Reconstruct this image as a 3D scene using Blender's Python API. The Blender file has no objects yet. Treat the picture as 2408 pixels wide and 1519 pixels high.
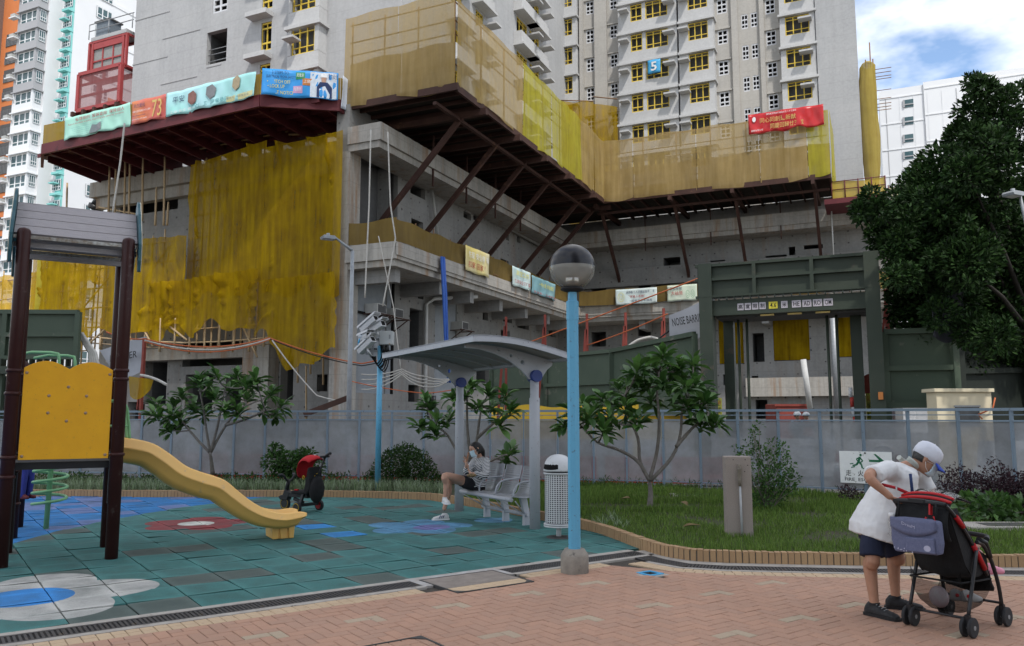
import bpy, bmesh, math, random
from mathutils import Matrix, Vector
random.seed(7)
R = math.radians
SC = bpy.context.scene
COL = SC.collection

# -- camera
FPX, HCAM = 1900.0, 1.6                      # focal length in survey units (frame 2408 x 1519), eye height
TILT = math.atan(220 / 1900.0)
cd = bpy.data.cameras.new('camera'); cam = bpy.data.objects.new('camera', cd); COL.objects.link(cam)
cam.location = (0, 0, HCAM); cam.rotation_euler = (R(90) + TILT, 0, 0)
cd.sensor_width = 36; cd.lens = 36 * FPX / 2408; cd.clip_start = .1; cd.clip_end = 2000
SC.camera = cam

# -- sky, sun, exposure
SUN_EL, SUN_AZ = R(55), R(160)               # azimuth clockwise from +Y (view direction): behind the viewer, to the right
wd = bpy.data.worlds.new('World'); SC.world = wd; wd.use_nodes = True
nt = wd.node_tree; nt.nodes.clear()
def wn(t, **k):
    n = nt.nodes.new(t)
    for a, b in k.items(): setattr(n, a, b)
    return n
sky = wn('ShaderNodeTexSky', sky_type='NISHITA', sun_disc=False, sun_elevation=SUN_EL, sun_rotation=SUN_AZ, air_density=1.0, dust_density=.6, ozone_density=1.5)
bg1 = wn('ShaderNodeBackground'); bg1.inputs[1].default_value = .135
bg2 = wn('ShaderNodeBackground'); bg2.inputs[0].default_value = (1, 1, 1, 1); bg2.inputs[1].default_value = 1.0
tc = wn('ShaderNodeTexCoord')
mp = wn('ShaderNodeMapping'); mp.inputs['Scale'].default_value = (1.0, 1.0, 2.1); mp.inputs['Location'].default_value = (3.1, .4, .2); mp.inputs['Rotation'].default_value = (0, .25, .3)
nz = wn('ShaderNodeTexNoise'); nz.inputs['Scale'].default_value = 3.4; nz.inputs['Detail'].default_value = 6; nz.inputs['Roughness'].default_value = .55
rp = wn('ShaderNodeValToRGB'); rp.color_ramp.elements[0].position = .39; rp.color_ramp.elements[1].position = .59
mx = wn('ShaderNodeMixShader'); ou = wn('ShaderNodeOutputWorld')
L = nt.links.new
L(tc.outputs['Generated'], mp.inputs['Vector']); L(mp.outputs[0], nz.inputs['Vector']); L(nz.outputs[0], rp.inputs[0])
L(sky.outputs[0], bg1.inputs[0]); L(rp.outputs[0], mx.inputs[0]); L(bg1.outputs[0], mx.inputs[1]); L(bg2.outputs[0], mx.inputs[2]); L(mx.outputs[0], ou.inputs[0])
sl = bpy.data.lights.new('sun', 'SUN'); sun = bpy.data.objects.new('sun', sl); COL.objects.link(sun)
sl.energy = 2.0; sl.angle = R(3); sl.color = (1, .96, .9)
sd = Vector((math.sin(SUN_AZ) * math.cos(SUN_EL), math.cos(SUN_AZ) * math.cos(SUN_EL), math.sin(SUN_EL)))
sun.location = sd * 60; sun.rotation_euler = sd.to_track_quat('Z', 'Y').to_euler()
SC.view_settings.view_transform = 'Standard'; SC.view_settings.look = 'None'; SC.view_settings.gamma = 1; SC.view_settings.exposure = .8
SC.view_settings.use_curve_mapping = False
SC.render.engine = 'CYCLES'
SC.cycles.use_denoising = True
SC.cycles.max_bounces = 6; SC.cycles.transparent_max_bounces = 16; SC.cycles.diffuse_bounces = 3; SC.cycles.glossy_bounces = 2
SC.cycles.caustics_reflective = False; SC.cycles.caustics_refractive = False

# -- survey: turn a sighted point into a place on a real plane
CT, ST = math.cos(TILT), math.sin(TILT)
def ray(u, v):
    x = (u - 1204) / FPX; z = (759.5 - v) / FPX
    return x, CT - z * ST, ST + z * CT
def gp(u, v, z=0.0):
    r = ray(u, v); t = (z - HCAM) / r[2]
    return Vector((r[0] * t, r[1] * t, z))
def atY(u, v, Y):
    r = ray(u, v); t = Y / r[1]
    return Vector((r[0] * t, Y, HCAM + r[2] * t))
def onl(u, v, P, Q):                          # on the upright plane through ground points P and Q
    r = ray(u, v); nx, ny = (Q[1] - P[1]), -(Q[0] - P[0])
    t = (P[0] * nx + P[1] * ny) / (r[0] * nx + r[1] * ny)
    return Vector((r[0] * t, r[1] * t, HCAM + r[2] * t))
YAW = R(24.5); OX, OY = 6.8, 58.4             # building frame: a runs away along the left wing, b runs to the right along the far wing
E1 = (math.sin(YAW), math.cos(YAW)); E2 = (math.cos(YAW), -math.sin(YAW))
def PW(a, b, z=0.0): return Vector((OX + a * E1[0] + b * E2[0], OY + a * E1[1] + b * E2[1], z))
def AB(p): dx, dy = p[0] - OX, p[1] - OY; return dx * E1[0] + dy * E1[1], dx * E2[0] + dy * E2[1]
def onA(u, v, a): p = onl(u, v, PW(a, 0), PW(a, 1)); return (AB(p)[1], p.z)      # -> b, z
def onB(u, v, b): p = onl(u, v, PW(0, b), PW(1, b)); return (AB(p)[0], p.z)      # -> a, z

# frames: local (x, y, z) -> world
class Frame:
    def __init__(s, ox, oy, rz, oz=0.0): s.o = Vector((ox, oy, oz)); s.rz = rz; s.c, s.s = math.cos(rz), math.sin(rz)
    def __call__(s, p): return Vector((s.o.x + p[0] * s.c - p[1] * s.s, s.o.y + p[0] * s.s + p[1] * s.c, s.o.z + p[2]))
PF = Frame(OX, OY, -YAW)                      # local x = b, y = a
GF = Frame(0, 0, R(36))                       # paving frame: x along the drain, y away from it
WF = Frame(0, 0, 0)

# -- object helpers
MW = {}
def tag(o, label=None, cat=None, group=None, kind=None):
    if label: o['label'] = label
    if cat: o['category'] = cat
    if group: o['group'] = group
    if kind: o['kind'] = kind
    return o
def thing(name, label, cat, loc=(0, 0, 0), rz=0, group=None):
    o = bpy.data.objects.new(name, None); COL.objects.link(o); o.location = loc; o.rotation_euler = (0, 0, rz); o.empty_display_size = .2
    MW[o.name] = Matrix.Translation(Vector(loc)) @ Matrix.Rotation(rz, 4, 'Z')
    return tag(o, label, cat, group)
def struct(name, loc=(0, 0, 0)):
    o = bpy.data.objects.new(name, None); COL.objects.link(o); o.location = loc; MW[o.name] = Matrix.Translation(Vector(loc)); o['kind'] = 'structure'
    return o
def link_mesh(name, me, parent=None, loc=(0, 0, 0), rot=(0, 0, 0), scale=(1, 1, 1)):
    """an object sharing mesh data, placed in world coordinates"""
    o = bpy.data.objects.new(name, me); COL.objects.link(o)
    m = Matrix.LocRotScale(Vector(loc), Matrix.Identity(3) if rot == (0, 0, 0) else __import__('mathutils').Euler(rot).to_matrix(), Vector(scale))
    MW[o.name] = m
    if parent is not None: o.parent = parent; m = MW[parent.name].inverted() @ m
    o.matrix_basis = m
    return o
def copy_tree(o, loc, rz=0, label=None, group=None, parent=None):
    c = o.copy(); COL.objects.link(c)
    if parent is None:
        c.location = loc; c.rotation_euler = (0, 0, rz); MW[c.name] = Matrix.Translation(Vector(loc)) @ Matrix.Rotation(rz, 4, 'Z')
        if label: c['label'] = label
        if group: c['group'] = group
    else:
        c.parent = parent; MW[c.name] = MW[parent.name] @ c.matrix_basis
    for ch in o.children: copy_tree(ch, None, parent=c)
    return c

class MB:
    def __init__(s, fr=WF): s.v = []; s.f = []; s.fr = fr; s.mi = 0; s.m = []; s.sm = []; s.smooth = False
    def pt(s, p): s.v.append(s.fr(p)); return len(s.v) - 1
    def face(s, idx): s.f.append(tuple(idx)); s.m.append(s.mi); s.sm.append(s.smooth)
    def poly(s, pts): s.face([s.pt(p) for p in pts]); return s
    def box(s, x0, x1, y0, y1, z0, z1):
        i = [s.pt(p) for p in ((x0, y0, z0), (x1, y0, z0), (x1, y1, z0), (x0, y1, z0), (x0, y0, z1), (x1, y0, z1), (x1, y1, z1), (x0, y1, z1))]
        for q in ((3, 2, 1, 0), (4, 5, 6, 7), (0, 1, 5, 4), (1, 2, 6, 5), (2, 3, 7, 6), (3, 0, 4, 7)): s.face([i[k] for k in q])
        return s
    def bar(s, p, q, w, h=None, up=(0, 0, 1)):
        p, q = Vector(p), Vector(q); h = h or w; d = (q - p).normalized(); up = Vector(up)
        if abs(d.dot(up)) > .98: up = Vector((0, 1, 0))
        x = d.cross(up).normalized() * (w / 2); y = x.cross(d).normalized() * (h / 2)
        i = [s.pt(c + k) for c in (p, q) for k in (-x - y, x - y, x + y, -x + y)]
        for f in ((3, 2, 1, 0), (4, 5, 6, 7), (0, 1, 5, 4), (1, 2, 6, 5), (2, 3, 7, 6), (3, 0, 4, 7)): s.face([i[k] for k in f])
        return s
    def tube(s, pts, r, seg=8, cap=True, closed=False):
        pts = [Vector(p) for p in pts]; n = len(pts); rr = r if hasattr(r, '__len__') else [r] * n
        rings = []; ref = None; sm0 = s.smooth; s.smooth = True
        for k, p in enumerate(pts):
            if closed: d = pts[(k + 1) % n] - pts[k - 1]
            else: d = pts[min(k + 1, n - 1)] - pts[max(k - 1, 0)]
            d = d.normalized() if d.length > 1e-9 else Vector((0, 0, 1))
            if ref is None: ref = Vector((0, 0, 1)) if abs(d.z) < .9 else Vector((1, 0, 0))
            x = d.cross(ref)
            if x.length < 1e-6: x = d.cross(Vector((0, 1, 0)))
            x.normalize(); y = x.cross(d).normalized(); ref = y
            rings.append([s.pt(p + x * (rr[k] * math.cos(2 * math.pi * j / seg)) + y * (rr[k] * math.sin(2 * math.pi * j / seg))) for j in range(seg)])
        for k in range(n if closed else n - 1):
            A, B = rings[k], rings[(k + 1) % n]
            for j in range(seg): s.face((A[j], A[(j + 1) % seg], B[(j + 1) % seg], B[j]))
        if cap and not closed: s.smooth = False; s.face(rings[0][::-1]); s.face(rings[-1])
        s.smooth = sm0
        return s
    def cyl(s, x, y, z0, z1, r, seg=12): return s.tube([(x, y, z0), (x, y, z1)], r, seg)
    def lathe(s, prof, c=(0, 0), seg=20, smooth=True, caps=True):
        sm0 = s.smooth; s.smooth = smooth; rings = []
        for (r, z) in prof: rings.append([s.pt((c[0] + r * math.cos(2 * math.pi * j / seg), c[1] + r * math.sin(2 * math.pi * j / seg), z)) for j in range(seg)])
        for A, B in zip(rings, rings[1:]):
            for j in range(seg): s.face((A[j], A[(j + 1) % seg], B[(j + 1) % seg], B[j]))
        s.smooth = False
        if caps: s.face(rings[0][::-1]); s.face(rings[-1])
        s.smooth = sm0; return s
    def prism(s, poly, axis_fn, t0, t1):
        """poly of 2-D points; axis_fn(p2, t) -> 3-D point"""
        A = [s.pt(axis_fn(p, t0)) for p in poly]; B = [s.pt(axis_fn(p, t1)) for p in poly]; n = len(poly)
        s.face(A[::-1]); s.face(B)
        for j in range(n): s.face((A[j], A[(j + 1) % n], B[(j + 1) % n], B[j]))
        return s
    def grid(s, fn, nu, nv, smooth=True):
        sm0 = s.smooth; s.smooth = smooth
        I = [[s.pt(fn(i / nu, j / nv)) for j in range(nv + 1)] for i in range(nu + 1)]
        for i in range(nu):
            for j in range(nv): s.face((I[i][j], I[i + 1][j], I[i + 1][j + 1], I[i][j + 1]))
        s.smooth = sm0; return s
    def ball(s, c, r, seg=12, rings=8, sq=(1, 1, 1)):
        sm0 = s.smooth; s.smooth = True
        top = s.pt((c[0], c[1], c[2] + r * sq[2])); bot = s.pt((c[0], c[1], c[2] - r * sq[2])); RR = []
        for k in range(1, rings):
            t = math.pi * k / rings
            RR.append([s.pt((c[0] + r * sq[0] * math.sin(t) * math.cos(2 * math.pi * j / seg), c[1] + r * sq[1] * math.sin(t) * math.sin(2 * math.pi * j / seg), c[2] + r * sq[2] * math.cos(t))) for j in range(seg)])
        for j in range(seg):
            s.face((top, RR[0][j], RR[0][(j + 1) % seg])); s.face((bot, RR[-1][(j + 1) % seg], RR[-1][j]))
            for A, B in zip(RR, RR[1:]): s.face((A[j], B[j], B[(j + 1) % seg], A[(j + 1) % seg]))
        s.smooth = sm0; return s
    def mesh(s, name, mats, inv=None):
        me = bpy.data.meshes.new(name)
        vs = [inv @ v for v in s.v] if inv is not None else s.v
        me.from_pydata([tuple(v) for v in vs], [], s.f)
        for m in (mats if isinstance(mats, (list, tuple)) else [mats]): me.materials.append(m)
        me.polygons.foreach_set('material_index', s.m); me.polygons.foreach_set('use_smooth', s.sm)
        me.update(); return me
    def build(s, name, mats, parent=None, bevel=0, solid=0, recalc=True):
        inv = None; loc = None
        if parent is not None: inv = MW[parent.name].inverted()
        else:
            n = len(s.v); c = sum(s.v, Vector()) / n; c.z = min(v.z for v in s.v); inv = Matrix.Translation(-c); loc = c
        me = s.mesh(name, mats, inv)
        if recalc:
            bm = bmesh.new(); bm.from_mesh(me); bmesh.ops.recalc_face_normals(bm, faces=bm.faces); bm.to_mesh(me); bm.free()
        o = bpy.data.objects.new(name, me); COL.objects.link(o)
        if parent is not None: o.parent = parent; MW[o.name] = MW[parent.name].copy()
        else: o.location = loc; MW[o.name] = Matrix.Translation(loc)
        if solid: md = o.modifiers.new('solid', 'SOLIDIFY'); md.thickness = solid; md.offset = 0
        if bevel: md = o.modifiers.new('bevel', 'BEVEL'); md.width = bevel; md.segments = 2; md.limit_method = 'ANGLE'; md.angle_limit = R(40)
        return o

def sag(p, q, d, n=14):
    p, q = Vector(p), Vector(q)
    return [p.lerp(q, t / n) - Vector((0, 0, d * 4 * (t / n) * (1 - t / n))) for t in range(n + 1)]
def smoothpath(pts, n=6):
    """Catmull-Rom through the points"""
    P = [Vector(p) for p in pts]; P = [P[0] * 2 - P[1]] + P + [P[-1] * 2 - P[-2]]; out = []
    for k in range(1, len(P) - 2):
        a, b, c, d = P[k - 1], P[k], P[k + 1], P[k + 2]
        for j in range(n):
            t = j / n; out.append(.5 * ((2 * b) + (c - a) * t + (2 * a - 5 * b + 4 * c - d) * t * t + (3 * b - a - 3 * c + d) * t ** 3))
    out.append(P[-2]); return out

# -- materials
def newmat(name):
    m = bpy.data.materials.new(name); m.use_nodes = True; m.node_tree.nodes.clear(); t = m.node_tree
    def N(ty, **k):
        n = t.nodes.new(ty)
        for a, b in k.items():
            if a.startswith('i_'): n.inputs[a[2:].replace('_', ' ')].default_value = b
            else: setattr(n, a, b)
        return n
    return m, N, t.links.new
def c4(c): return (c[0], c[1], c[2], 1)
def mixc(N, Lk, f, a, b, ty='MIX'):
    n = N('ShaderNodeMix', data_type='RGBA', blend_type=ty)
    for s, v in ((0, f), (6, a), (7, b)):
        if hasattr(v, 'is_output') or hasattr(v, 'links'): Lk(v, n.inputs[s])
        elif isinstance(v, (int, float)): n.inputs[s].default_value = v
        else: n.inputs[s].default_value = c4(v)
    return n.outputs[2]
def ramp(N, Lk, src, p0, p1, v0=0.0, v1=1.0):
    n = N('ShaderNodeMapRange'); n.inputs[1].default_value = p0; n.inputs[2].default_value = p1; n.inputs[3].default_value = v0; n.inputs[4].default_value = v1
    Lk(src, n.inputs[0]); return n.outputs[0]
def math_(N, Lk, op, a, b=None):
    n = N('ShaderNodeMath', operation=op)
    for i, v in enumerate((a, b)):
        if v is None: continue
        if isinstance(v, (int, float)): n.inputs[i].default_value = v
        else: Lk(v, n.inputs[i])
    return n.outputs[0]
def mat(name, c1, c2=None, scale=6, rough=.6, metal=0, bump=0, bscale=60, coord='Object', rnd=0, spec=.3, stretch=None, wear=None, wscale=9, isl=0, coat=0):
    """noise between two colours, optional bump, per-object variation and worn patches"""
    m, N, Lk = newmat(name)
    out = N('ShaderNodeOutputMaterial'); b = N('ShaderNodeBsdfPrincipled'); Lk(b.outputs[0], out.inputs[0])
    b.inputs['Roughness'].default_value = rough; b.inputs['Metallic'].default_value = metal; b.inputs['Specular IOR Level'].default_value = spec
    if coat: b.inputs['Coat Weight'].default_value = coat
    if coord == 'World': vec = N('ShaderNodeNewGeometry').outputs['Position']
    else: vec = N('ShaderNodeTexCoord').outputs[coord]
    if stretch: mp = N('ShaderNodeMapping'); mp.inputs['Scale'].default_value = stretch; Lk(vec, mp.inputs[0]); vec2 = mp.outputs[0]
    else: vec2 = vec
    col = None
    nz = N('ShaderNodeTexNoise', i_Scale=scale, i_Detail=5.0, i_Roughness=.6); Lk(vec2, nz.inputs['Vector'])
    f = ramp(N, Lk, nz.outputs[0], .32, .68)
    col = mixc(N, Lk, f, c1, c2 or tuple(x * .8 for x in c1))
    if wear:
        n2 = N('ShaderNodeTexNoise', i_Scale=wscale, i_Detail=8.0, i_Roughness=.7); Lk(vec, n2.inputs['Vector'])
        col = mixc(N, Lk, ramp(N, Lk, n2.outputs[0], .60, .66), col, wear)
    if rnd or isl:
        src = N('ShaderNodeObjectInfo').outputs['Random'] if rnd else N('ShaderNodeNewGeometry').outputs['Random Per Island']
        h = N('ShaderNodeHueSaturation'); Lk(col, h.inputs['Color']); k = rnd or isl
        Lk(ramp(N, Lk, src, 0, 1, 1 - k, 1 + k), h.inputs['Value'])
        r2 = math_(N, Lk, 'FRACT', math_(N, Lk, 'MULTIPLY', src, 7.31)); Lk(ramp(N, Lk, r2, 0, 1, .5 - k * .05, .5 + k * .05), h.inputs['Hue']); col = h.outputs[0]
    Lk(col, b.inputs['Base Color'])
    if bump:
        n3 = N('ShaderNodeTexNoise', i_Scale=bscale, i_Detail=4.0); Lk(vec, n3.inputs['Vector'])
        bp = N('ShaderNodeBump', i_Strength=bump, i_Distance=.01); Lk(n3.outputs[0], bp.inputs['Height']); Lk(bp.outputs[0], b.inputs['Normal'])
    return m
# == ground and paving
def pip(p, poly):
    x, y = p[0], p[1]; r = False; n = len(poly)
    for i in range(n):
        a, b = poly[i], poly[i - 1]
        if (a[1] > y) != (b[1] > y) and x < (b[0] - a[0]) * (y - a[1]) / (b[1] - a[1]) + a[0]: r = not r
    return r
def offset_path(pts, d):
    """shift an open 2-D path to its left by d"""
    out = []; n = len(pts)
    for i, p in enumerate(pts):
        a = pts[max(i - 1, 0)]; b = pts[min(i + 1, n - 1)]
        dx, dy = b[0] - a[0], b[1] - a[1]; l = math.hypot(dx, dy); out.append((p[0] - dy / l * d, p[1] + dx / l * d))
    return out
def walk(pts, step, start=0.0):
    """points and headings at equal steps along a path"""
    out = []; s = start
    for a, b in zip(pts, pts[1:]):
        l = math.hypot(b[0] - a[0], b[1] - a[1]); h = math.atan2(b[1] - a[1], b[0] - a[0])
        while s < l: out.append((a[0] + (b[0] - a[0]) * s / l, a[1] + (b[1] - a[1]) * s / l, h)); s += step
        s -= l
    return out

KERB = [(-17, 16.9), (-11, 16.75), (-7.72, 16.5), (-5.16, 16.5), (-3.6, 16.42), (-2.54, 16.2), (-1.75, 15.95), (-1.25, 15.5), (-.75, 14.8), (-.17, 13.85), (.45, 12.8), (1.01, 11.79), (1.3, 11.0),
        (1.52, 10.2), (1.72, 9.6), (2.0, 9.26), (2.35, 9.14), (2.75, 9.07), (3.66, 8.97), (5.42, 8.85), (9.5, 8.6)]
KERB = [(p.x, p.y) for p in smoothpath([(x, y, 0) for x, y in KERB], 4)]
DRB = [(1.36, 9.86), (1.62, 9.3), (1.87, 8.99), (2.25, 8.85), (2.7, 8.79), (3.63, 8.68), (5.40, 8.56), (9.4, 8.32)]   # bent drain, centre line
MAT_ASPH = mat('site_concrete', (.13, .125, .115), (.18, .17, .155), scale=.5, rough=.9, coord='World', bump=.2, bscale=30)
MAT_SAND = mat('paving_bed', (.045, .038, .03), (.07, .06, .05), scale=20, rough=1, coord='World')
MAT_CONC = mat('edging_concrete', (.30, .27, .24), (.40, .37, .33), scale=9, rough=.9, coord='World', bump=.4, bscale=90, wear=(.18, .16, .14), wscale=5)

g = MB().poly([(-400, -60, -.07), (400, -60, -.07), (400, 600, -.07), (-400, 600, -.07)]).build('ground', MAT_ASPH); g['kind'] = 'structure'
bed = MB().poly([GF((-12, -10, -.018)), GF((16, -10, -.018)), GF((16, 7.2, -.018)), GF((-12, 7.2, -.018))]).build('paving_bed', MAT_SAND); bed['kind'] = 'structure'

# -- brick pavement in herringbone
def brickmat(name, c1, c2, k):
    m, N, Lk = newmat(name); out = N('ShaderNodeOutputMaterial'); b = N('ShaderNodeBsdfPrincipled', i_Roughness=.85); Lk(b.outputs[0], out.inputs[0])
    pos = N('ShaderNodeNewGeometry').outputs['Position']; isl = N('ShaderNodeNewGeometry').outputs['Random Per Island']; oi = N('ShaderNodeObjectInfo').outputs['Random']
    r = math_(N, Lk, 'FRACT', math_(N, Lk, 'ADD', isl, oi))
    col = mixc(N, Lk, r, c1, c2)
    n1 = N('ShaderNodeTexNoise', i_Scale=1.1, i_Detail=4.0); Lk(pos, n1.inputs['Vector'])
    n2 = N('ShaderNodeTexNoise', i_Scale=130.0, i_Detail=2.0); Lk(pos, n2.inputs['Vector'])
    n3 = N('ShaderNodeTexNoise', i_Scale=14.0, i_Detail=7.0, i_Roughness=.7); Lk(pos, n3.inputs['Vector'])
    col = mixc(N, Lk, ramp(N, Lk, n1.outputs[0], .35, .7, 0, .35), col, tuple(x * .62 for x in c1))
    col = mixc(N, Lk, ramp(N, Lk, n2.outputs[0], .3, .75, 0, .4), col, tuple(x * .55 for x in c1))
    col = mixc(N, Lk, ramp(N, Lk, n3.outputs[0], .62, .70, 0, .55), col, (.12, .10, .085))
    Lk(col, b.inputs['Base Color'])
    bp = N('ShaderNodeBump', i_Strength=.35, i_Distance=.004); Lk(n2.outputs[0], bp.inputs['Height']); Lk(bp.outputs[0], b.inputs['Normal'])
    return m
MAT_BRICK = brickmat('terracotta_paver', (.45, .255, .17), (.39, .235, .165), .12)
MAT_BRICKL = brickmat('buff_paver', (.43, .335, .235), (.40, .30, .21), .1)
MAT_BORDER = brickmat('yellow_paver', (.55, .40, .255), (.50, .36, .23), .1)
def paver_mesh(name, w, l, m):
    b = MB(); e = .004; h = .045
    b.box(-l / 2, l / 2, -w / 2, w / 2, -h, -e)
    A = [(-l / 2, -w / 2, -e), (l / 2, -w / 2, -e), (l / 2, w / 2, -e), (-l / 2, w / 2, -e)]; T = [(x * (1 - 2 * e / l), y * (1 - 2 * e / w), 0) for x, y, z in A]
    b.f.pop(1); b.m.pop(1); b.sm.pop(1)
    ti = [b.pt(t) for t in T]; b.face(ti)
    for j in range(4): b.face((4 + j, 4 + (j + 1) % 4, ti[(j + 1) % 4], ti[j]))
    return b.mesh(name, m)
pavement = struct('pavement', (1, 7.2, 0))
# the boundary the bricks stop at (world)
dro = offset_path(DRB, -.39)
BR_EDGE = [tuple(GF((-3, 6.63, 0)))[:2], tuple(GF((6.15, 6.63, 0)))[:2]] + [p for p in dro[2:]]
def clip(poly, a, b):
    """keep what lies to the right of a->b"""
    out = []; nx, ny = b[1] - a[1], -(b[0] - a[0])
    sd_ = [(p[0] - a[0]) * nx + (p[1] - a[1]) * ny for p in poly]
    for i in range(len(poly)):
        p, q = poly[i - 1], poly[i]; sp, sq = sd_[i - 1], sd_[i]
        if (sp >= 0) != (sq >= 0): t = sp / (sp - sq); out.append((p[0] + (q[0] - p[0]) * t, p[1] + (q[1] - p[1]) * t))
        if sq >= 0: out.append(q)
    return out
ME_BR = paver_mesh('brick', .0945, .195, MAT_BRICK); ME_BL = paver_mesh('brick', .0945, .195, MAT_BRICKL)
LAMP_XY = (.65, 8.61); HATCH = (1.42, 8.55)
full, part = [], []
for k in range(-75, 80):
    for m_ in range(-60, 60):
        for kind in (0, 1):
            if kind == 0: x0, y0, sx, sy = k + 4 * m_, k, 2, 1
            else: x0, y0, sx, sy = 2 + k + 4 * m_, -1 + k, 1, 2
            cx, cy = (x0 + sx / 2) * .1, (y0 + sy / 2) * .1 + .03
            if cy > 6.8 or cy < -1 or cx < -6 or cx > 13: continue
            w = GF((cx, cy, 0))
            if w.y < 5.3 or abs(w.x) > w.y * .72 + 2.2: continue
            if math.hypot(w.x - HATCH[0], w.y - HATCH[1]) < .17: continue
            h = [(cx - sx * .05 + .0025, cy - sy * .05 + .0025), (cx + sx * .05 - .0025, cy - sy * .05 + .0025), (cx + sx * .05 - .0025, cy + sy * .05 - .0025), (cx - sx * .05 + .0025, cy + sy * .05 - .0025)]
            hw = [tuple(GF((a, b, 0)))[:2] for a, b in h]
            if w.x <= BR_EDGE[1][0]: segs = [(BR_EDGE[0], BR_EDGE[1]), (BR_EDGE[1], BR_EDGE[2])]
            else: segs = [min(((a, b) for a, b in zip(BR_EDGE[1:], BR_EDGE[2:])), key=lambda s: 0 if s[0][0] <= w.x <= s[1][0] else min(abs(w.x - s[0][0]), abs(w.x - s[1][0])))]
            c = hw
            for a, b in segs: c = clip(c, a, b) if len(c) > 2 else []
            if len(c) < 3: continue
            light = (k % 10 == 0 and m_ % 2 == 0)
            same = len(c) == 4 and all(min(math.hypot(q[0] - p[0], q[1] - p[1]) for q in hw) < 1e-6 for p in c)
            (full if same else part).append((w, kind, light, c))
full.sort(key=lambda t: t[0].y + .15 * abs(t[0].x))
restb = [MB(), MB()]
def slab(mb, c, z):
    ctr = (sum(p[0] for p in c) / len(c), sum(p[1] for p in c) / len(c))
    A = [mb.pt((p[0], p[1], -.04)) for p in c]; B = [mb.pt((p[0], p[1], z - .004)) for p in c]; T = [mb.pt((p[0] + (ctr[0] - p[0]) * .035, p[1] + (ctr[1] - p[1]) * .035, z)) for p in c]; n = len(c)
    for j in range(n): mb.face((A[j], A[(j + 1) % n], B[(j + 1) % n], B[j])); mb.face((B[j], B[(j + 1) % n], T[(j + 1) % n], T[j]))
    mb.face(T)
inview = [t for t in full if t[0].y > 5.75 and abs(t[0].x) < t[0].y * .66]
objs = set(id(t) for t in inview[:300])
for t in full:
    w, kind, light, c = t; z = random.gauss(0, .0012)
    if id(t) in objs:
        link_mesh('brick', ME_BL if light else ME_BR, pavement, (w.x, w.y, z), (random.gauss(0, .004), random.gauss(0, .004), R(36) + (R(90) if kind else 0) + random.gauss(0, .006)))
    else: slab(restb[light], c, z)
for w, kind, light, c in part: slab(restb[light], c, random.gauss(0, .001))
for mb, m in zip(restb, (MAT_BRICK, MAT_BRICKL)): tag(mb.build('brick_field', m, pavement), kind='stuff')

# -- yellow border rows
border = struct('paving_border', (0, 8, 0))
ME_BD = paver_mesh('border_brick', .0955, .0955, MAT_BORDER)
for r_ in (0, 1):
    q = 6.68 + .1 * r_; p = -1.6
    while p < 6.12:
        if not (3.86 < p < 5.02):
            w = GF((p, q, 0)); link_mesh('border_brick', ME_BD, border, (w.x, w.y, random.gauss(0, .001)), (0, 0, R(36) + random.gauss(0, .01)))
        p += .1
    for x, y, h in walk(offset_path(DRB, -.24 - .1 * (1 - r_))[1:], .1002, .03):
        if x < 8.6: link_mesh('border_brick', ME_BD, border, (x, y, random.gauss(0, .001)), (0, 0, h + random.gauss(0, .01)))

# -- concrete edging strips, channel and grates
def strip(path, d0, d1, z, name, m, z0=-.06):
    A = offset_path(path, d0); B = offset_path(path, d1); mb = MB()
    for i in range(len(path) - 1):
        q = [A[i], A[i + 1], B[i + 1], B[i]]
        mb.poly([(x, y, z) for x, y in q])
        for (u, v) in ((A[i], A[i + 1]), (B[i + 1], B[i])): mb.poly([(u[0], u[1], z0), (v[0], v[1], z0), (v[0], v[1], z), (u[0], u[1], z)])
    return mb.build(name, m)
DRA = [tuple(GF((-2, 7.04, 0)))[:2], tuple(GF((3.97, 7.04, 0)))[:2]]; DRA2 = [tuple(GF((5.02, 7.04, 0)))[:2], tuple(GF((7.02, 7.04, 0)))[:2]]
for nm, path, a, b in (('drain_edging', DRA, .13, .22), ('drain_edging', DRA, -.21, -.13), ('drain_edging', DRA2, .13, .24), ('drain_edging', DRA2, -.21, -.13), ('drain_edging', DRB, .125, .29), ('drain_edging', DRB[1:], -.19, -.125)):
    strip(path, a, b, .003, nm, MAT_CONC)['kind'] = 'structure'
MAT_PIT = mat('drain_pit', (.012, .012, .012), rough=1)
for path in (DRA, DRA2, DRB): strip(path, -.13, .13, -.016, 'drain_channel', MAT_PIT)['kind'] = 'structure'
MAT_GRATE = mat('cast_iron', (.050, .048, .050), (.075, .07, .068), scale=9, rough=.55, metal=.3, bump=.2, wear=(.11, .085, .06), wscale=6)
gb = MB()
for i in range(2): gb.box(-.249, .249, (-.125, .095)[i], (-.095, .125)[i], -.012, .002)
for i in range(14): x = -.249 + i * .0354; gb.box(x, x + .019 + (.012 if i in (0, 13) else 0) * 0, -.096, .096, -.012, .0008)
for i in range(4): y = -.068 + i * .042; gb.box(-.247, .247, y, y + .010, -.012, -.0006)
gb.box(.243, .2495, -.0945, .0945, -.012, .0014)
ME_GR = gb.mesh('drain_grate', MAT_GRATE)
k = 0
ordg = ['nearest', 'second', 'third', 'fourth', 'fifth', 'sixth', 'seventh', 'eighth', 'ninth', 'tenth', 'eleventh', 'twelfth', 'thirteenth', 'fourteenth', 'fifteenth', 'sixteenth', 'seventeenth', 'eighteenth']
def grate(x, y, h, where, grp):
    o = link_mesh('drain_grate', ME_GR, None, (x, y, 0), (0, 0, h)); tag(o, where, 'drain grate', grp)
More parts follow.
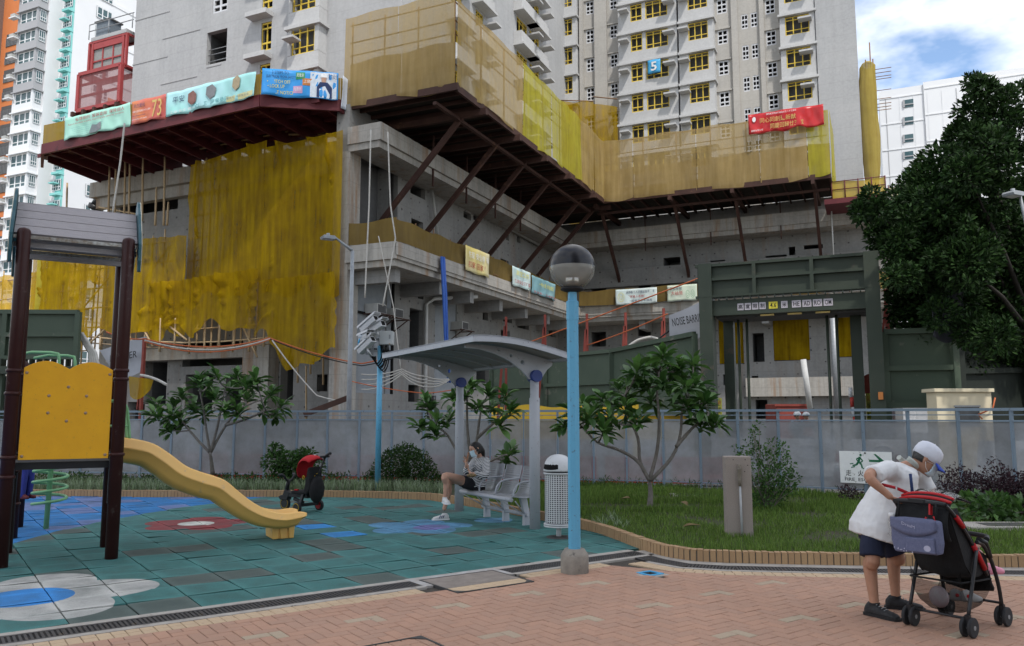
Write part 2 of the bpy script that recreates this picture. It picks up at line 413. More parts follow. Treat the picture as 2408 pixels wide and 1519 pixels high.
for i in range(12): w = GF((3.72 - .5 * i, 7.04, 0)); grate(w.x, w.y, R(36), ordg[i] + ' slotted black drain grate left of the manhole beside the green tiles', 'grates of the straight drain left of the manhole')
for i in range(4): w = GF((5.27 + .5 * i, 7.04, 0)); grate(w.x, w.y, R(36), ordg[i] + ' slotted black drain grate right of the manhole, behind the blue lamp post', 'grates of the drain behind the lamp post')
for i, (x, y, h) in enumerate(walk(DRB, .502, .3)): grate(x, y, h, ordg[i] + ' slotted drain grate along the lawn kerb counted from the tile corner', 'grates along the lawn kerb')

# -- manhole beside the tiles: painted surround, concrete half and yellow brick half in a dark frame
mh = thing('manhole_cover', 'large manhole cover, half bare concrete and half yellow bricks, in a dark metal frame', 'manhole', tuple(GF((4.5, 6.9, 0))), R(36))
m_pave = MB(GF).box(3.97, 5.02, 6.86, 7.27, -.05, .0045).build('surround', mat('painted_concrete', (.42, .41, .40), (.30, .27, .24), scale=5, rough=.85, coord='World', wear=(.45, .46, .48)), mh)
fr = MB(GF)
for a in ((4.06, 4.94, 6.43, 6.445), (4.06, 4.94, 7.13, 7.145), (4.06, 4.075, 6.445, 7.13), (4.925, 4.94, 6.445, 7.13)): fr.box(a[0], a[1], a[2], a[3], -.05, .009)
fr.poly([(4.075, 6.445, .0085), (4.16, 6.445, .0085), (4.075, 6.53, .0085)]); fr.poly([(4.925, 6.445, .0085), (4.925, 6.53, .0085), (4.84, 6.445, .0085)])
fr.build('frame', mat('dark_frame', (.04, .04, .042), (.07, .065, .06), rough=.6), mh)
MB(GF).box(4.075, 4.925, 6.645, 7.13, -.05, .0065).build('concrete_panel', mat('rough_screed', (.20, .17, .145), (.27, .23, .20), scale=8, rough=.95, coord='World', bump=.6, bscale=120), mh)
for i in range(9):
    for j in range(2):
        w = GF((4.12 + .094 * i, 6.495 + .1 * j, 0)); link_mesh('brick', ME_BD, mh, (w.x, w.y, .006), (0, 0, R(36)))
mh2 = thing('manhole_cover', 'brick-filled manhole cover whose dark frame corner shows at the bottom edge', 'manhole', tuple(GF((2.62, 4.85, 0))), R(36))
fr = MB(GF)
c0 = gp(990, 1496); c0 = (c0.x * math.cos(R(36)) + c0.y * math.sin(R(36)), -c0.x * math.sin(R(36)) + c0.y * math.cos(R(36)))
fr.box(c0[0] - .8, c0[0], c0[1] - .016, c0[1], -.04, .006).box(c0[0] - .016, c0[0], c0[1] - .8, c0[1] - .016, -.04, .006)
fr.poly([(c0[0] - .016, c0[1] - .016, .0066), (c0[0] - .11, c0[1] - .016, .0066), (c0[0] - .016, c0[1] - .11, .0066)])
fr.build('frame', bpy.data.materials['dark_frame'], mh2)
hx = thing('drain_hatch', 'small square drain hole with a bright blue painted rim set in the bricks', 'drain', (HATCH[0], HATCH[1], 0), R(36))
FH = Frame(HATCH[0], HATCH[1], R(36)); MAT_BLUEP = mat('blue_paint', (.05, .30, .55), (.07, .36, .62), rough=.5)
hb = MB(FH)
for a in ((-.1, .1, -.1, -.065), (-.1, .1, .065, .1), (-.1, -.065, -.065, .065), (.065, .1, -.065, .065)): hb.box(*a, -.03, .004)
hb.build('rim', MAT_BLUEP, hx); MB(FH).box(-.16, .16, -.16, .16, -.05, -.004).build('mortar', MAT_CONC, hx); MB(FH).box(-.064, .064, -.064, .064, -.02, -.002).build('opening', MAT_PIT, hx)

# -- rubber safety tiles: colour design by place on the floor
def tilemat():
    m, N, Lk = newmat('rubber_tile'); out = N('ShaderNodeOutputMaterial'); b = N('ShaderNodeBsdfPrincipled', i_Roughness=.9); Lk(b.outputs[0], out.inputs[0])
    b.inputs['Specular IOR Level'].default_value = .25
    pos = N('ShaderNodeNewGeometry').outputs['Position']; sx = N('ShaderNodeSeparateXYZ'); Lk(pos, sx.inputs[0]); X, Y = sx.outputs[0], sx.outputs[1]
    mm = lambda op, a, b=None: math_(N, Lk, op, a, b)
    c, s = math.cos(R(36)), math.sin(R(36))
    P = mm('ADD', mm('MULTIPLY', X, c), mm('MULTIPLY', Y, s)); Q = mm('SUBTRACT', mm('MULTIPLY', Y, c), mm('MULTIPLY', X, s))
    ti = mm('FLOOR', mm('DIVIDE', mm('SUBTRACT', P, 1.04), .5)); tj = mm('FLOOR', mm('DIVIDE', mm('SUBTRACT', Q, 7.262), .5))
    fx = mm('ABSOLUTE', mm('SUBTRACT', mm('FRACT', mm('DIVIDE', mm('SUBTRACT', P, 1.04), .5)), .5)); fy = mm('ABSOLUTE', mm('SUBTRACT', mm('FRACT', mm('DIVIDE', mm('SUBTRACT', Q, 7.262), .5)), .5))
    cmb = N('ShaderNodeCombineXYZ'); Lk(ti, cmb.inputs[0]); Lk(tj, cmb.inputs[1])
    wn_ = N('ShaderNodeTexWhiteNoise', noise_dimensions='2D'); Lk(cmb.outputs[0], wn_.inputs['Vector']); rnd = wn_.outputs['Value']
    col = mixc(N, Lk, rnd, (.044, .142, .134), (.064, .182, .172))
    col = mixc(N, Lk, mm('GREATER_THAN', rnd, .84), col, (.085, .108, .098))
    rnd2 = mm('FRACT', mm('MULTIPLY', rnd, 91.7))
    def blob(u, v, R0, lob, amp, ph, colr, base):
        g0 = gp(u, v); dx = mm('SUBTRACT', X, g0.x); dy = mm('SUBTRACT', Y, g0.y)
        d = mm('SQRT', mm('ADD', mm('MULTIPLY', dx, dx), mm('MULTIPLY', dy, dy)))
        if lob:
            an = mm('ARCTAN2', dy, dx); w = mm('ABSOLUTE', mm('SINE', mm('ADD', mm('MULTIPLY', an, lob / 2), ph)))
            lim = mm('ADD', mm('MULTIPLY', w, amp * R0), R0 * (1 - amp))
        else: lim = R0
        return mixc(N, Lk, mm('LESS_THAN', d, lim), base, colr)
    # the blue water
    y2 = mm('SUBTRACT', Y, 11.5); lim = mm('ADD', mm('MULTIPLY', mm('MULTIPLY', y2, y2), .058), -6.38)
    sea = mm('LESS_THAN', X, lim)
    sc = mixc(N, Lk, rnd, (.022, .14, .36), (.030, .18, .43)); sc = mixc(N, Lk, mm('GREATER_THAN', rnd2, .74), sc, (.12, .17, .34))
    col = mixc(N, Lk, sea, col, sc)
    col = blob(461, 1231, .80, 5, .26, .5, (.22, .045, .048), col); col = blob(461, 1231, .26, 0, 0, 0, (.50, .50, .45), col)
    col = blob(57, 1404, 1.12, 5, .30, .1, (.40, .395, .37), col); col = blob(57, 1404, .40, 0, 0, 0, (.035, .20, .50), col)
    col = blob(985, 1238, .80, 5, .3, .9, (.10, .25, .40), col); col = blob(1015, 1240, .27, 0, 0, 0, (.17, .17, .38), col)
    col = blob(1160, 1223, .30, 0, 0, 0, (.12, .28, .42), col)
    for (u, v) in ((765, 1234), (838, 1252)):
        g0 = gp(u, v); p_ = g0.x * c + g0.y * s; q_ = g0.y * c - g0.x * s; i0, j0 = math.floor((p_ - 1.04) / .5), math.floor((q_ - 7.262) / .5)
        hit = mm('MULTIPLY', mm('COMPARE', ti, i0 + .0), mm('COMPARE', tj, j0 + .0)); 
        col = mixc(N, Lk, hit, col, (.035, .22, .52))
    n1 = N('ShaderNodeTexNoise', i_Scale=2.6, i_Detail=6.0, i_Roughness=.65); Lk(pos, n1.inputs['Vector'])
    n2 = N('ShaderNodeTexNoise', i_Scale=170.0, i_Detail=2.0); Lk(pos, n2.inputs['Vector'])
    col = mixc(N, Lk, ramp(N, Lk, n1.outputs[0], .42, .72, 0, .55), col, (.05, .075, .07))
    h = N('ShaderNodeHueSaturation'); Lk(col, h.inputs['Color']); edge = mm('MAXIMUM', fx, fy)
    Lk(mm('MULTIPLY', ramp(N, Lk, n2.outputs[0], .2, .8, .72, 1.28), ramp(N, Lk, edge, .30, .47, .92, 1.16)), h.inputs['Value']); col = h.outputs[0]
    n4 = N('ShaderNodeTexVoronoi', i_Scale=1.7); Lk(pos, n4.inputs['Vector'])
    col = mixc(N, Lk, ramp(N, Lk, n4.outputs[0], .02, .035, .8, 0), col, (.02, .03, .03))
    Lk(col, b.inputs['Base Color'])
    bp = N('ShaderNodeBump', i_Strength=.5, i_Distance=.004); Lk(n2.outputs[0], bp.inputs['Height']); Lk(bp.outputs[0], b.inputs['Normal'])
    return m
MAT_TILE = tilemat()
rb_ = thing('added_shade_block', 'tall unseen slab block added behind the viewer to shade the playground', 'building', (23, -24, 0), R(20)); RBF = Frame(23, -24, R(20))  # unseen block added behind the camera, sized to cast shade on the playground
MAT_RB = mat('block_render', (.50, .48, .45), (.56, .54, .50), scale=.2, rough=.85)
MB(RBF).box(-31, 1, -20, -4, 0, 124).build('body', MAT_RB, rb_)
for k_ in range(38): MB(RBF).box(-30, 0, -4, -3.9, 4 + 3 * k_, 5.4 + 3 * k_).build('window_band', mat('band_glass', (.05, .07, .08), rough=.2) if k_ == 0 else bpy.data.materials['band_glass'], rb_)
tbed = MB().poly([GF((-14, 7.1, -.03)), GF((9, 7.1, -.03)), GF((9, 24, -.03)), GF((-14, 24, -.03))]).build('tile_bed', mat('tile_bed', (.012, .016, .016), rough=1)); tbed['kind'] = 'structure'
playfloor = struct('play_floor', (-3, 11, 0))
TV = []
for vnt in range(5):
    b = MB(); hs = .2435; cu = [random.uniform(-.004, .009) for _ in range(4)]
    def ft(u, v):
        x, y = (u - .5) * 2, (v - .5) * 2; cc = (cu[0] * (1 - u) * (1 - v) + cu[1] * u * (1 - v) + cu[2] * u * v + cu[3] * (1 - u) * v)
        return (x * hs, y * hs, cc * max(abs(x), abs(y)) ** 3 - (.003 if max(abs(x), abs(y)) > .99 else 0))
    b.grid(ft, 6, 6)
    for a, e in (((-1, -1), (1, -1)), ((1, -1), (1, 1)), ((1, 1), (-1, 1)), ((-1, 1), (-1, -1))): b.poly([(a[0] * hs, a[1] * hs, -.035), (e[0] * hs, e[1] * hs, -.035), (e[0] * hs, e[1] * hs, -.002), (a[0] * hs, a[1] * hs, -.002)])
    TV.append(b)
TM = [b.mesh('rubber_tile', MAT_TILE) for b in TV]
kpoly = KERB + [(9.5, 30), (-17, 30)]
tl = []
for i in range(-30, 14):
    for j in range(0, 34):
        w = GF((1.04 + .5 * i + .25, 7.262 + .5 * j + .25, 0))
        if abs(w.x) > w.y * .70 + 2.4 or pip((w.x + .25, w.y), kpoly) and pip((w.x - .25, w.y), kpoly) and pip((w.x, w.y + .3), kpoly) and pip((w.x, w.y - .3), kpoly): continue
        if w.y > 17.2 or w.x > 2: continue
        if w.x > 1.2 and w.y < 9.9: continue
        tl.append(w)
tl.sort(key=lambda w: w.y)
vis = [w for w in tl if abs(w.x) < w.y * .66]; ob = set(id(w) for w in vis[:300]); rest = MB()
for w in tl:
    v = random.randrange(5); q = random.randrange(4); dz = random.gauss(0, .0025)
    if id(w) in ob: link_mesh('rubber_tile', TM[v], playfloor, (w.x, w.y, dz), (random.gauss(0, .006), random.gauss(0, .006), R(36) + q * R(90) + random.gauss(0, .006)))
    else:
        f = Frame(w.x, w.y, R(36) + q * R(90), dz); off = len(rest.v)
        rest.v += [f(p) for p in TV[v].v]; rest.f += [tuple(i + off for i in F) for F in TV[v].f]; rest.m += TV[v].m; rest.sm += TV[v].sm
tag(rest.build('rubber_tile_field', MAT_TILE, playfloor, recalc=False), kind='stuff')

# -- planter: raised soil, brick kerb
MAT_SOIL = mat('lawn_soil', (.055, .045, .030), (.05, .065, .025), scale=3, rough=1, coord='World', bump=.6, bscale=25)
KIN = offset_path(KERB, .10)
mb = MB()
FENCE_B = [(9.5, 13.4), (8.7, 14.0), (6.05, 16.1), (3.4, 17.8), (.5, 18.6), (-4.4, 19.5), (-9.3, 20.2), (-17, 20.6)]
mb.poly([(x, y, .085) for x, y in KIN] + [(x, y + .25, .085) for x, y in FENCE_B])
so = mb.build('planter_soil', MAT_SOIL); so['kind'] = 'structure'
kerb = struct('planter_kerb', (0, 14, 0))
MAT_KB = brickmat('kerb_brick', (.42, .27, .14), (.36, .22, .115), .15)
kb = MB(); kb.box(-.029, .029, -.05, .05, -.05, .128)
ME_KB = kb.mesh('kerb_brick', MAT_KB); n_k = 0
strip(KERB, .006, .094, .112, 'kerb_mortar', mat('kerb_mortar', (.10, .085, .065), (.15, .12, .09), rough=1), -.06)['kind'] = 'structure'
kk = walk(offset_path(KERB, .05), .0685); kk = [k for k in kk if abs(k[0]) < k[1] * .68 + .3]
far = sorted(kk, key=lambda k: k[1]); near = set(far[:300]); rk = MB()
for x, y, h in kk:
    if (x, y, h) in near: link_mesh('brick', ME_KB, kerb, (x, y, random.gauss(0, .0025)), (random.gauss(0, .01), random.gauss(0, .012), h + random.gauss(0, .02)))
    else:
        f = Frame(x, y, h + random.gauss(0, .02), random.gauss(0, .002)); off = len(rk.v)
        rk.v += [f(p) for p in kb.v]; rk.f += [tuple(i + off for i in F) for F in kb.f]; rk.m += kb.m; rk.sm += kb.sm
if rk.v: tag(rk.build('brick_row', MAT_KB, kerb, recalc=False), kind='stuff')
# == lettering
def put_text(s, width, height, origin, xdir, mat_, parent, up=(0, 0, 1), name='lettering', bold=0.0, squeeze=True):
    """flat lettering centred on origin, fitted into width x height"""
    cu = bpy.data.curves.new('t', 'FONT'); cu.body = s; cu.align_x = 'CENTER'; cu.align_y = 'CENTER'; cu.resolution_u = 2; cu.offset = bold
    ob = bpy.data.objects.new('t', cu); COL.objects.link(ob); dg = bpy.context.evaluated_depsgraph_get(); dg.update()
    me = bpy.data.meshes.new_from_object(ob.evaluated_get(dg)); bpy.data.objects.remove(ob); bpy.data.curves.remove(cu)
    if not me.vertices: return None
    xs = [v.co.x for v in me.vertices]; ys = [v.co.y for v in me.vertices]
    cx, cy = (min(xs) + max(xs)) / 2, (min(ys) + max(ys)) / 2; sy = height / max(max(ys) - min(ys), 1e-6); sx = width / max(max(xs) - min(xs), 1e-6)
    if not squeeze: sx = sy = min(sx, sy)
    x = Vector(xdir).normalized(); u = Vector(up).normalized(); M = Matrix((x, u, x.cross(u))).transposed(); o0 = Vector(origin); inv = MW[parent.name].inverted()
    for v in me.vertices: v.co = inv @ (o0 + M @ Vector(((v.co.x - cx) * sx, (v.co.y - cy) * sy, 0)))
    me.materials.clear(); me.materials.append(mat_); me.name = name
    o = bpy.data.objects.new(name, me); COL.objects.link(o); o.parent = parent; MW[o.name] = MW[parent.name].copy()
    return o

# == play structure
MAT_BROWN = mat('brown_powder_coat', (.034, .010, .009), (.044, .015, .013), scale=3, rough=.4, spec=.2, bump=.05, wear=(.09, .06, .055), wscale=4)
MAT_YPAN = mat('yellow_board', (.74, .36, .012), (.68, .32, .012), scale=4, rough=.5, bump=.08, bscale=200, wear=(.55, .28, .03), wscale=30)
MAT_BOLT = mat('tan_bolt_cap', (.33, .22, .14), rough=.5)
MAT_PLANK = mat('grey_recycled_plank', (.24, .22, .225), (.33, .305, .31), scale=14, rough=.6, stretch=(.6, 14, 14), bump=.3, bscale=80)
MAT_TEAL = mat('teal_board', (.02, .075, .095), (.03, .09, .11), rough=.5)
MAT_CREAM = mat('cream_edge', (.55, .52, .42), rough=.6)
MAT_ALU = mat('worn_aluminium', (.55, .55, .53), (.22, .17, .13), scale=18, rough=.35, metal=.8)
MAT_SLIDE = mat('slide_plastic', (.76, .45, .12), (.70, .40, .11), scale=2, rough=.3, bump=.03, bscale=150, spec=.5, wear=(.58, .36, .15), wscale=12)
MAT_GREEN = mat('green_paint', (.16, .36, .17), (.19, .40, .20), scale=5, rough=.4)
PGX, PGY = -5.45, 8.85; PG = Frame(PGX, PGY, math.atan2(.52, .92))
ps = thing('play_structure', 'brown-posted playground tower with grey plank roof, yellow wall panel and wavy orange slide', 'play structure', (PGX, PGY, 0), PG.rz)
def post(x, y, h, fr=PG, r=.069, parent=ps):
    b = MB(fr); b.lathe([(r, -.03), (r, h - r * .75), (r * .93, h - r * .45), (r * .72, h - r * .18), (r * .4, h - .01), (.012, h)], (x, y), 18)
    return b.build('post', MAT_BROWN, parent)
P4 = [(0, 0), (1.06, 0), (1.06, 1.06), (0, 1.06)]
for i, (x, y) in enumerate(P4):
    p = post(x, y, 3.70 if i < 2 else 3.66)
    for z in ((2.1, 1.85, 1.16, .95) if i in (0, 3) else (2.13, 2.03, 1.17)):
        MB(PG).lathe([(.07, z - .02), (.082, z - .014), (.082, z + .014), (.07, z + .02)], (x, y), 18).build('clamp_ring', MAT_BROWN, p)
def wpost(u, v, h):
    g0 = gp(u, v); b = MB(); r = .068
    b.lathe([(r, -.03), (r, h - .05), (r * .8, h - .02), (r * .3, h)], (g0.x, g0.y), 16); p = b.build('post', MAT_BROWN, ps)
    for z in (h - .12, h - .3, 1.15, .95, .45): MB().lathe([(r, z - .02), (r + .014, z - .014), (r + .014, z + .014), (r, z + .02)], (g0.x, g0.y), 16).build('clamp_ring', MAT_BROWN, p)
for a in ((10, 1298, 2.36), (27, 1266, 2.35), (42, 1239, 2.32)): wpost(*a)
MB(PG).box(.05, 1.0, .05, 1.0, 1.02, 1.10).build('deck', mat('deck_black', (.02, .02, .022), rough=.7), ps)
for y in (.12, .94): MB(PG).box(-.02, .045, y - .05, y + .05, .7, 1.2).build('bracket', bpy.data.materials['deck_black'], ps)
MB(PG).box(.985, 1.05, -.02, .09, .62, 1.2).build('bracket', bpy.data.materials['deck_black'], ps)
# panel with a double-humped top
pp = [(.09, 1.13), (.09, 2.10)] + [(.09 + .44 * t / 10, 2.10 + .115 * math.sin(math.pi * (t + 1.2) / 12.2)) for t in range(0, 11)] + [(.53 + .44 * t / 10, 2.10 + .115 * math.sin(math.pi * (11 - t) / 12.2)) for t in range(1, 11)] + [(.97, 2.10), (.97, 1.13)]
pn = MB(PG).prism(pp, lambda p, t: (p[0], t, p[1]), -.025, -.008).build('panel', MAT_YPAN, ps, bevel=.004)
for x, z in ((.12, 2.08), (.94, 2.08), (.125, 1.17), (.935, 1.17), (.53, 1.93), (.345, 1.83), (.715, 1.83), (.345, 1.64), (.715, 1.64), (.53, 1.55)):
    MB(PG).ball((x, -.026, z), .017, 10, 6, (1, .5, 1)).build('bolt', MAT_BOLT, pn)
# roof
ridge = MB(PG).box(-.1, 1.16, .50, .56, 4.06, 4.10).build('roof', MAT_PLANK, ps, bevel=.005)
for sgn, y0 in ((1, .05), (-1, 1.01)):
    d = Vector((0, sgn * .46, .46)).normalized(); nrm = Vector((0, -sgn * .46, .46)).normalized()
    for k in range(4):
        c = Vector((.53, y0, 3.63)) + d * (.085 + .158 * k)
        MB(PG).bar(c - Vector((.63, 0, 0)), c + Vector((.63, 0, 0)), .150, .03, nrm).build('plank', MAT_PLANK, ridge, bevel=.004)
    MB(PG).box(-.1, 1.16, y0 - .015, y0 + .015, 3.585, 3.625).build('edge_strip', MAT_ALU, ridge)
for y in (.14, .9): MB(PG).box(-.1, 1.16, y - .02, y + .02, 3.50, 3.56).build('beam', MAT_PLANK, ridge)
eb = [(-.07, 3.3), (-.10, 3.42), (-.08, 3.62), (.02, 3.78), (.16, 3.92), (.26, 4.06), (.38, 4.16), (.44, 4.23), (.53, 4.27), (.62, 4.23), (.68, 4.16), (.8, 4.06), (.9, 3.92), (1.04, 3.78), (1.14, 3.62), (1.16, 3.42), (1.13, 3.3), (1.04, 3.3), (.96, 3.5), (.53, 3.95), (.10, 3.5), (.02, 3.3)]
for x0, x1 in ((-.135, -.105), (1.165, 1.195)):
    e = MB(PG).prism(eb, lambda p, t: (t, p[0], p[1]), x0, x1).build('end_board', MAT_TEAL, ps, bevel=.004)
    xx = x0 - .008 if x0 < 0 else x1
    MB(PG).prism([(a * .985 + .008, b) for a, b in eb], lambda p, t: (t, p[0], p[1] ), xx, xx + .008).build('face_sheet', MAT_CREAM, e)
# slide
S0, E0 = (-4.58, 9.72), (-2.75, 10.75); sdir = Vector((E0[0] - S0[0], E0[1] - S0[1], 0)).normalized(); snrm = Vector((-sdir.y, sdir.x, 0))
rail = [onl(u, v, S0, E0) for u, v in ((270, 1034), (291, 1033), (324, 1037), (362, 1047), (400, 1071), (438, 1099), (484, 1117), (526, 1131), (560, 1158), (594, 1184), (632, 1203), (670, 1210), (705, 1206), (722, 1209))]
rail = smoothpath(rail, 4)
prof = [(0, 0), (.02, .016), (.05, .008), (.075, -.07), (.13, -.13), (.26, -.155), (.39, -.13), (.445, -.07), (.47, .008), (.50, .016), (.52, 0), (.525, -.085), (.545, -.10), (.522, -.115), (.50, -.2), (.43, -.27), (.26, -.29), (.09, -.27), (.02, -.2), (-.002, -.115), (-.024, -.10), (-.005, -.085)]
sb = MB(); sb.smooth = True; rings = []
nR = len(rail)
for i, p in enumerate(rail):
    t = i / (nR - 1); fade = 1.0 if t < .5 else (1 - (t - .5) / .43 * .38 if t < .93 else max(.2, .62 - (t - .93) / .07 * .42))
    d = (rail[min(i + 1, nR - 1)] - rail[max(i - 1, 0)]).normalized(); upv = Vector((0, 0, 1)) - d * d.z; upv.normalize()
    rings.append([sb.pt(p + snrm * a + upv * (h * (fade if h < 0 else 1))) for a, h in prof])
n = len(prof)
for A, B in zip(rings, rings[1:]):
    for j in range(n): sb.face((A[j], A[(j + 1) % n], B[(j + 1) % n], B[j]))
sb.face(rings[0][::-1]); sb.face(rings[-1])
sl_o = sb.build('slide', MAT_SLIDE, ps)
ftc = gp(668, 1268); ff = Frame(ftc.x + snrm.x * .24, ftc.y + snrm.y * .24, math.atan2(sdir.y, sdir.x))
fb = MB(ff)
for x0, x1 in ((-.15, -.06), (-.05, .05), (.06, .15)): fb.prism([(x0 + .012, 0), (x1 - .012, 0), (x1 + .006, .26), (x0 - .006, .26)], lambda p, t: (p[0], t, p[1]), -.20, .20)
fb.prism([(-.14, 0), (.14, 0), (.15, .26), (-.15, .26)], lambda p, t: (p[0], t, p[1]), -.18, .18)
fb.build('foot', MAT_SLIDE, sl_o, bevel=.012)
# handles at the top of the slide
for k, off in ((0, .05), (1, .5)):
    b0 = onl(306, 1030, S0, E0) + snrm * off; 
    b_ = MB().tube(smoothpath([b0 + Vector((0, 0, -.02)), b0 + Vector((-.03, 0, .22)), b0 - sdir * .06 + Vector((0, 0, .38)), b0 - sdir * .16 + Vector((0, 0, .44)), b0 - sdir * .26 + Vector((0, 0, .38)), b0 - sdir * .28 + Vector((0, 0, -.02))], 6), .017, 10)
    b_.tube([b0 - sdir * .03 + Vector((0, 0, .14)), b0 - sdir * .28 + Vector((0, 0, .14))], .014, 8); b_.build('handle', MAT_GREEN, ps)
# spiral climber
g0 = gp(108, 1243); sp = MB(); sp.tube([(g0.x, g0.y, -.02), (g0.x + .04, g0.y, 2.15)], .036, 10)
hel = [(g0.x + .02 + .22 * math.cos(a), g0.y + .22 * math.sin(a), .42 + .155 * a / (2 * math.pi)) for a in [-2.4 + .25 * i for i in range(0, 118)]]
sp.tube([(g0.x + .02 + .22 * math.cos(-2.4), g0.y + .22 * math.sin(-2.4), .36)] + hel, .021, 8); sp.build('spiral_climber', MAT_GREEN, ps)
ar = [atY(*q, 11.9) for q in ((40, 835), (75, 828), (120, 829), (137, 832), (139, 845), (139, 900))]; MB().tube(ar, .022, 8).tube([a + Vector((.05, .35, -.02)) for a in ar], .022, 8).build('handle', MAT_GREEN, ps)

# == shelter
MAT_SILV = mat('grey_steel_paint', (.36, .37, .40), (.40, .41, .44), scale=2, rough=.42, wear=(.22, .22, .23), wscale=14)
MAT_NAVY = mat('navy_disc', (.025, .045, .18), (.03, .055, .22), rough=.45)
SHR, SHL = Vector((.33, 11.88, 0)), Vector((-.91, 14.16, 0)); Ld = (SHL - SHR).normalized(); Fd = Vector((-Ld.y, Ld.x, 0))
if Fd.x > 0: Fd = -Fd
sh = thing('bench_shelter', 'grey steel shelter with a thin curved roof on two round posts over the bench', 'shelter', tuple(SHR), 0)
def shp(f, l, z): return SHR + Fd * f + Ld * l + Vector((0, 0, z))
LEN = (SHL - SHR).length
class SF:
    def __call__(s, p): return shp(*p)
SFR = SF()
def zroof(f): t = (f + .36) / 1.6; return 2.475 + .20 * math.sin(min(t, 1) * math.pi * .62) + .02 * t
for l in (0, LEN):
    b = MB(SFR); b.lathe([(.078, -.02), (.078, 1.86), (.066, 1.88), (.066, 2.14)], (0, l), 18); po = b.build('post', MAT_SILV, sh)
    # bracket: curved tapering arm with holes, towards the front and a stub to the back
    up_ = [(f_, zroof(f_) - .075) for f_ in [-.30 + .13 * i for i in range(12)]]; n_ = len(up_)
    lo = [(-.30, zroof(-.3) - .13), (-.2, 2.28), (-.1, 2.14), (.1, 2.14), (.22, 2.27), (.42, 2.40), (.65, 2.49), (.9, 2.55), (1.13, zroof(1.13) - .125)]
    poly = up_ + lo[::-1]
    cu = bpy.data.curves.new('b', 'CURVE'); cu.dimensions = '2D'; cu.fill_mode = 'BOTH'; cu.extrude = .018; cu.bevel_depth = 0
    def spl(pts):
        s_ = cu.splines.new('POLY'); s_.points.add(len(pts) - 1)
        for q, (a, b2) in zip(s_.points, pts): q.co = (a, b2, 0, 1)
        s_.use_cyclic_u = True
    spl(poly)
    for hx_, hz_, hr in ((.21, 2.385, .034), (.40, 2.475, .024), (.60, 2.545, .017)): spl([(hx_ + hr * math.cos(2 * math.pi * k / 14), hz_ + hr * math.sin(2 * math.pi * k / 14)) for k in range(14)])
    ob = bpy.data.objects.new('b', cu); COL.objects.link(ob); dg = bpy.context.evaluated_depsgraph_get(); dg.update(); me = bpy.data.meshes.new_from_object(ob.evaluated_get(dg)); bpy.data.objects.remove(ob)
    inv = MW[sh.name].inverted()
    for v in me.vertices: v.co = inv @ shp(v.co.x, l + v.co.z, v.co.y)
    me.materials.clear(); me.materials.append(MAT_SILV); me.name = 'bracket'
    bo = bpy.data.objects.new('bracket', me); COL.objects.link(bo); bo.parent = sh; MW[bo.name] = MW[sh.name].copy()
    dk = MB()
    c = shp(0, l - .085, 2.19); ax = -Ld
    dk.tube([c, c + Ld * .17], .088, 20); dk.build('joint_disc', MAT_NAVY, bo)
F0, F1, L0, L1 = -.36, 1.24, -.5, 3.15
def roofslab(b, z0, z1, f0, f1, l0, l1, n=14):
    T = lambda u, v, z: (f0 + (f1 - f0) * u, l0 + (l1 - l0) * v, zroof(f0 + (f1 - f0) * u) + z)
    b.grid(lambda u, v: T(u, v, z1), n, 1); b.grid(lambda u, v: T(u, v, z0), n, 1)
    for v in (0, 1):
        for i in range(n): b.poly([T(i / n, v, z0), T((i + 1) / n, v, z0), T((i + 1) / n, v, z1), T(i / n, v, z1)])
    for u in (0, 1): b.poly([T(u, 0, z0), T(u, 1, z0), T(u, 1, z1), T(u, 0, z1)])
b = MB(SFR); roofslab(b, -.005, .012, F0, F1, L0, L1); ro = b.build('roof', MAT_SILV, sh)
for f0, f1, l0, l1 in ((F0, F0 + .035, L0, L1), (F1 - .035, F1, L0, L1), (F0 + .036, F1 - .036, L0, L0 + .035), (F0 + .036, F1 - .036, L1 - .035, L1)):
    b = MB(SFR); roofslab(b, -.075, .016, f0, f1, l0, l1, 12 if f1 - f0 > .1 else 1); b.build('fascia', MAT_SILV, ro)
for l in (.62, 1.3, 2.0): b = MB(SFR); roofslab(b, -.06, -.008, F0 + .04, F1 - .04, l - .02, l + .02, 10); b.build('purlin', MAT_SILV, ro)
MAT_CORR = mat('rusty_ceiling_sheet', (.30, .30, .31), (.27, .25, .23), scale=3, rough=.5, wear=(.20, .11, .05), wscale=2.5)
b = MB(SFR); nrib = 46
for i in range(nrib):
    l = L0 + .06 + (L1 - L0 - .12) * i / nrib
    T = lambda u, dl, z: (F0 + .05 + (F1 - F0 - .1) * u, l + dl, zroof(F0 + .05 + (F1 - F0 - .1) * u) + z)
    for k in range(8):
        b.poly([T(k / 8, 0, -.022), T((k + 1) / 8, 0, -.022), T((k + 1) / 8, .035, -.045), T(k / 8, .035, -.045)]); b.poly([T(k / 8, .035, -.045), T((k + 1) / 8, .035, -.045), T((k + 1) / 8, .078, -.022), T(k / 8, .078, -.022)])
b.build('ceiling_sheet', MAT_CORR, ro)

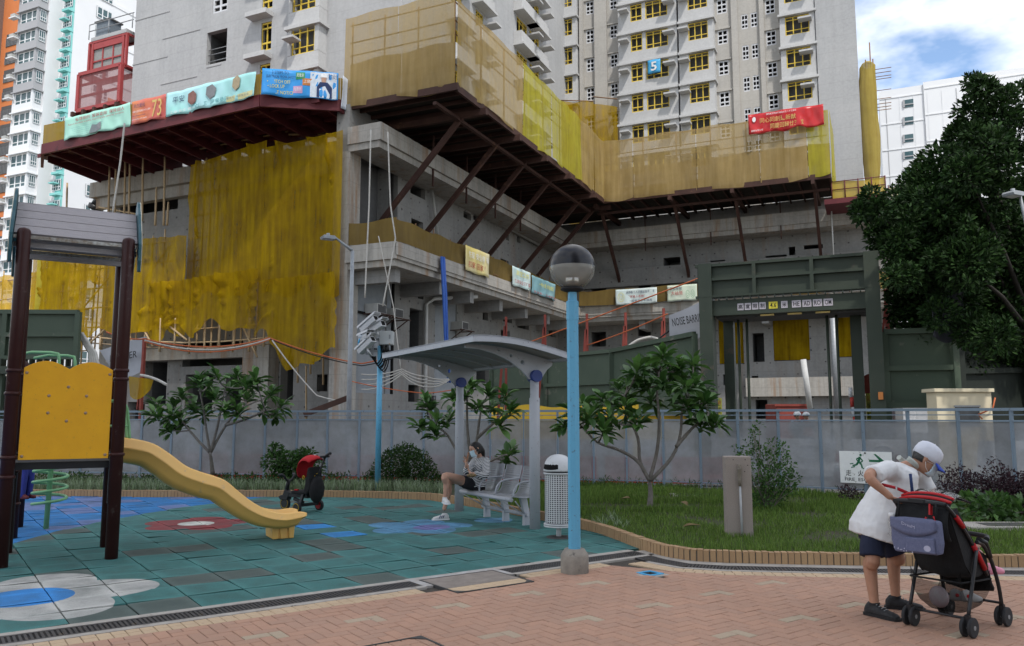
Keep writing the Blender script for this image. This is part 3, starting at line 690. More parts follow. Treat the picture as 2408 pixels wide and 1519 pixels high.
# == bench with three perforated seats
def perf(name, c, hole, sc):
    m, N, Lk = newmat(name); out = N('ShaderNodeOutputMaterial'); b = N('ShaderNodeBsdfPrincipled', i_Roughness=.4, i_Metallic=.2); b.inputs['Base Color'].default_value = c4(c)
    uv = N('ShaderNodeTexCoord').outputs['UV']; mp = N('ShaderNodeMapping'); mp.inputs['Scale'].default_value = sc; Lk(uv, mp.inputs[0])
    fr_ = N('ShaderNodeVectorMath', operation='FRACTION'); Lk(mp.outputs[0], fr_.inputs[0]); sb_ = N('ShaderNodeVectorMath', operation='SUBTRACT'); sb_.inputs[1].default_value = (.5, .5, 0); Lk(fr_.outputs[0], sb_.inputs[0])
    ln = N('ShaderNodeVectorMath', operation='LENGTH'); Lk(sb_.outputs[0], ln.inputs[0]); f = math_(N, Lk, 'LESS_THAN', ln.outputs['Value'], hole)
    tr = N('ShaderNodeBsdfTransparent'); mx_ = N('ShaderNodeMixShader'); Lk(f, mx_.inputs[0]); Lk(b.outputs[0], mx_.inputs[1]); Lk(tr.outputs[0], mx_.inputs[2]); Lk(mx_.outputs[0], out.inputs[0])
    return m
MAT_PERF = perf('perforated_steel', (.32, .33, .35), .32, (18, 34, 1))
BR_, BL_ = Vector((.13, 12.16, 0)), Vector((-.56, 13.32, 0)); Bd = (BL_ - BR_).normalized(); Bf = Vector((-Bd.y, Bd.x, 0)); Bf = Bf if Bf.x < 0 else -Bf
class BFc:
    def __call__(s, p): return BR_ + Bf * p[0] + Bd * p[1] + Vector((0, 0, p[2]))
BF = BFc()
bn = thing('bench', 'silver perforated steel bench with three bucket seats under the shelter', 'bench', tuple(BR_), 0)
sprof = [(.27, .395), (.255, .43), (.20, .44), (.10, .425), (0, .415), (-.09, .425), (-.14, .46), (-.17, .52), (-.20, .62), (-.235, .74), (-.255, .82), (-.26, .85)]
sprof3 = smoothpath([(a, 0, z) for a, z in sprof], 3)
def grid_uv(pts, l0, l1, name, mt, parent, fr, th=.006):
    b = MB(fr); n = len(pts); I = []
    for p in pts: I.append((b.pt((p.x, l0, p.z)), b.pt((p.x, l1, p.z))))
    b.smooth = True
    for A, B in zip(I, I[1:]): b.face((A[0], A[1], B[1], B[0]))
    o = b.build(name, mt, parent); uvl = o.data.uv_layers.new(name='UV'); idx = {}
    for k, (i, j) in enumerate(I): idx[i] = (0, k / (n - 1)); idx[j] = (1, k / (n - 1))
    for lp in o.data.loops: uvl.data[lp.index].uv = idx[lp.vertex_index]
    md = o.modifiers.new('s', 'SOLIDIFY'); md.thickness = th; md.offset = 0
    return o
for k in range(3):
    l0 = -.14 + .52 * k
    so_ = grid_uv(sprof3, l0 + .02, l0 + .46, 'seat', MAT_PERF, bn, BF)
    for l in (l0 + .015, l0 + .465): MB(BF).tube([(p.x, l, p.z) for p in sprof3], .008, 6).build('edge_rail', MAT_SILV, so_)
    arm = smoothpath([(.21, l0, .44), (.20, l0, .53), (.14, l0, .61), (.04, l0, .645), (-.21, l0, .66)], 5)
    MB(BF).tube(arm, .013, 8).build('armrest', MAT_SILV, bn)
MB(BF).tube([(.255, -.16, .40), (.255, 1.45, .40)], .03, 12).build('front_rail', MAT_SILV, bn)
MB(BF).tube([(-.10, -.05, .16), (-.10, 1.35, .16)], .028, 12).build('lower_rail', MAT_SILV, bn)
for l in (.02, .62, 1.22):
    MB(BF).prism([(-.16, -.02), (-.05, -.02), (-.06, .18), (.02, .42), (-.1, .42), (-.15, .18)], lambda p, t: (p[0], t, p[1]), l - .03, l + .03).build('leg', MAT_SILV, bn, bevel=.006)
for l in (.02, .62, 1.22):
    for dl in (-.28, .28): MB(BF).tube([(-.08, l, .16), (.25, l + dl, .39)], .009, 6).build('brace', MAT_SILV, bn)

# == litter bin
MAT_BINP = perf('perforated_bin', (.50, .51, .52), .33, (34, 24, 1))
bx_ = gp(1314, 1264); bt = thing('litter_bin', 'pale grey perforated litter bin with domed lid on a short stem beside the lamp post', 'bin', tuple(bx_), 0)
FB = Frame(bx_.x, bx_.y, R(226)); MAT_BIN = mat('bin_paint', (.52, .53, .54), (.46, .47, .48), scale=4, rough=.4, wear=(.35, .34, .33), wscale=16)
MAT_HOLE = mat('black_opening', (.006, .006, .006), rough=1)
b = MB(FB); I = []; sg = 28
for z in (.20, .83): I.append([b.pt((.185 * math.cos(2 * math.pi * j / sg), .185 * math.sin(2 * math.pi * j / sg), z)) for j in range(sg + 1)])
b.smooth = True
for j in range(sg): b.face((I[0][j], I[0][j + 1], I[1][j + 1], I[1][j]))
o = b.build('body', MAT_BINP, bt); uvl = o.data.uv_layers.new(name='UV'); mp_ = {}
for r_, row in enumerate(I):
    for j, i in enumerate(row): mp_[i] = (j / sg, r_)
for lp in o.data.loops: uvl.data[lp.index].uv = mp_[lp.vertex_index]
MB(FB).lathe([(.165, .17), (.165, .84)], (0, 0), 24).build('liner', mat('bin_liner', (.04, .042, .045), rough=.8), bt)
for z in (.155, .18, .845): MB(FB).lathe([(.18, z - .01), (.20, z - .008), (.20, z + .008), (.18, z + .01)], (0, 0), 28).build('hoop', MAT_BIN, bt)
MB(FB).lathe([(.035, -.01), (.035, .16)], (0, 0), 12).build('stem', MAT_BIN, bt); MB(FB).lathe([(.17, -.01), (.165, .012), (.05, .02)], (0, 0), 24).build('base_plate', bpy.data.materials['dark_frame'], bt)
MB(FB).box(-.012, .012, -.205, -.18, .16, .86).build('hinge_strip', MAT_BIN, bt)
dm = MB(FB).lathe([(.20, .875), (.20, .89), (.196, .93), (.18, .99), (.15, 1.04), (.105, 1.075), (.05, 1.093), (.005, 1.097)], (0, 0), 28).build('lid', MAT_BIN, bt)
oh = MB(FB)
def dome(a, e): return ((.2015) * math.cos(a) * math.cos(e), .2015 * math.sin(a) * math.cos(e), .885 + .2135 * math.sin(e))
oh.grid(lambda u, v: dome(R(-40 + 80 * u) , R(3 + 46 * v - 9 * (2 * u - 1) ** 2 * (1 if v > .5 else -.4))), 10, 6); oh.build('opening', MAT_HOLE, dm)

# == globe lamp
MAT_LAMPB = mat('sky_blue_paint', (.10, .33, .50), (.115, .36, .54), scale=2, rough=.42, wear=(.09, .15, .20), wscale=22)
def lamp_glass():
    m, N, Lk = newmat('clear_polycarbonate'); out = N('ShaderNodeOutputMaterial'); g_ = N('ShaderNodeBsdfGlossy', i_Roughness=.06); t = N('ShaderNodeBsdfTransparent'); t.inputs[0].default_value = (.93, .92, .88, 1)
    f = N('ShaderNodeFresnel', i_IOR=1.35); d = N('ShaderNodeBsdfDiffuse'); d.inputs[0].default_value = (.62, .60, .54, 1); mx0 = N('ShaderNodeMixShader'); mx0.inputs[0].default_value = .36; Lk(t.outputs[0], mx0.inputs[1]); Lk(d.outputs[0], mx0.inputs[2])
    mx_ = N('ShaderNodeMixShader'); Lk(f.outputs[0], mx_.inputs[0]); Lk(mx0.outputs[0], mx_.inputs[1]); Lk(g_.outputs[0], mx_.inputs[2]); Lk(mx_.outputs[0], out.inputs[0]); return m
MAT_GLASS = lamp_glass()
lx, ly = LAMP_XY; lp = thing('park_lamp', 'blue octagonal lamp post with a globe, black above and clear below, on a concrete drum', 'lamp post', (lx, ly, 0), 0)
FL = Frame(lx, ly, R(10))
MB(FL).lathe([(.145, -.02), (.145, .17), (.135, .19), (.105, .235), (.10, .24)], (0, 0), 28).build('base', mat('old_concrete', (.30, .27, .23), (.20, .18, .155), scale=7, rough=.95, bump=.5, bscale=60, wear=(.12, .11, .10), wscale=10), lp, bevel=.004)
MB(FL).lathe([(.066, .2), (.064, 2.66)], (0, 0), 8, smooth=False).build('pole', MAT_LAMPB, lp, bevel=.004)
MB(FL).lathe([(.068, 2.63), (.069, 2.83), (.052, 2.835), (.048, 2.94)], (0, 0), 8, smooth=False).build('collar', MAT_LAMPB, lp)
MB(FL).lathe([(.06, 2.93), (.125, 2.955), (.125, 2.975), (.10, 2.985)], (0, 0), 24).build('globe_seat', bpy.data.materials['deck_black'], lp)
gc, gr = 3.205, .248
MB(FL).lathe([(gr * math.sin(R(a)), gc - gr * math.cos(R(a))) for a in range(24, 96, 6)], (0, 0), 36, caps=False).build('lower_bowl', MAT_GLASS, lp)
MB(FL).lathe([(gr * 1.004 * math.sin(R(a)), gc - gr * math.cos(R(a))) for a in range(90, 176, 6)] + [(.004, gc + gr)], (0, 0), 36, caps=False).build('upper_cap', mat('black_gloss', (.006, .006, .009), rough=.28, spec=.35), lp)
MB(FL).lathe([(.078, 2.99), (.074, 3.08), (.066, 3.10)], (0, 0), 24).build('ballast', mat('polished_metal', (.6, .6, .6), rough=.18, metal=1), lp)
b = MB(FL)
for k in range(6): b.lathe([(.055 + .004 * (k % 2), 3.115 + .028 * k), (.062, 3.122 + .028 * k), (.055, 3.129 + .028 * k)], (0, 0), 20)
b.build('louvre', mat('louvre_grey', (.30, .30, .29), rough=.4), lp)

# == terrazzo tap post
tp = gp(1741, 1262, .085); MAT_TERR = mat('washed_terrazzo', (.36, .31, .27), (.20, .17, .15), scale=160, rough=.9, bump=.6, bscale=200)
tt = thing('tap_post', 'speckled terrazzo standpipe post with a grey hose pipe on its front, standing on the lawn', 'post', (tp.x, tp.y, .05), R(-6))
FT = Frame(tp.x, tp.y, R(-6)); MB(FT).box(-.165, .165, 0, .22, .03, 1.09).build('body', MAT_TERR, tt, bevel=.012)
MB(FT).tube([(.02, -.022, .06), (.012, -.022, .75)], .014, 10).build('pipe', mat('grey_pvc', (.42, .43, .44), rough=.5), tt)
MB(FT).lathe([(.022, .72), (.024, .80), (.02, .81), (.024, .86), (.024, .92), (.03, .935), (.016, .94), (.02, .99)], (.010, -.024), 12).build('tap', mat('taped_valve', (.13, .115, .09), (.20, .17, .13), scale=40, rough=.7), tt)
for x, z in ((.09, 1.05), (-.06, 1.05), (.12, .98), (.08, .90)): MB(FT).tube([(x, .002, z), (x, -.003, z)], .006, 8).build('drill_hole', MAT_HOLE, tt)

# == fence of grey-blue posts and perforated panels
US = [335, 405.6, 476, 552, 625, 700, 771, 846, 922, 997, 1075, 1153, 1231, 1311, 1395, 1472, 1558, 1645, 1734, 1829, 1927, 2028, 2134, 2252, 2378]
YT = [(335, 20.3), (625, 19.85), (997, 19.0), (1311, 18.3), (1558, 17.7), (1829, 16.55), (2028, 15.6), (2252, 14.7), (2378, 14.1)]
def yint(u):
    for (a, y0), (b, y1) in zip(YT, YT[1:]):
        if u <= b: return y0 + (y1 - y0) * (u - a) / (b - a)
    return YT[-1][1]
FP = [atY(u, 979, yint(u)) for u in US]; d0 = FP[0] - FP[1]; d1 = (FP[-1] - FP[-2])
FP = [FP[0] + d0 * k for k in (8, 7, 6, 5, 4, 3, 2, 1)] + FP + [FP[-1] + d1, FP[-1] + d1 * 2, FP[-1] + d1 * 3]
FP = [Vector((p.x, p.y, 0)) for p in FP]
MAT_FENCE = mat('fence_paint', (.17, .225, .28), (.20, .255, .31), scale=3, rough=.5, wear=(.12, .14, .16), wscale=12)
def fpanel():
    m, N, Lk = newmat('perforated_sheet'); out = N('ShaderNodeOutputMaterial'); b = N('ShaderNodeBsdfPrincipled', i_Roughness=.8)
    pos = N('ShaderNodeNewGeometry').outputs['Position']; n = N('ShaderNodeTexNoise', i_Scale=2.2, i_Detail=7.0, i_Roughness=.7); Lk(pos, n.inputs['Vector']); h_ = N('ShaderNodeHueSaturation')
    Lk(mixc(N, Lk, ramp(N, Lk, n.outputs[0], .35, .7), (.33, .345, .365), (.22, .225, .23)), h_.inputs['Color']); Lk(ramp(N, Lk, N('ShaderNodeObjectInfo').outputs['Random'], 0, 1, .84, 1.14), h_.inputs['Value']); Lk(h_.outputs[0], b.inputs['Base Color'])
    tr = N('ShaderNodeBsdfTransparent'); mx_ = N('ShaderNodeMixShader'); mx_.inputs[0].default_value = .32; Lk(b.outputs[0], mx_.inputs[1]); Lk(tr.outputs[0], mx_.inputs[2]); Lk(mx_.outputs[0], out.inputs[0]); return m
MAT_FPAN = fpanel()
fe = thing('site_fence', 'long low fence of perforated grey panels between blue-grey posts with a top handrail', 'fence', (0, 18.4, .08), 0)
for i, p in enumerate(FP):
    MB().box(p.x - .025, p.x + .025, p.y - .025, p.y + .025, .05, 1.72).build('post', MAT_FENCE, fe)
for i, (p, q) in enumerate(zip(FP, FP[1:])):
    d = (q - p).normalized(); a, c = p + d * .032, q - d * .032
    MB().bar(a + Vector((0, 0, .87)), c + Vector((0, 0, .87)), .006, 1.27).build('panel', MAT_FPAN, fe)
    for z, h, w in ((1.725, .05, .07), (1.63, .018, .018), (1.525, .03, .04), (.215, .03, .04)):
        MB().bar(p + Vector((0, 0, z)), q + Vector((0, 0, z)), w, h).build('rail', MAT_FENCE, fe)
    if i % 2:
        b = MB()
        for k in range(1, 7): x = p.lerp(q, k / 7); b.cyl(x.x, x.y, .06, .2, .008, 6)
        b.build('picket', MAT_FENCE, fe)

# == fire-escape sign on the fence
i0 = 27; sA, sB = onl(1975, 1060, FP[28], FP[29]), onl(2098, 1060, FP[28], FP[29])
sd_ = (sB - sA); sd_.z = 0; W_ = sd_.length; sd_.normalize(); sn = Vector((sd_.y, -sd_.x, 0)); off = sn * .05
sg = thing('fire_escape_sign', 'white fire escape sign with green running figure and arrow fixed to the fence', 'sign', tuple(Vector((sA.x, sA.y, 1.0)) + off), 0)
zt, zb = onl(1975, 1060, FP[28], FP[29]).z, onl(1975, 1134, FP[28], FP[29]).z
def spt(x, z, d=0): return sA.xy.to_3d() + sd_ * (x * W_) + Vector((0, 0, zb + (zt - zb) * z)) + off + sn * d
MAT_SIGNW = mat('sign_white', (.82, .82, .80), (.76, .76, .74), scale=8, rough=.5, wear=(.40, .38, .34), wscale=11); MAT_SIGNG = mat('sign_green', (.015, .16, .07), rough=.5); MAT_INK = mat('sign_black', (.015, .015, .016), rough=.6)
b = MB(); P_ = [spt(0, 0), spt(1, 0), spt(1, 1), spt(0, 1)]; b.prism([(0, 0), (1, 0), (1, 1), (0, 1)], lambda p, t: spt(p[0], p[1], t), -.003, .003); b.build('plate', MAT_SIGNW, sg, bevel=.002)
ar = MB(); k_ = .0055
for q in ([(.57, .68), (.78, .68), (.78, .75), (.57, .75)], [(.70, .93), (.86, .72), (.86, .71), (.78, .71), (.66, .93)], [(.86, .72), (.70, .50), (.66, .50), (.78, .72)]): ar.poly([spt(a, c, k_) for a, c in q])
ar.build('arrow', MAT_SIGNG, sg)
man = MB(); cc = spt(.415, .885, k_)
man.poly([spt(.415 + .024 * math.cos(t * .6283), .885 + .045 * math.sin(t * .6283), k_) for t in range(10)])
for a, c, w in (((.40, .83), (.37, .68), .045), ((.37, .68), (.42, .60), .04), ((.42, .60), (.435, .48), .03), ((.37, .68), (.33, .58), .04), ((.33, .58), (.25, .55), .03), ((.40, .81), (.45, .70), .025), ((.45, .70), (.41, .66), .022), ((.39, .80), (.33, .76), .025), ((.33, .76), (.35, .69), .02), ((.30, .52), (.22, .49), .02), ((.27, .62), (.20, .60), .02), ((.44, .47), (.47, .47), .02)):
    dx, dz = c[0] - a[0], (c[1] - a[1]) * .6; l = math.hypot(dx, dz); nx, nz_ = -dz / l * w / 2, dx / l * w / 2 / .6
    man.poly([spt(a[0] + nx, a[1] + nz_, k_), spt(a[0] - nx, a[1] - nz_, k_), spt(c[0] - nx, c[1] - nz_, k_), spt(c[0] + nx, c[1] + nz_, k_)])
man.build('running_figure', MAT_SIGNG, sg)
for ch, x in (('走', .165), ('火', .40), ('通', .63), ('道', .86)): put_text(ch, .105 * W_, .19 * (zt - zb), spt(x, .315, k_), sd_, MAT_INK, sg, bold=.008)
put_text('FIRE  ESCAPE', .62 * W_, .10 * (zt - zb), spt(.40, .12, k_), sd_, MAT_INK, sg, bold=.008)
for x, z in ((.5, .95), (.5, .05)): MB().tube([spt(x, z, .002), spt(x, z, .01)], .018, 10).build('bolt', bpy.data.materials['dark_frame'], sg)

# == camera mast
CY = 17.2; cb = atY(891, 979, CY); cx = cb.x
cv = thing('camera_mast', 'blue steel mast carrying four white security cameras and a grey cabinet', 'camera mast', (cx, CY, .08), 0)
MB().lathe([(.062, .05), (.058, 3.10)], (cx, CY), 12).build('pole', MAT_LAMPB, cv)
MAT_WCAM = mat('camera_white', (.50, .50, .50), (.45, .45, .46), scale=6, rough=.45); MAT_GREYB = mat('galvanised', (.22, .23, .24), (.28, .29, .30), scale=10, rough=.5, metal=.4)
MB().box(cx - .025, cx + .025, CY - .03, CY + .03, 3.1, 3.52).build('mast_top', MAT_GREYB, cv)
c1, c2 = atY(891, 785, CY), atY(925, 811, CY)
cab = MB().box(c1.x + .03, c2.x, CY - .12, CY + .12, c2.z, c1.z + .05).build('cabinet', mat('cabinet_grey', (.42, .44, .45), (.47, .48, .48), rough=.5, wear=(.35, .25, .18), wscale=7), cv, bevel=.006)
MB().box(c2.x - .08, c2.x - .045, CY - .126, CY - .12, (c1.z + c2.z) / 2, (c1.z + c2.z) / 2 + .09).build('lock', MAT_GREYB, cab)
for u in (866, 877): q1, q2 = atY(u, 790, CY), atY(u, 835, CY); MB().box(q1.x - .035, q1.x + .035, CY - .08, CY - .05, q2.z, q1.z).build('bracket', MAT_GREYB, cv)
q1, q2 = atY(866, 798, CY), atY(891, 798, CY); MB().bar(q1 + Vector((0, -.04, 0)), q2, .05, .05).bar(q1 + Vector((0, -.04, -.25)), q2 + Vector((0, 0, -.25)), .05, .05).build('cross_arm', MAT_GREYB, cv)
def camera(p, q, tag_):
    a, c = atY(*p, CY - .25), atY(*q, CY - .45); d = (c - a).normalized(); sd2 = d.cross(Vector((0, 0, 1))).normalized(); up = sd2.cross(d)
    b = MB(); b.prism([(-.075, -.07), (.075, -.07), (.085, .0), (.075, .075), (-.075, .075), (-.085, .0)], lambda p_, t: a + d * t + sd2 * p_[0] + up * p_[1], 0, (c - a).length)
    o = b.build('camera', MAT_WCAM, cv, bevel=.008)
    MB().prism([(-.105, .05), (-.095, .10), (.095, .10), (.105, .05), (.10, .05), (.088, .092), (-.088, .092), (-.10, .05)], lambda p_, t: a + d * t + sd2 * p_[0] + up * p_[1], -.03, (c - a).length + .09).build('sun_shield', MAT_WCAM, o)
    e = c + d * .004; MB().poly([e + sd2 * x_ + up * y_ for x_, y_ in ((-.055, -.05), (.055, -.05), (.055, .05), (-.055, .05))]).build('window', MAT_HOLE, o)
    m_ = a.lerp(c, .45) - up * .07; MB().tube([m_, m_ - up * .08, Vector((cx - .18, CY - .05, m_.z - .14))], .028, 8).build('mount', MAT_WCAM, o)
for a in (((852, 776), (884, 748), 0), ((870, 780), (901, 760), 0), ((846, 827), (877, 797), 0), ((850, 796), (868, 788), 0)): camera(*a)
bg_ = MB(); c = atY(858, 791, CY - .3); bg_.ball(tuple(c), .12, 12, 8, (1.2, 1, .7)); bg_.build('plastic_wrap', mat('white_plastic', (.55, .57, .6), (.4, .44, .5), scale=20, rough=.35, bump=.8, bscale=25), cv)
c = atY(850, 790, CY - .34); MB().tube([c, c + Vector((-.05, 0, -.1)), c + Vector((-.06, 0, -.22))], .018, 6).tube([c + Vector((-.02, 0, .03)), c + Vector((.1, -.02, .02))], .03, 6).build('blue_tie', MAT_BLUEP, cv)
cbm = MAT_HOLE
for k in range(6):
    x0 = cx + .02 + .03 * k; MB().tube(smoothpath([(x0, CY - .06, c2.z + .02), (x0 + .03, CY - .08, c2.z - .25 - .04 * (k % 3)), (x0 - .08, CY - .09, c2.z - .42 - .03 * k), (cx - .08 - .02 * k, CY - .09, c2.z - .25)], 5), .013, 6).build('cable', cbm, cv)

# == push tricycle
tr_ = thing('push_tricycle', 'black child push tricycle with a red canopy and long push handle by the planter kerb', 'tricycle', (-3.6, 14.05, 0), R(147))
FTr = Frame(-3.455, 13.97, R(147)); MAT_BLK = mat('black_plastic', (.012, .012, .013), (.018, .018, .02), rough=.5); MAT_BLKF = mat('black_fabric', (.010, .010, .011), (.016, .016, .017), scale=20, rough=.9, bump=.3)
MAT_RED = mat('red_fabric', (.42, .012, .018), (.36, .01, .016), scale=6, rough=.8, bump=.3, bscale=20); MAT_YEL = mat('yellow_trim', (.5, .33, .02), rough=.5); MAT_TYRE = mat('tyre_rubber', (.022, .022, .024), (.03, .03, .032), rough=.8)
def wheel(x, y, r, w, fr, parent, rim=MAT_BLK, ring=None):
    b = MB(fr); b.tube([(x, y - w / 2, r), (x, y - w / 2 + .006, r), (x, y + w / 2 - .006, r), (x, y + w / 2, r)], [r * .9, r, r, r * .9], 22); o = b.build('wheel', MAT_TYRE, parent)
    MB(fr).tube([(x, y - w / 2 - .004, r), (x, y + w / 2 + .004, r)], r * .70, 18).build('hub', rim, o)
    if ring:
        b = MB(fr)
        for sgn in (-1, 1): b.tube([(x + r * .78 * math.cos(t * .314), y + sgn * (w / 2 + .001), r + r * .78 * math.sin(t * .314)) for t in range(20)], .005, 5, closed=True)
        b.build('trim_ring', ring, o)
    return o
wheel(.57, 0, .112, .05, FTr, tr_, MAT_BLK, MAT_YEL); wheel(0, .25, .088, .055, FTr, tr_, MAT_BLK, MAT_YEL); wheel(0, -.25, .088, .055, FTr, tr_, mat('red_hub', (.35, .01, .015), rough=.5))
b = MB(FTr); b.bar((0, -.22, .12), (0, .22, .12), .05); b.bar((0, .2, .1), (.02, .1, .30), .05); b.bar((0, -.2, .1), (.02, -.1, .30), .05); b.bar((-.02, 0, .26), (.45, 0, .26), .09, .07); b.bar((.45, 0, .24), (.57, 0, .30), .10, .12); b.bar((.12, 0, .14), (.35, 0, .2), .05)
b.prism([(.47, .17), (.66, .17), (.70, .22), (.62, .25), (.5, .24)], lambda p, t: (p[0], t, p[1]), -.05, .05); b.build('frame', MAT_BLK, tr_, bevel=.008)
b = MB(FTr); b.tube([(.55, 0, .28), (.52, 0, .42), (.50, 0, .50)], .035, 8); b.tube(smoothpath([(.58, .16, .60), (.5, .13, .60), (.49, .07, .52), (.5, 0, .49), (.49, -.07, .52), (.5, -.13, .60), (.58, -.16, .60)], 4), .02, 8); b.build('handlebar', MAT_BLK, tr_)
se = MB(FTr); se.prism([(-.1, .30), (.28, .29), (.30, .34), (.2, .36), (-.02, .35), (-.10, .74), (-.16, .76), (-.17, .4)], lambda p, t: (p[0], t, p[1]), -.14, .14); so_ = se.build('seat', MAT_BLKF, tr_, bevel=.02)
MB(FTr).box(.13, .2, -.142, -.10, .355, .375).box(.13, .2, .10, .142, .355, .375).build('belt', MAT_RED, so_); MB(FTr).tube([(-.02 + .02 * math.cos(t * .7), .145, .58 + .03 * math.sin(t * .7)) for t in range(9)], .007, 6, closed=True).build('buckle', MAT_YEL, so_)
cp = MB(FTr)
def canop(u, v):
    a = R(-35 + 165 * u); y = (v - .5) * 2; w = .19 * (1 - .10 * abs(y))
    rr = .25 * (1 - .35 * abs(y) ** 2.4)
    return (-.06 + rr * math.cos(a) * 1.05, y * .18, .70 + rr * math.sin(a) * 1.0)
cp.grid(canop, 14, 8); cp.build('canopy', MAT_RED, tr_, solid=.006)
MB(FTr).grid(lambda u, v: (lambda a, y: (-.06 + .255 * .9 * math.cos(a) * 1.05, y, .70 + .252 * math.sin(a)))(R(93 + 8 * v), -.06 + .05 * u), 2, 2).build('badge', mat('white_print', (.7, .7, .7), rough=.6), tr_)
b = MB(FTr); b.tube([(-.05, 0, .30), (-.22, 0, .62), (-.36, 0, .90)], .016, 8); b.tube([(-.35, 0, .89), (-.38, .0, .94), (-.46, 0, .985), (-.50, 0, .985)], .022, 8); b.tube([(-.36, -.10, .93), (-.36, .10, .93)], .018, 8); b.build('push_handle', MAT_BLK, tr_)
b = MB(FTr); b.ball((-.19, 0, .38), .17, 12, 9, (.65, .85, 1.35)); b.build('storage_bag', MAT_BLKF, tr_)
b = MB(FTr); b.tube([(-.17, .03, .60), (-.14, .035, .63), (-.17, -.03, .64)], .008, 6); b.build('clip', MAT_YEL, tr_)
# == concrete
def concrete(name, c1, c2, dots=0, rust=0, streak=.5, dirt=(.14, .135, .125)):
    m, N, Lk = newmat(name); out = N('ShaderNodeOutputMaterial'); b = N('ShaderNodeBsdfPrincipled', i_Roughness=.95); Lk(b.outputs[0], out.inputs[0]); b.inputs['Specular IOR Level'].default_value = .12
    pos = N('ShaderNodeNewGeometry').outputs['Position']; mm = lambda op, a, b=None: math_(N, Lk, op, a, b)
    n1 = N('ShaderNodeTexNoise', i_Scale=.35, i_Detail=6.0, i_Roughness=.6); Lk(pos, n1.inputs['Vector'])
    mp = N('ShaderNodeMapping'); mp.inputs['Scale'].default_value = (2.2, 2.2, .12); Lk(pos, mp.inputs[0]); n2 = N('ShaderNodeTexNoise', i_Scale=1.0, i_Detail=6.0, i_Roughness=.7); Lk(mp.outputs[0], n2.inputs['Vector'])
    n3 = N('ShaderNodeTexNoise', i_Scale=6.0, i_Detail=5.0); Lk(pos, n3.inputs['Vector'])
    col = mixc(N, Lk, ramp(N, Lk, n1.outputs[0], .3, .7), c1, c2)
    col = mixc(N, Lk, ramp(N, Lk, n2.outputs[0], .45, .75, 0, streak), col, dirt)
    col = mixc(N, Lk, ramp(N, Lk, n3.outputs[0], .35, .75, 0, .25), col, tuple(min(1, x * 1.35) for x in c2))
    sx = N('ShaderNodeSeparateXYZ'); Lk(pos, sx.inputs[0])
    if rust:
        mp2 = N('ShaderNodeMapping'); mp2.inputs['Scale'].default_value = (1.3, 1.3, .10); mp2.inputs['Location'].default_value = (7, 3, 1); Lk(pos, mp2.inputs[0]); n4 = N('ShaderNodeTexNoise', i_Scale=1.1, i_Detail=5.0, i_Roughness=.65); Lk(mp2.outputs[0], n4.inputs['Vector'])
        col = mixc(N, Lk, ramp(N, Lk, n4.outputs[0], .55, .72, 0, rust), col, (.24, .13, .06))
    # pour joints
    zz = mm('FRACT', mm('DIVIDE', sx.outputs[2], 1.22)); col = mixc(N, Lk, mm('MULTIPLY', mm('LESS_THAN', zz, .022), .35), col, dirt)
    if dots:
        h = mm('ADD', mm('MULTIPLY', sx.outputs[0], math.sin(YAW) + math.cos(YAW)), mm('MULTIPLY', sx.outputs[1], math.cos(YAW) - math.sin(YAW)))
        fx = mm('SUBTRACT', mm('FRACT', mm('DIVIDE', h, .95)), .5); fz = mm('SUBTRACT', mm('FRACT', mm('DIVIDE', sx.outputs[2], .85)), .5)
        d = mm('SQRT', mm('ADD', mm('MULTIPLY', fx, fx), mm('MULTIPLY', fz, fz))); n5 = N('ShaderNodeTexNoise', i_Scale=.9, i_Detail=3.0); Lk(pos, n5.inputs['Vector']); n6 = N('ShaderNodeTexNoise', i_Scale=3.0); Lk(pos, n6.inputs['Vector'])
        col = mixc(N, Lk, mm('MULTIPLY', ramp(N, Lk, mm('ADD', d, mm('MULTIPLY', n6.outputs[0], .08)), .09, .125, dots, 0), ramp(N, Lk, n5.outputs[0], .40, .56, .1, 1)), col, (.03, .028, .025))
    Lk(col, b.inputs['Base Color'])
    bp = N('ShaderNodeBump', i_Strength=.25, i_Distance=.02); Lk(n3.outputs[0], bp.inputs['Height']); Lk(bp.outputs[0], b.inputs['Normal'])
    return m
MAT_POD = concrete('podium_concrete', (.185, .185, .18), (.26, .255, .245), dots=.8, rust=.3)
MAT_SLAB = concrete('slab_concrete', (.27, .255, .235), (.37, .35, .315), rust=.8, streak=.7)
MAT_TOW = concrete('tower_concrete', (.33, .335, .34), (.40, .40, .40), streak=.3, dirt=(.23, .23, .225))
MAT_BAY = concrete('bay_concrete', (.42, .42, .42), (.48, .48, .475), streak=.15, dirt=(.36, .355, .35))
MAT_TOW2 = concrete('far_tower_concrete', (.36, .345, .32), (.42, .40, .365), streak=.2, dirt=(.27, .25, .22))
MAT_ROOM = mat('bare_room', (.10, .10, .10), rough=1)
MAT_WYEL = mat('yellow_film_frame', (.66, .47, .05), (.58, .42, .07), scale=3, rough=.6); MAT_WWHT = mat('white_frame', (.62, .63, .65), rough=.5)

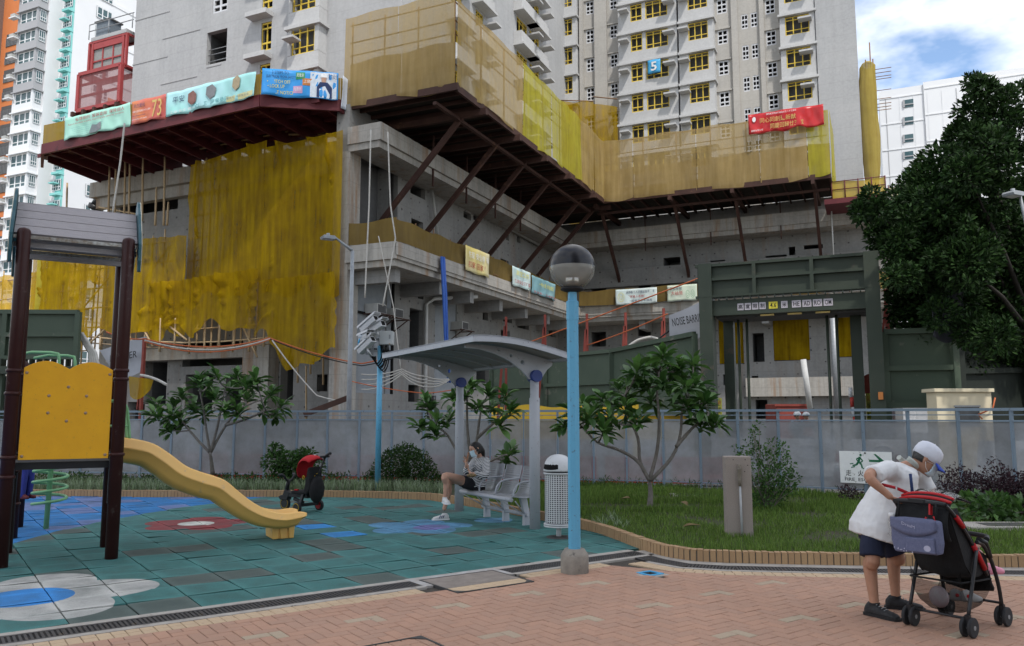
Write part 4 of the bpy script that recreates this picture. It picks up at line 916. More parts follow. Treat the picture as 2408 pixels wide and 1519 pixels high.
def wall(mb, F, x0, x1, z0, z1, ops, depth=.3, room=2.2, mi_room=1):
    """upright wall on plane F(x, z, d) with real openings: reveals and a closed room behind each"""
    xs = sorted(set([x0, x1] + [min(max(v, x0), x1) for o in ops for v in o[:2]])); zs = sorted(set([z0, z1] + [min(max(v, z0), z1) for o in ops for v in o[2:4]]))
    for i in range(len(xs) - 1):
        for j in range(len(zs) - 1):
            cx, cz = (xs[i] + xs[i + 1]) / 2, (zs[j] + zs[j + 1]) / 2
            if any(o[0] < cx < o[1] and o[2] < cz < o[3] for o in ops): continue
            mb.mi = 0; mb.poly([F(xs[i], zs[j], 0), F(xs[i + 1], zs[j], 0), F(xs[i + 1], zs[j + 1], 0), F(xs[i], zs[j + 1], 0)])
    for o in ops:
        a, b, c, d = o[:4]; e = [(a, c), (b, c), (b, d), (a, d)]; rm = o[4] if len(o) > 4 else room
        for k in range(4):
            p, q = e[k], e[(k + 1) % 4]; mb.mi = 0; mb.poly([F(*p, 0), F(*q, 0), F(*q, depth), F(*p, depth)])
            mb.mi = mi_room; mb.poly([F(*p, depth), F(*q, depth), F(*q, rm), F(*p, rm)])
        mb.mi = mi_room; mb.poly([F(*p, rm) for p in e])
    mb.mi = 0
def rectB(u0, v0, u1, v1, b): return (onB(u0, (v0 + v1) / 2, b)[0], onB(u1, (v0 + v1) / 2, b)[0], onB((u0 + u1) / 2, v1, b)[1], onB((u0 + u1) / 2, v0, b)[1])
def rectA(u0, v0, u1, v1, a): return (onA(u0, (v0 + v1) / 2, a)[0], onA(u1, (v0 + v1) / 2, a)[0], onA((u0 + u1) / 2, v1, a)[1], onA((u0 + u1) / 2, v0, a)[1])
def pbox(mb, a0, a1, b0, b1, z0, z1): return mb.box(b0, b1, a0, a1, z0, z1)      # in the building frame

# == podium
pod = thing('podium_building', 'unfinished grey concrete podium with two wings meeting at an inner corner behind the gate', 'building', tuple(PW(0, -6, 0)), -YAW)
FLW = lambda x, z, d: PW(x, -6 - d, z); FFW = lambda x, z, d: PW(6 + d, x, z); FFL = lambda x, z, d: PW(-19.5 + d, x, z)
ops = [rectB(*r, -6) for r in ((965, 672, 980, 698), (983, 677, 996, 703), (963, 727, 995, 830), (1135, 734, 1148, 753), (1158, 733, 1163, 742), (1183, 740, 1204, 758), (1217, 749, 1244, 773), (1262, 759, 1276, 776), (1279, 760, 1289, 777), (1178, 777, 1199, 800), (1290, 763, 1307, 792),
     (967, 518, 995, 540), (1190, 551, 1197, 565), (1216, 556, 1224, 571), (1177, 611, 1196, 633), (1217, 640, 1240, 658), (1113, 505, 1130, 520), (965, 435, 1000, 462), (1090, 500, 1108, 515), (1075, 470, 1095, 483), (960, 905, 985, 945), (1120, 850, 1150, 900), (1000, 930, 1025, 985))]
ops.append((-22.3, -18.6, 10.3, 15.2, .75)); ops.append((-14.3, -11.6, 2.6, 9.0, .35)); ops.append((-22.6, -18.9, 2.8, 8.9, .35))
mb = MB(); wall(mb, FLW, -23.2, 6, -.1, 17.5, ops); mb.poly([PW(-23.2, -6, -.1), PW(-23.2, -6.8, -.1), PW(-23.2, -6.8, 17.5), PW(-23.2, -6, 17.5)]); mb.poly([PW(-23.2, -6.8, -.1), PW(-19, -6.8, -.1), PW(-19, -6.8, 17.5), PW(-23.2, -6.8, 17.5)]); mb.build('left_wing_wall', [MAT_POD, MAT_ROOM], pod, recalc=False)
ops = [rectA(*r, 6) for r in ((1855, 580, 1870, 600), (1560, 605, 1600, 625), (1670, 612, 1705, 628), (1500, 645, 1530, 690), (1390, 655, 1425, 690), (1535, 700, 1560, 710), (1540, 640, 1575, 672), (1640, 655, 1680, 690), (1430, 560, 1440, 570), (1470, 555, 1485, 566), (1390, 780, 1425, 815), (1500, 755, 1530, 790), (1890, 575, 1935, 585), (1800, 600, 1850, 612),
     (1690, 742, 1748, 856), (1770, 783, 1797, 851), (1818, 735, 1903, 848), (1965, 730, 2010, 840), (1768, 884, 1783, 900), (1777, 940, 1805, 985), (1700, 880, 1725, 905), (1435, 735, 1452, 765))]
mb = MB(); wall(mb, FFW, -6, 19.3, -.1, 17.5, ops); mb.poly([PW(6, 19.3, -.1), PW(16, 19.3, -.1), PW(16, 19.3, 17.5), PW(6, 19.3, 17.5)]); mb.build('far_wing_wall', [MAT_POD, MAT_ROOM], pod, recalc=False)
ops = [rectA(*r, -19.5) for r in ((340, 850, 392, 950), (430, 800, 590, 860), (435, 880, 500, 965), (285, 400, 420, 500), (300, 945, 340, 985), (660, 820, 690, 940), (745, 880, 770, 920), (790, 880, 812, 960), (530, 880, 590, 965))]
mb = MB(); wall(mb, FFL, -28, -6, -.1, 17.2, ops, depth=.6); mb.poly([PW(-19.5, -28, -.1), PW(-5, -28, -.1), PW(-5, -28, 17.2), PW(-19.5, -28, 17.2)]); mb.build('front_wall', [MAT_POD, MAT_ROOM], pod, recalc=False)
b = MB(PF); pbox(b, -20.4, -19.55, -15.1, -13.2, -.1, 7.2); b.build('column', MAT_SLAB, pod)
b = MB(PF); pbox(b, -20.2, -19.55, -26.5, -15.2, 5.0, 5.7); b.build('beam', MAT_SLAB, pod)
for z0, z1, off in ((15.2, 15.9, .5), (15.9, 16.9, .8)): b = MB(PF); pbox(b, -19.5 - off, -19.52, -28 - off, -6.2, z0, z1); b.build('cornice', MAT_SLAB, pod)
# balcony slab round both wings
b = MB(PF); pbox(b, -23.35, 3, -6, -3, 9.2, 10.05); pbox(b, 3.001, 6, -6, 19.6, 9.2, 10.05); b.build('balcony_slab', MAT_SLAB, pod)
b = MB(PF); pbox(b, -23.2, 3.15, -6.02, -3.16, 8.88, 9.2); pbox(b, 3.16, 6, -6.02, 19.5, 8.88, 9.2); b.build('slab_edge_beam', MAT_SLAB, pod)
b = MB(PF); pbox(b, -23.35, 3.0, -3.06, -2.94, 9.38, 9.99); pbox(b, 2.94, 3.06, -2.93, 19.6, 9.38, 9.99); b.build('slab_fascia', MAT_SLAB, pod)
for a in (-22.6, -18.2, -14.6, -10.6, -6.6, -2.6, 1.2): b = MB(PF); pbox(b, a, a + .45, -6.02, -3.5, 8.2, 8.878); b.build('slab_rib', MAT_POD, pod)
for bb in (1.5, 6, 10.5, 15): b = MB(PF); pbox(b, 3.6, 6.02, bb, bb + .45, 8.2, 8.878); b.build('slab_rib', MAT_POD, pod)
# upper ledge under the work platform
b = MB(PF); pbox(b, -23.35, 4, -6.01, -4.0, 15.3, 16.2); pbox(b, -23.25, 4.1, -6.01, -4.15, 14.95, 15.299); pbox(b, 4.001, 6.01, -6, 19.6, 15.3, 16.2); pbox(b, 4.11, 6.01, -6, 19.5, 14.95, 15.299); b.build('upper_ledge', MAT_SLAB, pod)
b = MB(PF); pbox(b, -23.25, -22.3, -6.85, -5.9, -.1, 15); b.build('corner_column', MAT_SLAB, pod)
b = MB(PF); pbox(b, 5.6, 6.02, -6, 19.3, 11.9, 13.3); b.build('wall_band', MAT_POD, pod)
b = MB(PF); pbox(b, 5.2, 6.02, 9, 19.3, 3.05, 4.4); b.build('wall_band', MAT_SLAB, pod)
# corrugated infill panels
MAT_CORRU = mat('corrugated_steel', (.33, .35, .37), (.29, .31, .33), scale=3, rough=.5, coord='World')
for a0, a1, z0, z1 in ((-22.6, -18.9, 2.8, 8.9), (-14.3, -11.6, 2.6, 9.0)):
    b = MB(); n = int((a1 - a0) / .075)
    for i in range(n):
        p, q = a0 + (a1 - a0) * i / n, a0 + (a1 - a0) * (i + .5) / n; r_ = a0 + (a1 - a0) * (i + 1) / n
        b.poly([PW(p, -6.12, z0), PW(q, -6.07, z0), PW(q, -6.07, z1), PW(p, -6.12, z1)]); b.poly([PW(q, -6.07, z0), PW(r_, -6.12, z0), PW(r_, -6.12, z1), PW(q, -6.07, z1)])
    b.build('infill_panel', MAT_CORRU, pod)
b = MB(PF); 
for z in (8.9, 6.9, 5.1): pbox(b, -22.6, -18.9, -6.06, -5.98, z - .06, z + .06)
pbox(b, -18.95, -18.8, -6.06, -5.97, 2.8, 8.95); b.build('panel_rail', MAT_HOLE, pod)
# window-type air conditioners on angle brackets
MAT_ACW = mat('ac_casing', (.42, .42, .40), (.36, .36, .34), scale=4, rough=.5); MAT_RUSTK = mat('dark_rust', (.05, .028, .022), (.075, .04, .03), scale=4, rough=.85)
for k, (u, v, lab) in enumerate(((885, 727, 'white window air conditioner on rusty brackets, nearer of two on the grey panel'), (926, 738, 'white window air conditioner on rusty brackets, right of two on the grey panel'), (1083, 767, 'white window air conditioner behind the blue hanging sheet'))):
    a, z = onB(u, v, -5.6); t = thing('air_conditioner', lab, 'air conditioner', tuple(PW(a, -6, z - .3)), -YAW, 'air conditioners on the podium wall')
    b = MB(PF); pbox(b, a - .42, a + .42, -6.05, -5.25, z - .26, z + .26); b.build('casing', MAT_ACW, t, bevel=.02)
    b = MB(PF); pbox(b, a - .36, a + .36, -5.248, -5.24, z - .2, z + .2); b.build('grille', MAT_ROOM, t)
    b = MB(PF)
    for s in (-.6, .6): b.bar((-6, a + s, z - .3), (-5.0, a + s, z - .3), .06, .06).bar((-6, a + s, z - .9), (-5.1, a + s, z - .32), .05, .05)
    b.bar((-5.1, a - .9, z - .29), (-5.1, a + .9, z - .29), .06, .06); b.build('bracket', MAT_RUSTK, t)
# rainwater pipe and white conduit
MAT_PIPE = mat('white_pvc', (.50, .50, .49), (.42, .42, .40), scale=2, rough=.5)
a, z = onB(1003, 700, -5.8); t = MB(PF).tube([(-5.8, a, 0), (-5.8, a, 8.1), (-5.5, a + .4, 8.45), (-3.6, a + 2.2, 8.7)], .11, 10).build('rain_pipe', MAT_PIPE); tag(t, 'white rainwater pipe running down the left wing wall under the balcony', 'pipe')
p1, p2, p3 = onB(1014, 434, -5.7), onB(1030, 560, -5.7), onB(1270, 565, -5.7)
t = MB(PF).tube([(-5.7, p2[0], p2[1]), (-5.7, p1[0], p1[1]), (-5.7, p3[0], p1[1] - .4)], .10, 8).build('conduit', MAT_PIPE); tag(t, 'bent white pipe high on the left wing wall below the platform', 'pipe')
q1, q2 = onA(1335, 585, 5.8), onA(1700, 545, 5.8); t = MB(PF).tube([(q1[0], 5.8, q1[1]), (q2[0], 5.8, q1[1] + .1)], .07, 8).build('conduit', MAT_PIPE); tag(t, 'thin white pipe running along the far wing wall behind the globe lamp', 'pipe')
for (u, v0, v1, a_) in ((1955, 490, 600, 3.0), (2052, 510, 600, 3.0)):
    x0, x1 = onA(u, v0, a_), onA(u, v1, a_); t = MB(PF).tube([(x0[0], a_, x1[1]), (x0[0], a_, x0[1])], .05, 6).build('vertical_pipe', MAT_PIPE); tag(t, 'thin upright white pipe above the gate, ' + ('near the middle' if u < 2000 else 'by the tree'), 'pipe')

# == nets
def netmat(name, c1, c2, alpha, wv=.25):
    m, N, Lk = newmat(name); out = N('ShaderNodeOutputMaterial'); d = N('ShaderNodeBsdfDiffuse'); t = N('ShaderNodeBsdfTranslucent'); tr = N('ShaderNodeBsdfTransparent')
    pos = N('ShaderNodeNewGeometry').outputs['Position']; n = N('ShaderNodeTexNoise', i_Scale=.55, i_Detail=6.0, i_Roughness=.62); Lk(pos, n.inputs['Vector'])
    mp = N('ShaderNodeMapping'); mp.inputs['Scale'].default_value = (2.5, 2.5, .25); Lk(pos, mp.inputs[0]); n2 = N('ShaderNodeTexNoise', i_Scale=1.4, i_Detail=4.0); Lk(mp.outputs[0], n2.inputs['Vector'])
    f = ramp(N, Lk, math_(N, Lk, 'MULTIPLY', math_(N, Lk, 'ADD', n.outputs[0], n2.outputs[0]), .5), .38, .62); col = mixc(N, Lk, f, c1, c2)
    Lk(col, d.inputs[0]); Lk(col, t.inputs[0]); mx1 = N('ShaderNodeMixShader'); mx1.inputs[0].default_value = .45; Lk(d.outputs[0], mx1.inputs[1]); Lk(t.outputs[0], mx1.inputs[2])
    mx2 = N('ShaderNodeMixShader'); Lk(ramp(N, Lk, f, 0, 1, min(1, alpha + wv * .5), alpha - wv * .5), mx2.inputs[0]); Lk(tr.outputs[0], mx2.inputs[1]); Lk(mx1.outputs[0], mx2.inputs[2]); Lk(mx2.outputs[0], out.inputs[0]); return m
MAT_NTAN = netmat('tan_safety_net', (.50, .37, .17), (.42, .30, .12), .74, .2); MAT_NTAN2 = netmat('dusty_tan_net', (.38, .28, .11), (.30, .21, .08), .88, .15)
MAT_NGRN = netmat('lime_yellow_net', (.52, .47, .06), (.44, .38, .06), .78, .2); MAT_NYEL = netmat('yellow_scaffold_net', (.50, .325, .010), (.32, .19, .006), .76, .24)
MAT_NDRK = netmat('brown_edge_net', (.27, .19, .065), (.22, .15, .05), .94, .08)
def netpanel(name, c, m, parent, nu=10, nv=10, amp=.12, vf=3.0, scal=0.0, gather=0.0, seed=0):
    """c: four corners bl, br, tr, tl; rippled cloth between them"""
    rn = random.Random(seed); bl, br, tr, tl = [Vector(x) for x in c]; nrm = (br - bl).cross(tl - bl).normalized(); ph = [rn.uniform(0, 6.28) for _ in range(6)]; b = MB()
    W_ = (br - bl).length; H_ = (tl - bl).length
    def f(u, v):
        p = bl.lerp(br, u).lerp(tl.lerp(tr, u), v); e = 4 * u * (1 - u)
        d = amp * (math.sin(u * W_ * vf + ph[0] + 1.2 * v) * .5 + math.sin(u * W_ * vf * 1.83 + ph[1] - 2 * v) * .3 + math.sin(v * H_ * 1.1 + u * 3 + ph[2]) * .35 * (1 - v)) 
        d *= (.35 + .65 * (1 - v)) * min(1, e * 4 + .25); z = -scal * e * (1 - v) + scal * .5 * math.sin(u * W_ * .9 + ph[3]) * (1 - v) ** 3
        return p + nrm * (d + amp * 1.6 * gather * (1 - v) ** 2 * math.sin(u * W_ * 1.3 + ph[4])) + Vector((0, 0, z + .06 * math.sin(u * W_ * 2 + ph[5]) * v ** 4))
    b.grid(f, nu, nv); return b.build(name, m, parent, recalc=False)

# == main steel platform on raking struts
MAT_STEEL = mat('rusty_steel', (.040, .018, .014), (.065, .030, .022), scale=1.2, rough=.75, coord='World', wear=(.10, .05, .03), wscale=1.5)
MAT_DECK = mat('stained_decking', (.018, .014, .011), (.03, .024, .018), scale=1.5, rough=.95, coord='World')
plat = thing('work_platform', 'large L-shaped rusty steel work platform on raking struts above the podium', 'platform', tuple(PW(0, 0, 17)), -YAW)
HP = 17.55
b = MB(PF); pbox(b, -22.9, 6, -6.4, -.1, HP, HP + .08); pbox(b, .12, 6, -.099, 15.6, HP, HP + .08); b.build('deck', MAT_DECK, plat)
for aa, bb, a2, b2 in ((-23, -6.6, -23, .15), (-23, 0, .15, 0), (0, 0, 0, 15.7), (.2, 15.6, 6, 15.6)): MB(PF).bar((bb, aa, HP - .12), (b2, a2, HP - .12), .14, .36).build('edge_beam', MAT_STEEL, plat)
for k in range(23):
    a = -22.3 + k; MB(PF).bar((-6, a, HP - .14), (-.1, a, HP - .14), .10, .20).build('joist', MAT_STEEL, plat)
for k in range(16): bb = .6 + k; MB(PF).bar((bb, .1, HP - .14), (bb, 6, HP - .14), .10, .20).build('joist', MAT_STEEL, plat)
for a in (-20.3, -16, -12, -8, -3, .6): MB(PF).bar((-6, a, HP - .45), (.35, a, HP - .45), .22, .34).build('main_beam', MAT_STEEL, plat)
for bb in (-.6, 4.95, 9.3, 14.55): MB(PF).bar((bb, -.3, HP - .45), (bb, 6, HP - .45), .22, .34).build('main_beam', MAT_STEEL, plat)
MB(PF).bar((-1.2, -22.9, HP - .70), (-1.2, .2, HP - .70), .2, .16).build('cross_beam', MAT_STEEL, plat); MB(PF).bar((-.9, 1.3, HP - .70), (15.5, 1.3, HP - .70), .2, .16).build('cross_beam', MAT_STEEL, plat)
for a in (-20.3, -16, -12.1, -8, -2.4, .6): MB(PF).bar((-6.0, a, 11.9), (-1.0, a, 17.1), .20, .26).build('strut', MAT_STEEL, plat)
for bb in (-.6, 4.95, 9.3, 14.55): MB(PF).bar((bb, 6.0, 12.0), (bb, 1.2, 17.1), .20, .26).build('strut', MAT_STEEL, plat)
for a in (-18, -14, -10, -6): MB(PF).bar((-4.1, a, 14.3), (-4.1, a, 17.2), .09, .09).build('hanger', MAT_STEEL, plat)
for bb in (2, 7, 12): MB(PF).bar((bb, 4.05, 14.3), (bb, 4.05, 17.2), .07, .07).build('hanger', MAT_STEEL, plat)
scr = thing('platform_screen', 'tan and lime-yellow netting screen along the edge of the main work platform', 'net screen', tuple(PW(-11, 0, HP)), -YAW)
TP = 21.95
def side(a0, a1, m, seed, zb=HP + .0, b_=.08): return netpanel('net_panel', [PW(a0, b_, zb), PW(a1, b_, zb), PW(a1, b_, TP), PW(a0, b_, TP)], m, scr, 14, 12, .10, 2.2, .12, .6, seed)
k = 0
for i in range(2): b0, b1 = -6.5 + 3.25 * i, -6.5 + 3.25 * (i + 1); netpanel('net_panel', [PW(-23.1, b0 + .03, HP - .1), PW(-23.1, b1, HP - .1), PW(-23.1, b1, TP + .3), PW(-23.1, b0 + .03, TP + .3)], MAT_NTAN, scr, 14, 12, .10, 2.4, .15, .6, 20 + i)
for i in range(2): b0, b1 = -6.3 + 3.15 * i, -6.3 + 3.1 * (i + 1); netpanel('net_panel', [PW(-22.85, b0, HP), PW(-22.85, b1, HP), PW(-22.85, b1, HP + 2.3), PW(-22.85, b0, HP + 2.3)], MAT_NTAN2, scr, 8, 6, .05, 2.4, .05, .2, 40 + i)
for a0, a1, m in ((-23, -20.3, MAT_NTAN), (-20.3, -15.0, MAT_NTAN), (-15.0, -10.6, MAT_NGRN), (-10.6, -7.4, MAT_NGRN), (-7.4, -5.2, MAT_NGRN), (-5.2, -2.2, MAT_NTAN), (-2.2, 0, MAT_NTAN)): k += 1; side(a0 + .02, a1 - .02, m, k)
for b0, b1, m in ((0.05, 2.3, MAT_NTAN), (2.3, 6.9, MAT_NTAN), (6.9, 11.2, MAT_NTAN), (11.2, 14.3, MAT_NTAN), (14.3, 15.7, MAT_NGRN)):
    k += 1; netpanel('net_panel', [PW(-.1, b0 + .02, HP - .1), PW(-.1, b1 - .02, HP - .1), PW(-.1, b1 - .02, TP), PW(-.1, b0 + .02, TP)], m, scr, 14, 12, .10, 2.2, .14, .6, k)
    netpanel('net_panel', [PW(.15, b0 + .02, HP), PW(.15, b1 - .02, HP), PW(.15, b1 - .02, HP + 2.2), PW(.15, b0 + .02, HP + 2.2)], MAT_NTAN2, scr, 8, 6, .05, 2.2, .05, .2, 60 + k)
netpanel('net_panel', [PW(0, 15.75, HP), PW(5.5, 15.75, HP), PW(5.5, 15.75, TP), PW(0, 15.75, TP)], MAT_NGRN, scr, 10, 10, .1, 2, .1, .5, 77)
MAT_RAIL = mat('rust_tube', (.16, .085, .045), (.22, .12, .06), scale=5, rough=.8)
for z in (TP, HP + 3.45, HP + 2.75, HP + 1.2):
    for p, q in (((-6.4, -22.75), (-.2, -22.75)), ((-.2, -22.75), (-.2, .3)), ((-.2, .3), (15.5, .3))): MB(PF).tube([(p[0], p[1], z), (q[0], q[1], z)], .035, 6).build('guard_rail', MAT_RAIL, scr)
for i in range(9): a = -22.7 + 2.85 * i; MB(PF).tube([(-.22, a, HP), (-.22, a, TP + .05)], .04, 6).build('stanchion', MAT_RAIL, scr)
for i in range(7): bb = .5 + 2.45 * i; MB(PF).tube([(bb, .32, HP), (bb, .32, TP + .05)], .04, 6).build('stanchion', MAT_RAIL, scr)
for i in range(3): bb = -6.3 + 2.0 * i; MB(PF).tube([(bb, -22.7, HP), (bb, -22.7, TP + .2)], .04, 6).build('stanchion', MAT_RAIL, scr)
# == balcony edge netting
edge = thing('balcony_netting', 'low brown netting barrier along the edge of the concrete balcony', 'net barrier', tuple(PW(-10, -3.1, 10)), -YAW)
ZB = 10.1
def en(p, q, seed): netpanel('net_panel', [PW(p[0], p[1], ZB), PW(q[0], q[1], ZB), PW(q[0], q[1], ZB + 1.12), PW(p[0], p[1], ZB + 1.12)], MAT_NDRK, edge, 8, 5, .09, 2.0, .06, .8, seed)
en((-23.2, -5.9), (-23.2, -3.1), 1)
for i in range(7): en((-23.2 + 3.7 * i, -3.1), (-23.2 + 3.7 * (i + 1), -3.1), 2 + i)
for i in range(6): en((2.7, -3 + 3.7 * i), (2.7, -3 + 3.7 * (i + 1)), 12 + i)
for i in range(15): a = -23.1 + 1.83 * i; MB(PF).tube([(-3.18, a, 10), (-3.18, a, 11.3 + .1 * (i % 3))], .03, 5).build('stake', MAT_RAIL, edge)
for i in range(11): bb = -2.6 + 1.9 * i; MB(PF).tube([(bb, 2.8, 10), (bb, 2.8, 11.25)], .03, 5).build('stake', MAT_RAIL, edge)
for z in (10.25, 10.75, 11.2): MB(PF).tube([(-3.2, -23.1, z), (-3.2, 2.9, z)], .022, 5).build('rail', MAT_RAIL, edge); MB(PF).tube([(-3, 2.85, z), (19, 2.85, z)], .022, 5).build('rail', MAT_RAIL, edge)

# == maroon cantilever platform on the left
MAT_MAR = mat('maroon_steel', (.085, .014, .018), (.11, .02, .024), scale=.8, rough=.6, coord='World', wear=(.05, .012, .014), wscale=1)
mp2 = thing('maroon_platform', 'maroon steel cantilever platform wrapped round the left tower above the yellow scaffold', 'platform', tuple(PW(-24, -18, 17)), -YAW)
PA = [(-23.6, -28.9), (-25.3, -26.5), (-25.75, -9.6), (-23.6, -6.35), (-19.4, -7.0), (-19.4, -28.3)]; ZM = 17.0
b = MB(); b.prism(PA, lambda p, t: PW(p[0], p[1], t), ZM + .55, ZM + .65); b.build('deck', MAT_MAR, mp2)
for p, q in zip(PA[:4], PA[1:4] + [PA[4]]):
    MB().bar(PW(*p, ZM + .32), PW(*q, ZM + .32), .16, .62).build('edge_beam', MAT_MAR, mp2)
for k in range(14):
    bb = -27.8 + 1.6 * k; f0 = -25.2 if -26.3 < bb < -9.8 else -24
    MB(PF).prism([(f0, ZM + .1), (f0, ZM + .5), (-19.6, ZM + .5), (-19.6, ZM - .25)], lambda p, t: (t, p[0], p[1]), bb - .05, bb + .05).build('bracket_beam', MAT_MAR, mp2)
for a in (-24.4, -23.2, -22, -20.8): MB(PF).bar((-28.2, a, ZM + .42), (-7, a, ZM + .42), .1, .22).build('purlin', MAT_MAR, mp2)
def mplane(p, q, x, z, d=.12):
    P0, P1 = PW(*p), PW(*q); t = P0.lerp(P1, x); n = (P1 - P0).cross(Vector((0, 0, 1))).normalized(); return t + n * d + Vector((0, 0, z))
MAT_NMUS = netmat('mustard_net', (.40, .27, .05), (.33, .22, .04), .95, .05)
ms = thing('mustard_screen', 'mustard yellow netting on the rail of the maroon platform behind the banners', 'net screen', tuple(PW(-25, -18, ZM + .6)), -YAW)
for i, (p, q) in enumerate(zip(PA[:4], PA[1:5])): netpanel('net_panel', [mplane(p, q, 0, ZM + .6, .02), mplane(p, q, 1, ZM + .6, .02), mplane(p, q, 1, ZM + 1.78, .02), mplane(p, q, 0, ZM + 1.78, .02)], MAT_NMUS, ms, 10, 4, .03, 2, 0, 0, i)

# == printed banners
def bmat(name, c1, c2, scale=.5, rough=.45): return mat(name, c1, c2, scale=scale, rough=rough, bump=1.0, bscale=2.2)
def banner(name, label, cat, P, Q, z0, z1, m, amp=.09, n=16, seed=0, off=.0):
    """P, Q ground points (world) of the left and right ends as seen; returns thing and a function to place marks"""
    P, Q = Vector(P), Vector(Q); P.z = Q.z = 0; x = (Q - P).normalized(); nrm = x.cross(Vector((0, 0, 1))); L_ = (Q - P).length; rn = random.Random(seed); ph = [rn.uniform(0, 6) for _ in range(4)]
    def f(u, v, d=0):
        w = amp * (math.sin(u * L_ * 2.1 + ph[0] + v) * .6 + math.sin(u * L_ * 4.7 + ph[1] - 3 * v) * .5 + math.sin(u * L_ * 8.3 + ph[3] + 5 * v) * .22) * (1.1 - .6 * v)
        return P + x * (u * L_) + nrm * (off + .09 + amp + w + d) + Vector((0, 0, z0 + (z1 - z0) * v - amp * .8 * math.sin(u * L_ * 1.7 + ph[2]) ** 2 * (1 - v)))
    t = thing(name, label, cat, tuple(f(.5, 0)), 0); b = MB(); b.grid(lambda u, v: f(u, v), max(n, int(L_ * 9)), 8); b.build('sheet', m, t, solid=.006, recalc=False)
    return t, f, x, L_, (z1 - z0)
MAT_WPR = mat('print_white', (.75, .75, .75), rough=.6); MAT_NPR = mat('print_navy', (.02, .04, .12), rough=.6); MAT_RPR = mat('print_red', (.40, .03, .04), rough=.6); MAT_YPR = mat('print_yellow', (.70, .60, .06), rough=.6); MAT_GPR = mat('print_green', (.05, .30, .12), rough=.6); MAT_TPR = mat('print_teal', (.10, .32, .34), rough=.6); MAT_BPR = mat('print_brown', (.25, .12, .10), rough=.6); MAT_GOLD = mat('print_gold', (.62, .45, .14), rough=.5); MAT_KPR = mat('print_grey', (.20, .21, .22), rough=.6); MAT_SKIN0 = mat('print_skin', (.45, .27, .19), rough=.6); MAT_PINK = mat('print_pink', (.60, .35, .55), rough=.6); MAT_ORA = mat('print_orange', (.60, .22, .06), rough=.6)
def patch(t, f, u0, u1, v0, v1, m, name='print', d=.012, poly=None):
    b = MB(); d = d + (.035 if poly else 0)
    if poly: b.poly([f(u, v, d) for u, v in poly])
    else: b.grid(lambda u, v: f(u0 + (u1 - u0) * u, v0 + (v1 - v0) * v, d), 6, 3)
    return b.build(name, m, t, recalc=False)
def word(t, fx, s, u, v, w, h, m, d=.02):
    f, x, L_, H_ = fx; return put_text(s, w * L_, h * H_, f(u, v, d + .05), x, m, t)
pl0 = lambda u: onl(u, 300, PW(*PA[1]), PW(*PA[2])); Zb0, Zb1 = ZM + .52, ZM + 1.80
t, f, x, L_, H_ = banner('safety_banner', 'mint green banner with red lettering on the left of the maroon platform', 'banner', pl0(160), pl0(311), Zb0, Zb1, bmat('mint_print', (.30, .58, .47), (.36, .64, .54)), seed=1); fx = (f, x, L_, H_)
word(t, fx, '私隱條例  投訴查詢  保障個人', .55, .80, .75, .17, MAT_RPR); word(t, fx, 'Report the abuse in public. Improving site safety for everyone', .5, .60, .85, .10, MAT_RPR)
for i in range(5): word(t, fx, 'notice to workers of this site about the safe working method', .36, .46 - .085 * i, .5, .045, MAT_TPR)
patch(t, f, 0, 0, 0, 0, MAT_KPR, poly=[(.40, .06), (.44, .42), (.50, .36), (.58, .45), (.60, .10), (.52, .02)])
t, f, x, L_, H_ = banner('anniversary_banner', 'orange and magenta banner with a large golden 73', 'banner', pl0(314), pl0(393), Zb0, Zb1, bmat('sunset_print', (.62, .22, .06), (.42, .05, .12), .35), seed=2); fx = (f, x, L_, H_)
word(t, fx, '73', .78, .48, .28, .75, MAT_GOLD); word(t, fx, '熱烈慶祝', .28, .74, .32, .16, MAT_NPR); word(t, fx, '中華人民共和國成立七十三周年', .36, .50, .52, .09, MAT_WPR); word(t, fx, '73rd Anniversary', .3, .3, .4, .09, MAT_NPR); word(t, fx, 'of the founding of the Republic', .32, .16, .45, .07, MAT_WPR)
t, f, x, L_, H_ = banner('site_photo_banner', 'pale blue banner with hexagonal site pictures in the middle of the maroon platform', 'banner', pl0(397), PW(-25.80, -9.75), Zb0, Zb1, bmat('pale_blue_print', (.42, .66, .72), (.30, .62, .58), .4), seed=3); fx = (f, x, L_, H_)
for u, v, m in ((.30, .55, MAT_BPR), (.52, .62, MAT_KPR), (.80, .72, mat('print_tan', (.40, .32, .20), rough=.6))): patch(t, f, 0, 0, 0, 0, m, poly=[(u + .055 * math.cos(R(60 * k + 20)), v + .30 * math.sin(R(60 * k + 20))) for k in range(6)])
word(t, fx, '安全施工  齊來參與', .5, .20, .45, .2, MAT_TPR); word(t, fx, '平安', .14, .62, .14, .28, MAT_NPR); word(t, fx, '工地 安全 第一', .2, .13, .3, .12, MAT_WPR); patch(t, f, .68, .98, .04, .26, mat('print_cream', (.62, .60, .32), rough=.6)); word(t, fx, '發展局  建造業安全', .83, .16, .24, .09, MAT_KPR, .03)
t, f, x, L_, H_ = banner('electrical_banner', 'bright blue electrical safety banner with a helmeted worker on the chamfered platform corner', 'banner', PW(-25.82, -9.45), PW(-23.75, -6.35), Zb0, Zb1 + .1, bmat('blue_print', (.03, .25, .62), (.05, .32, .68), .4), seed=4); fx = (f, x, L_, H_)
word(t, fx, '3 STEPS TO', .24, .86, .22, .12, MAT_NPR); word(t, fx, 'ELECTRICAL WORK SAFETY', .25, .72, .38, .10, MAT_NPR)
for i, s in enumerate(('• SWITCH OFF', '• LOCK UP', '• POST NOTICE')): word(t, fx, s, .25 - (.03, .06, .0)[i], .53 - .19 * i, (.30, .22, .34)[i], .13, MAT_YPR)
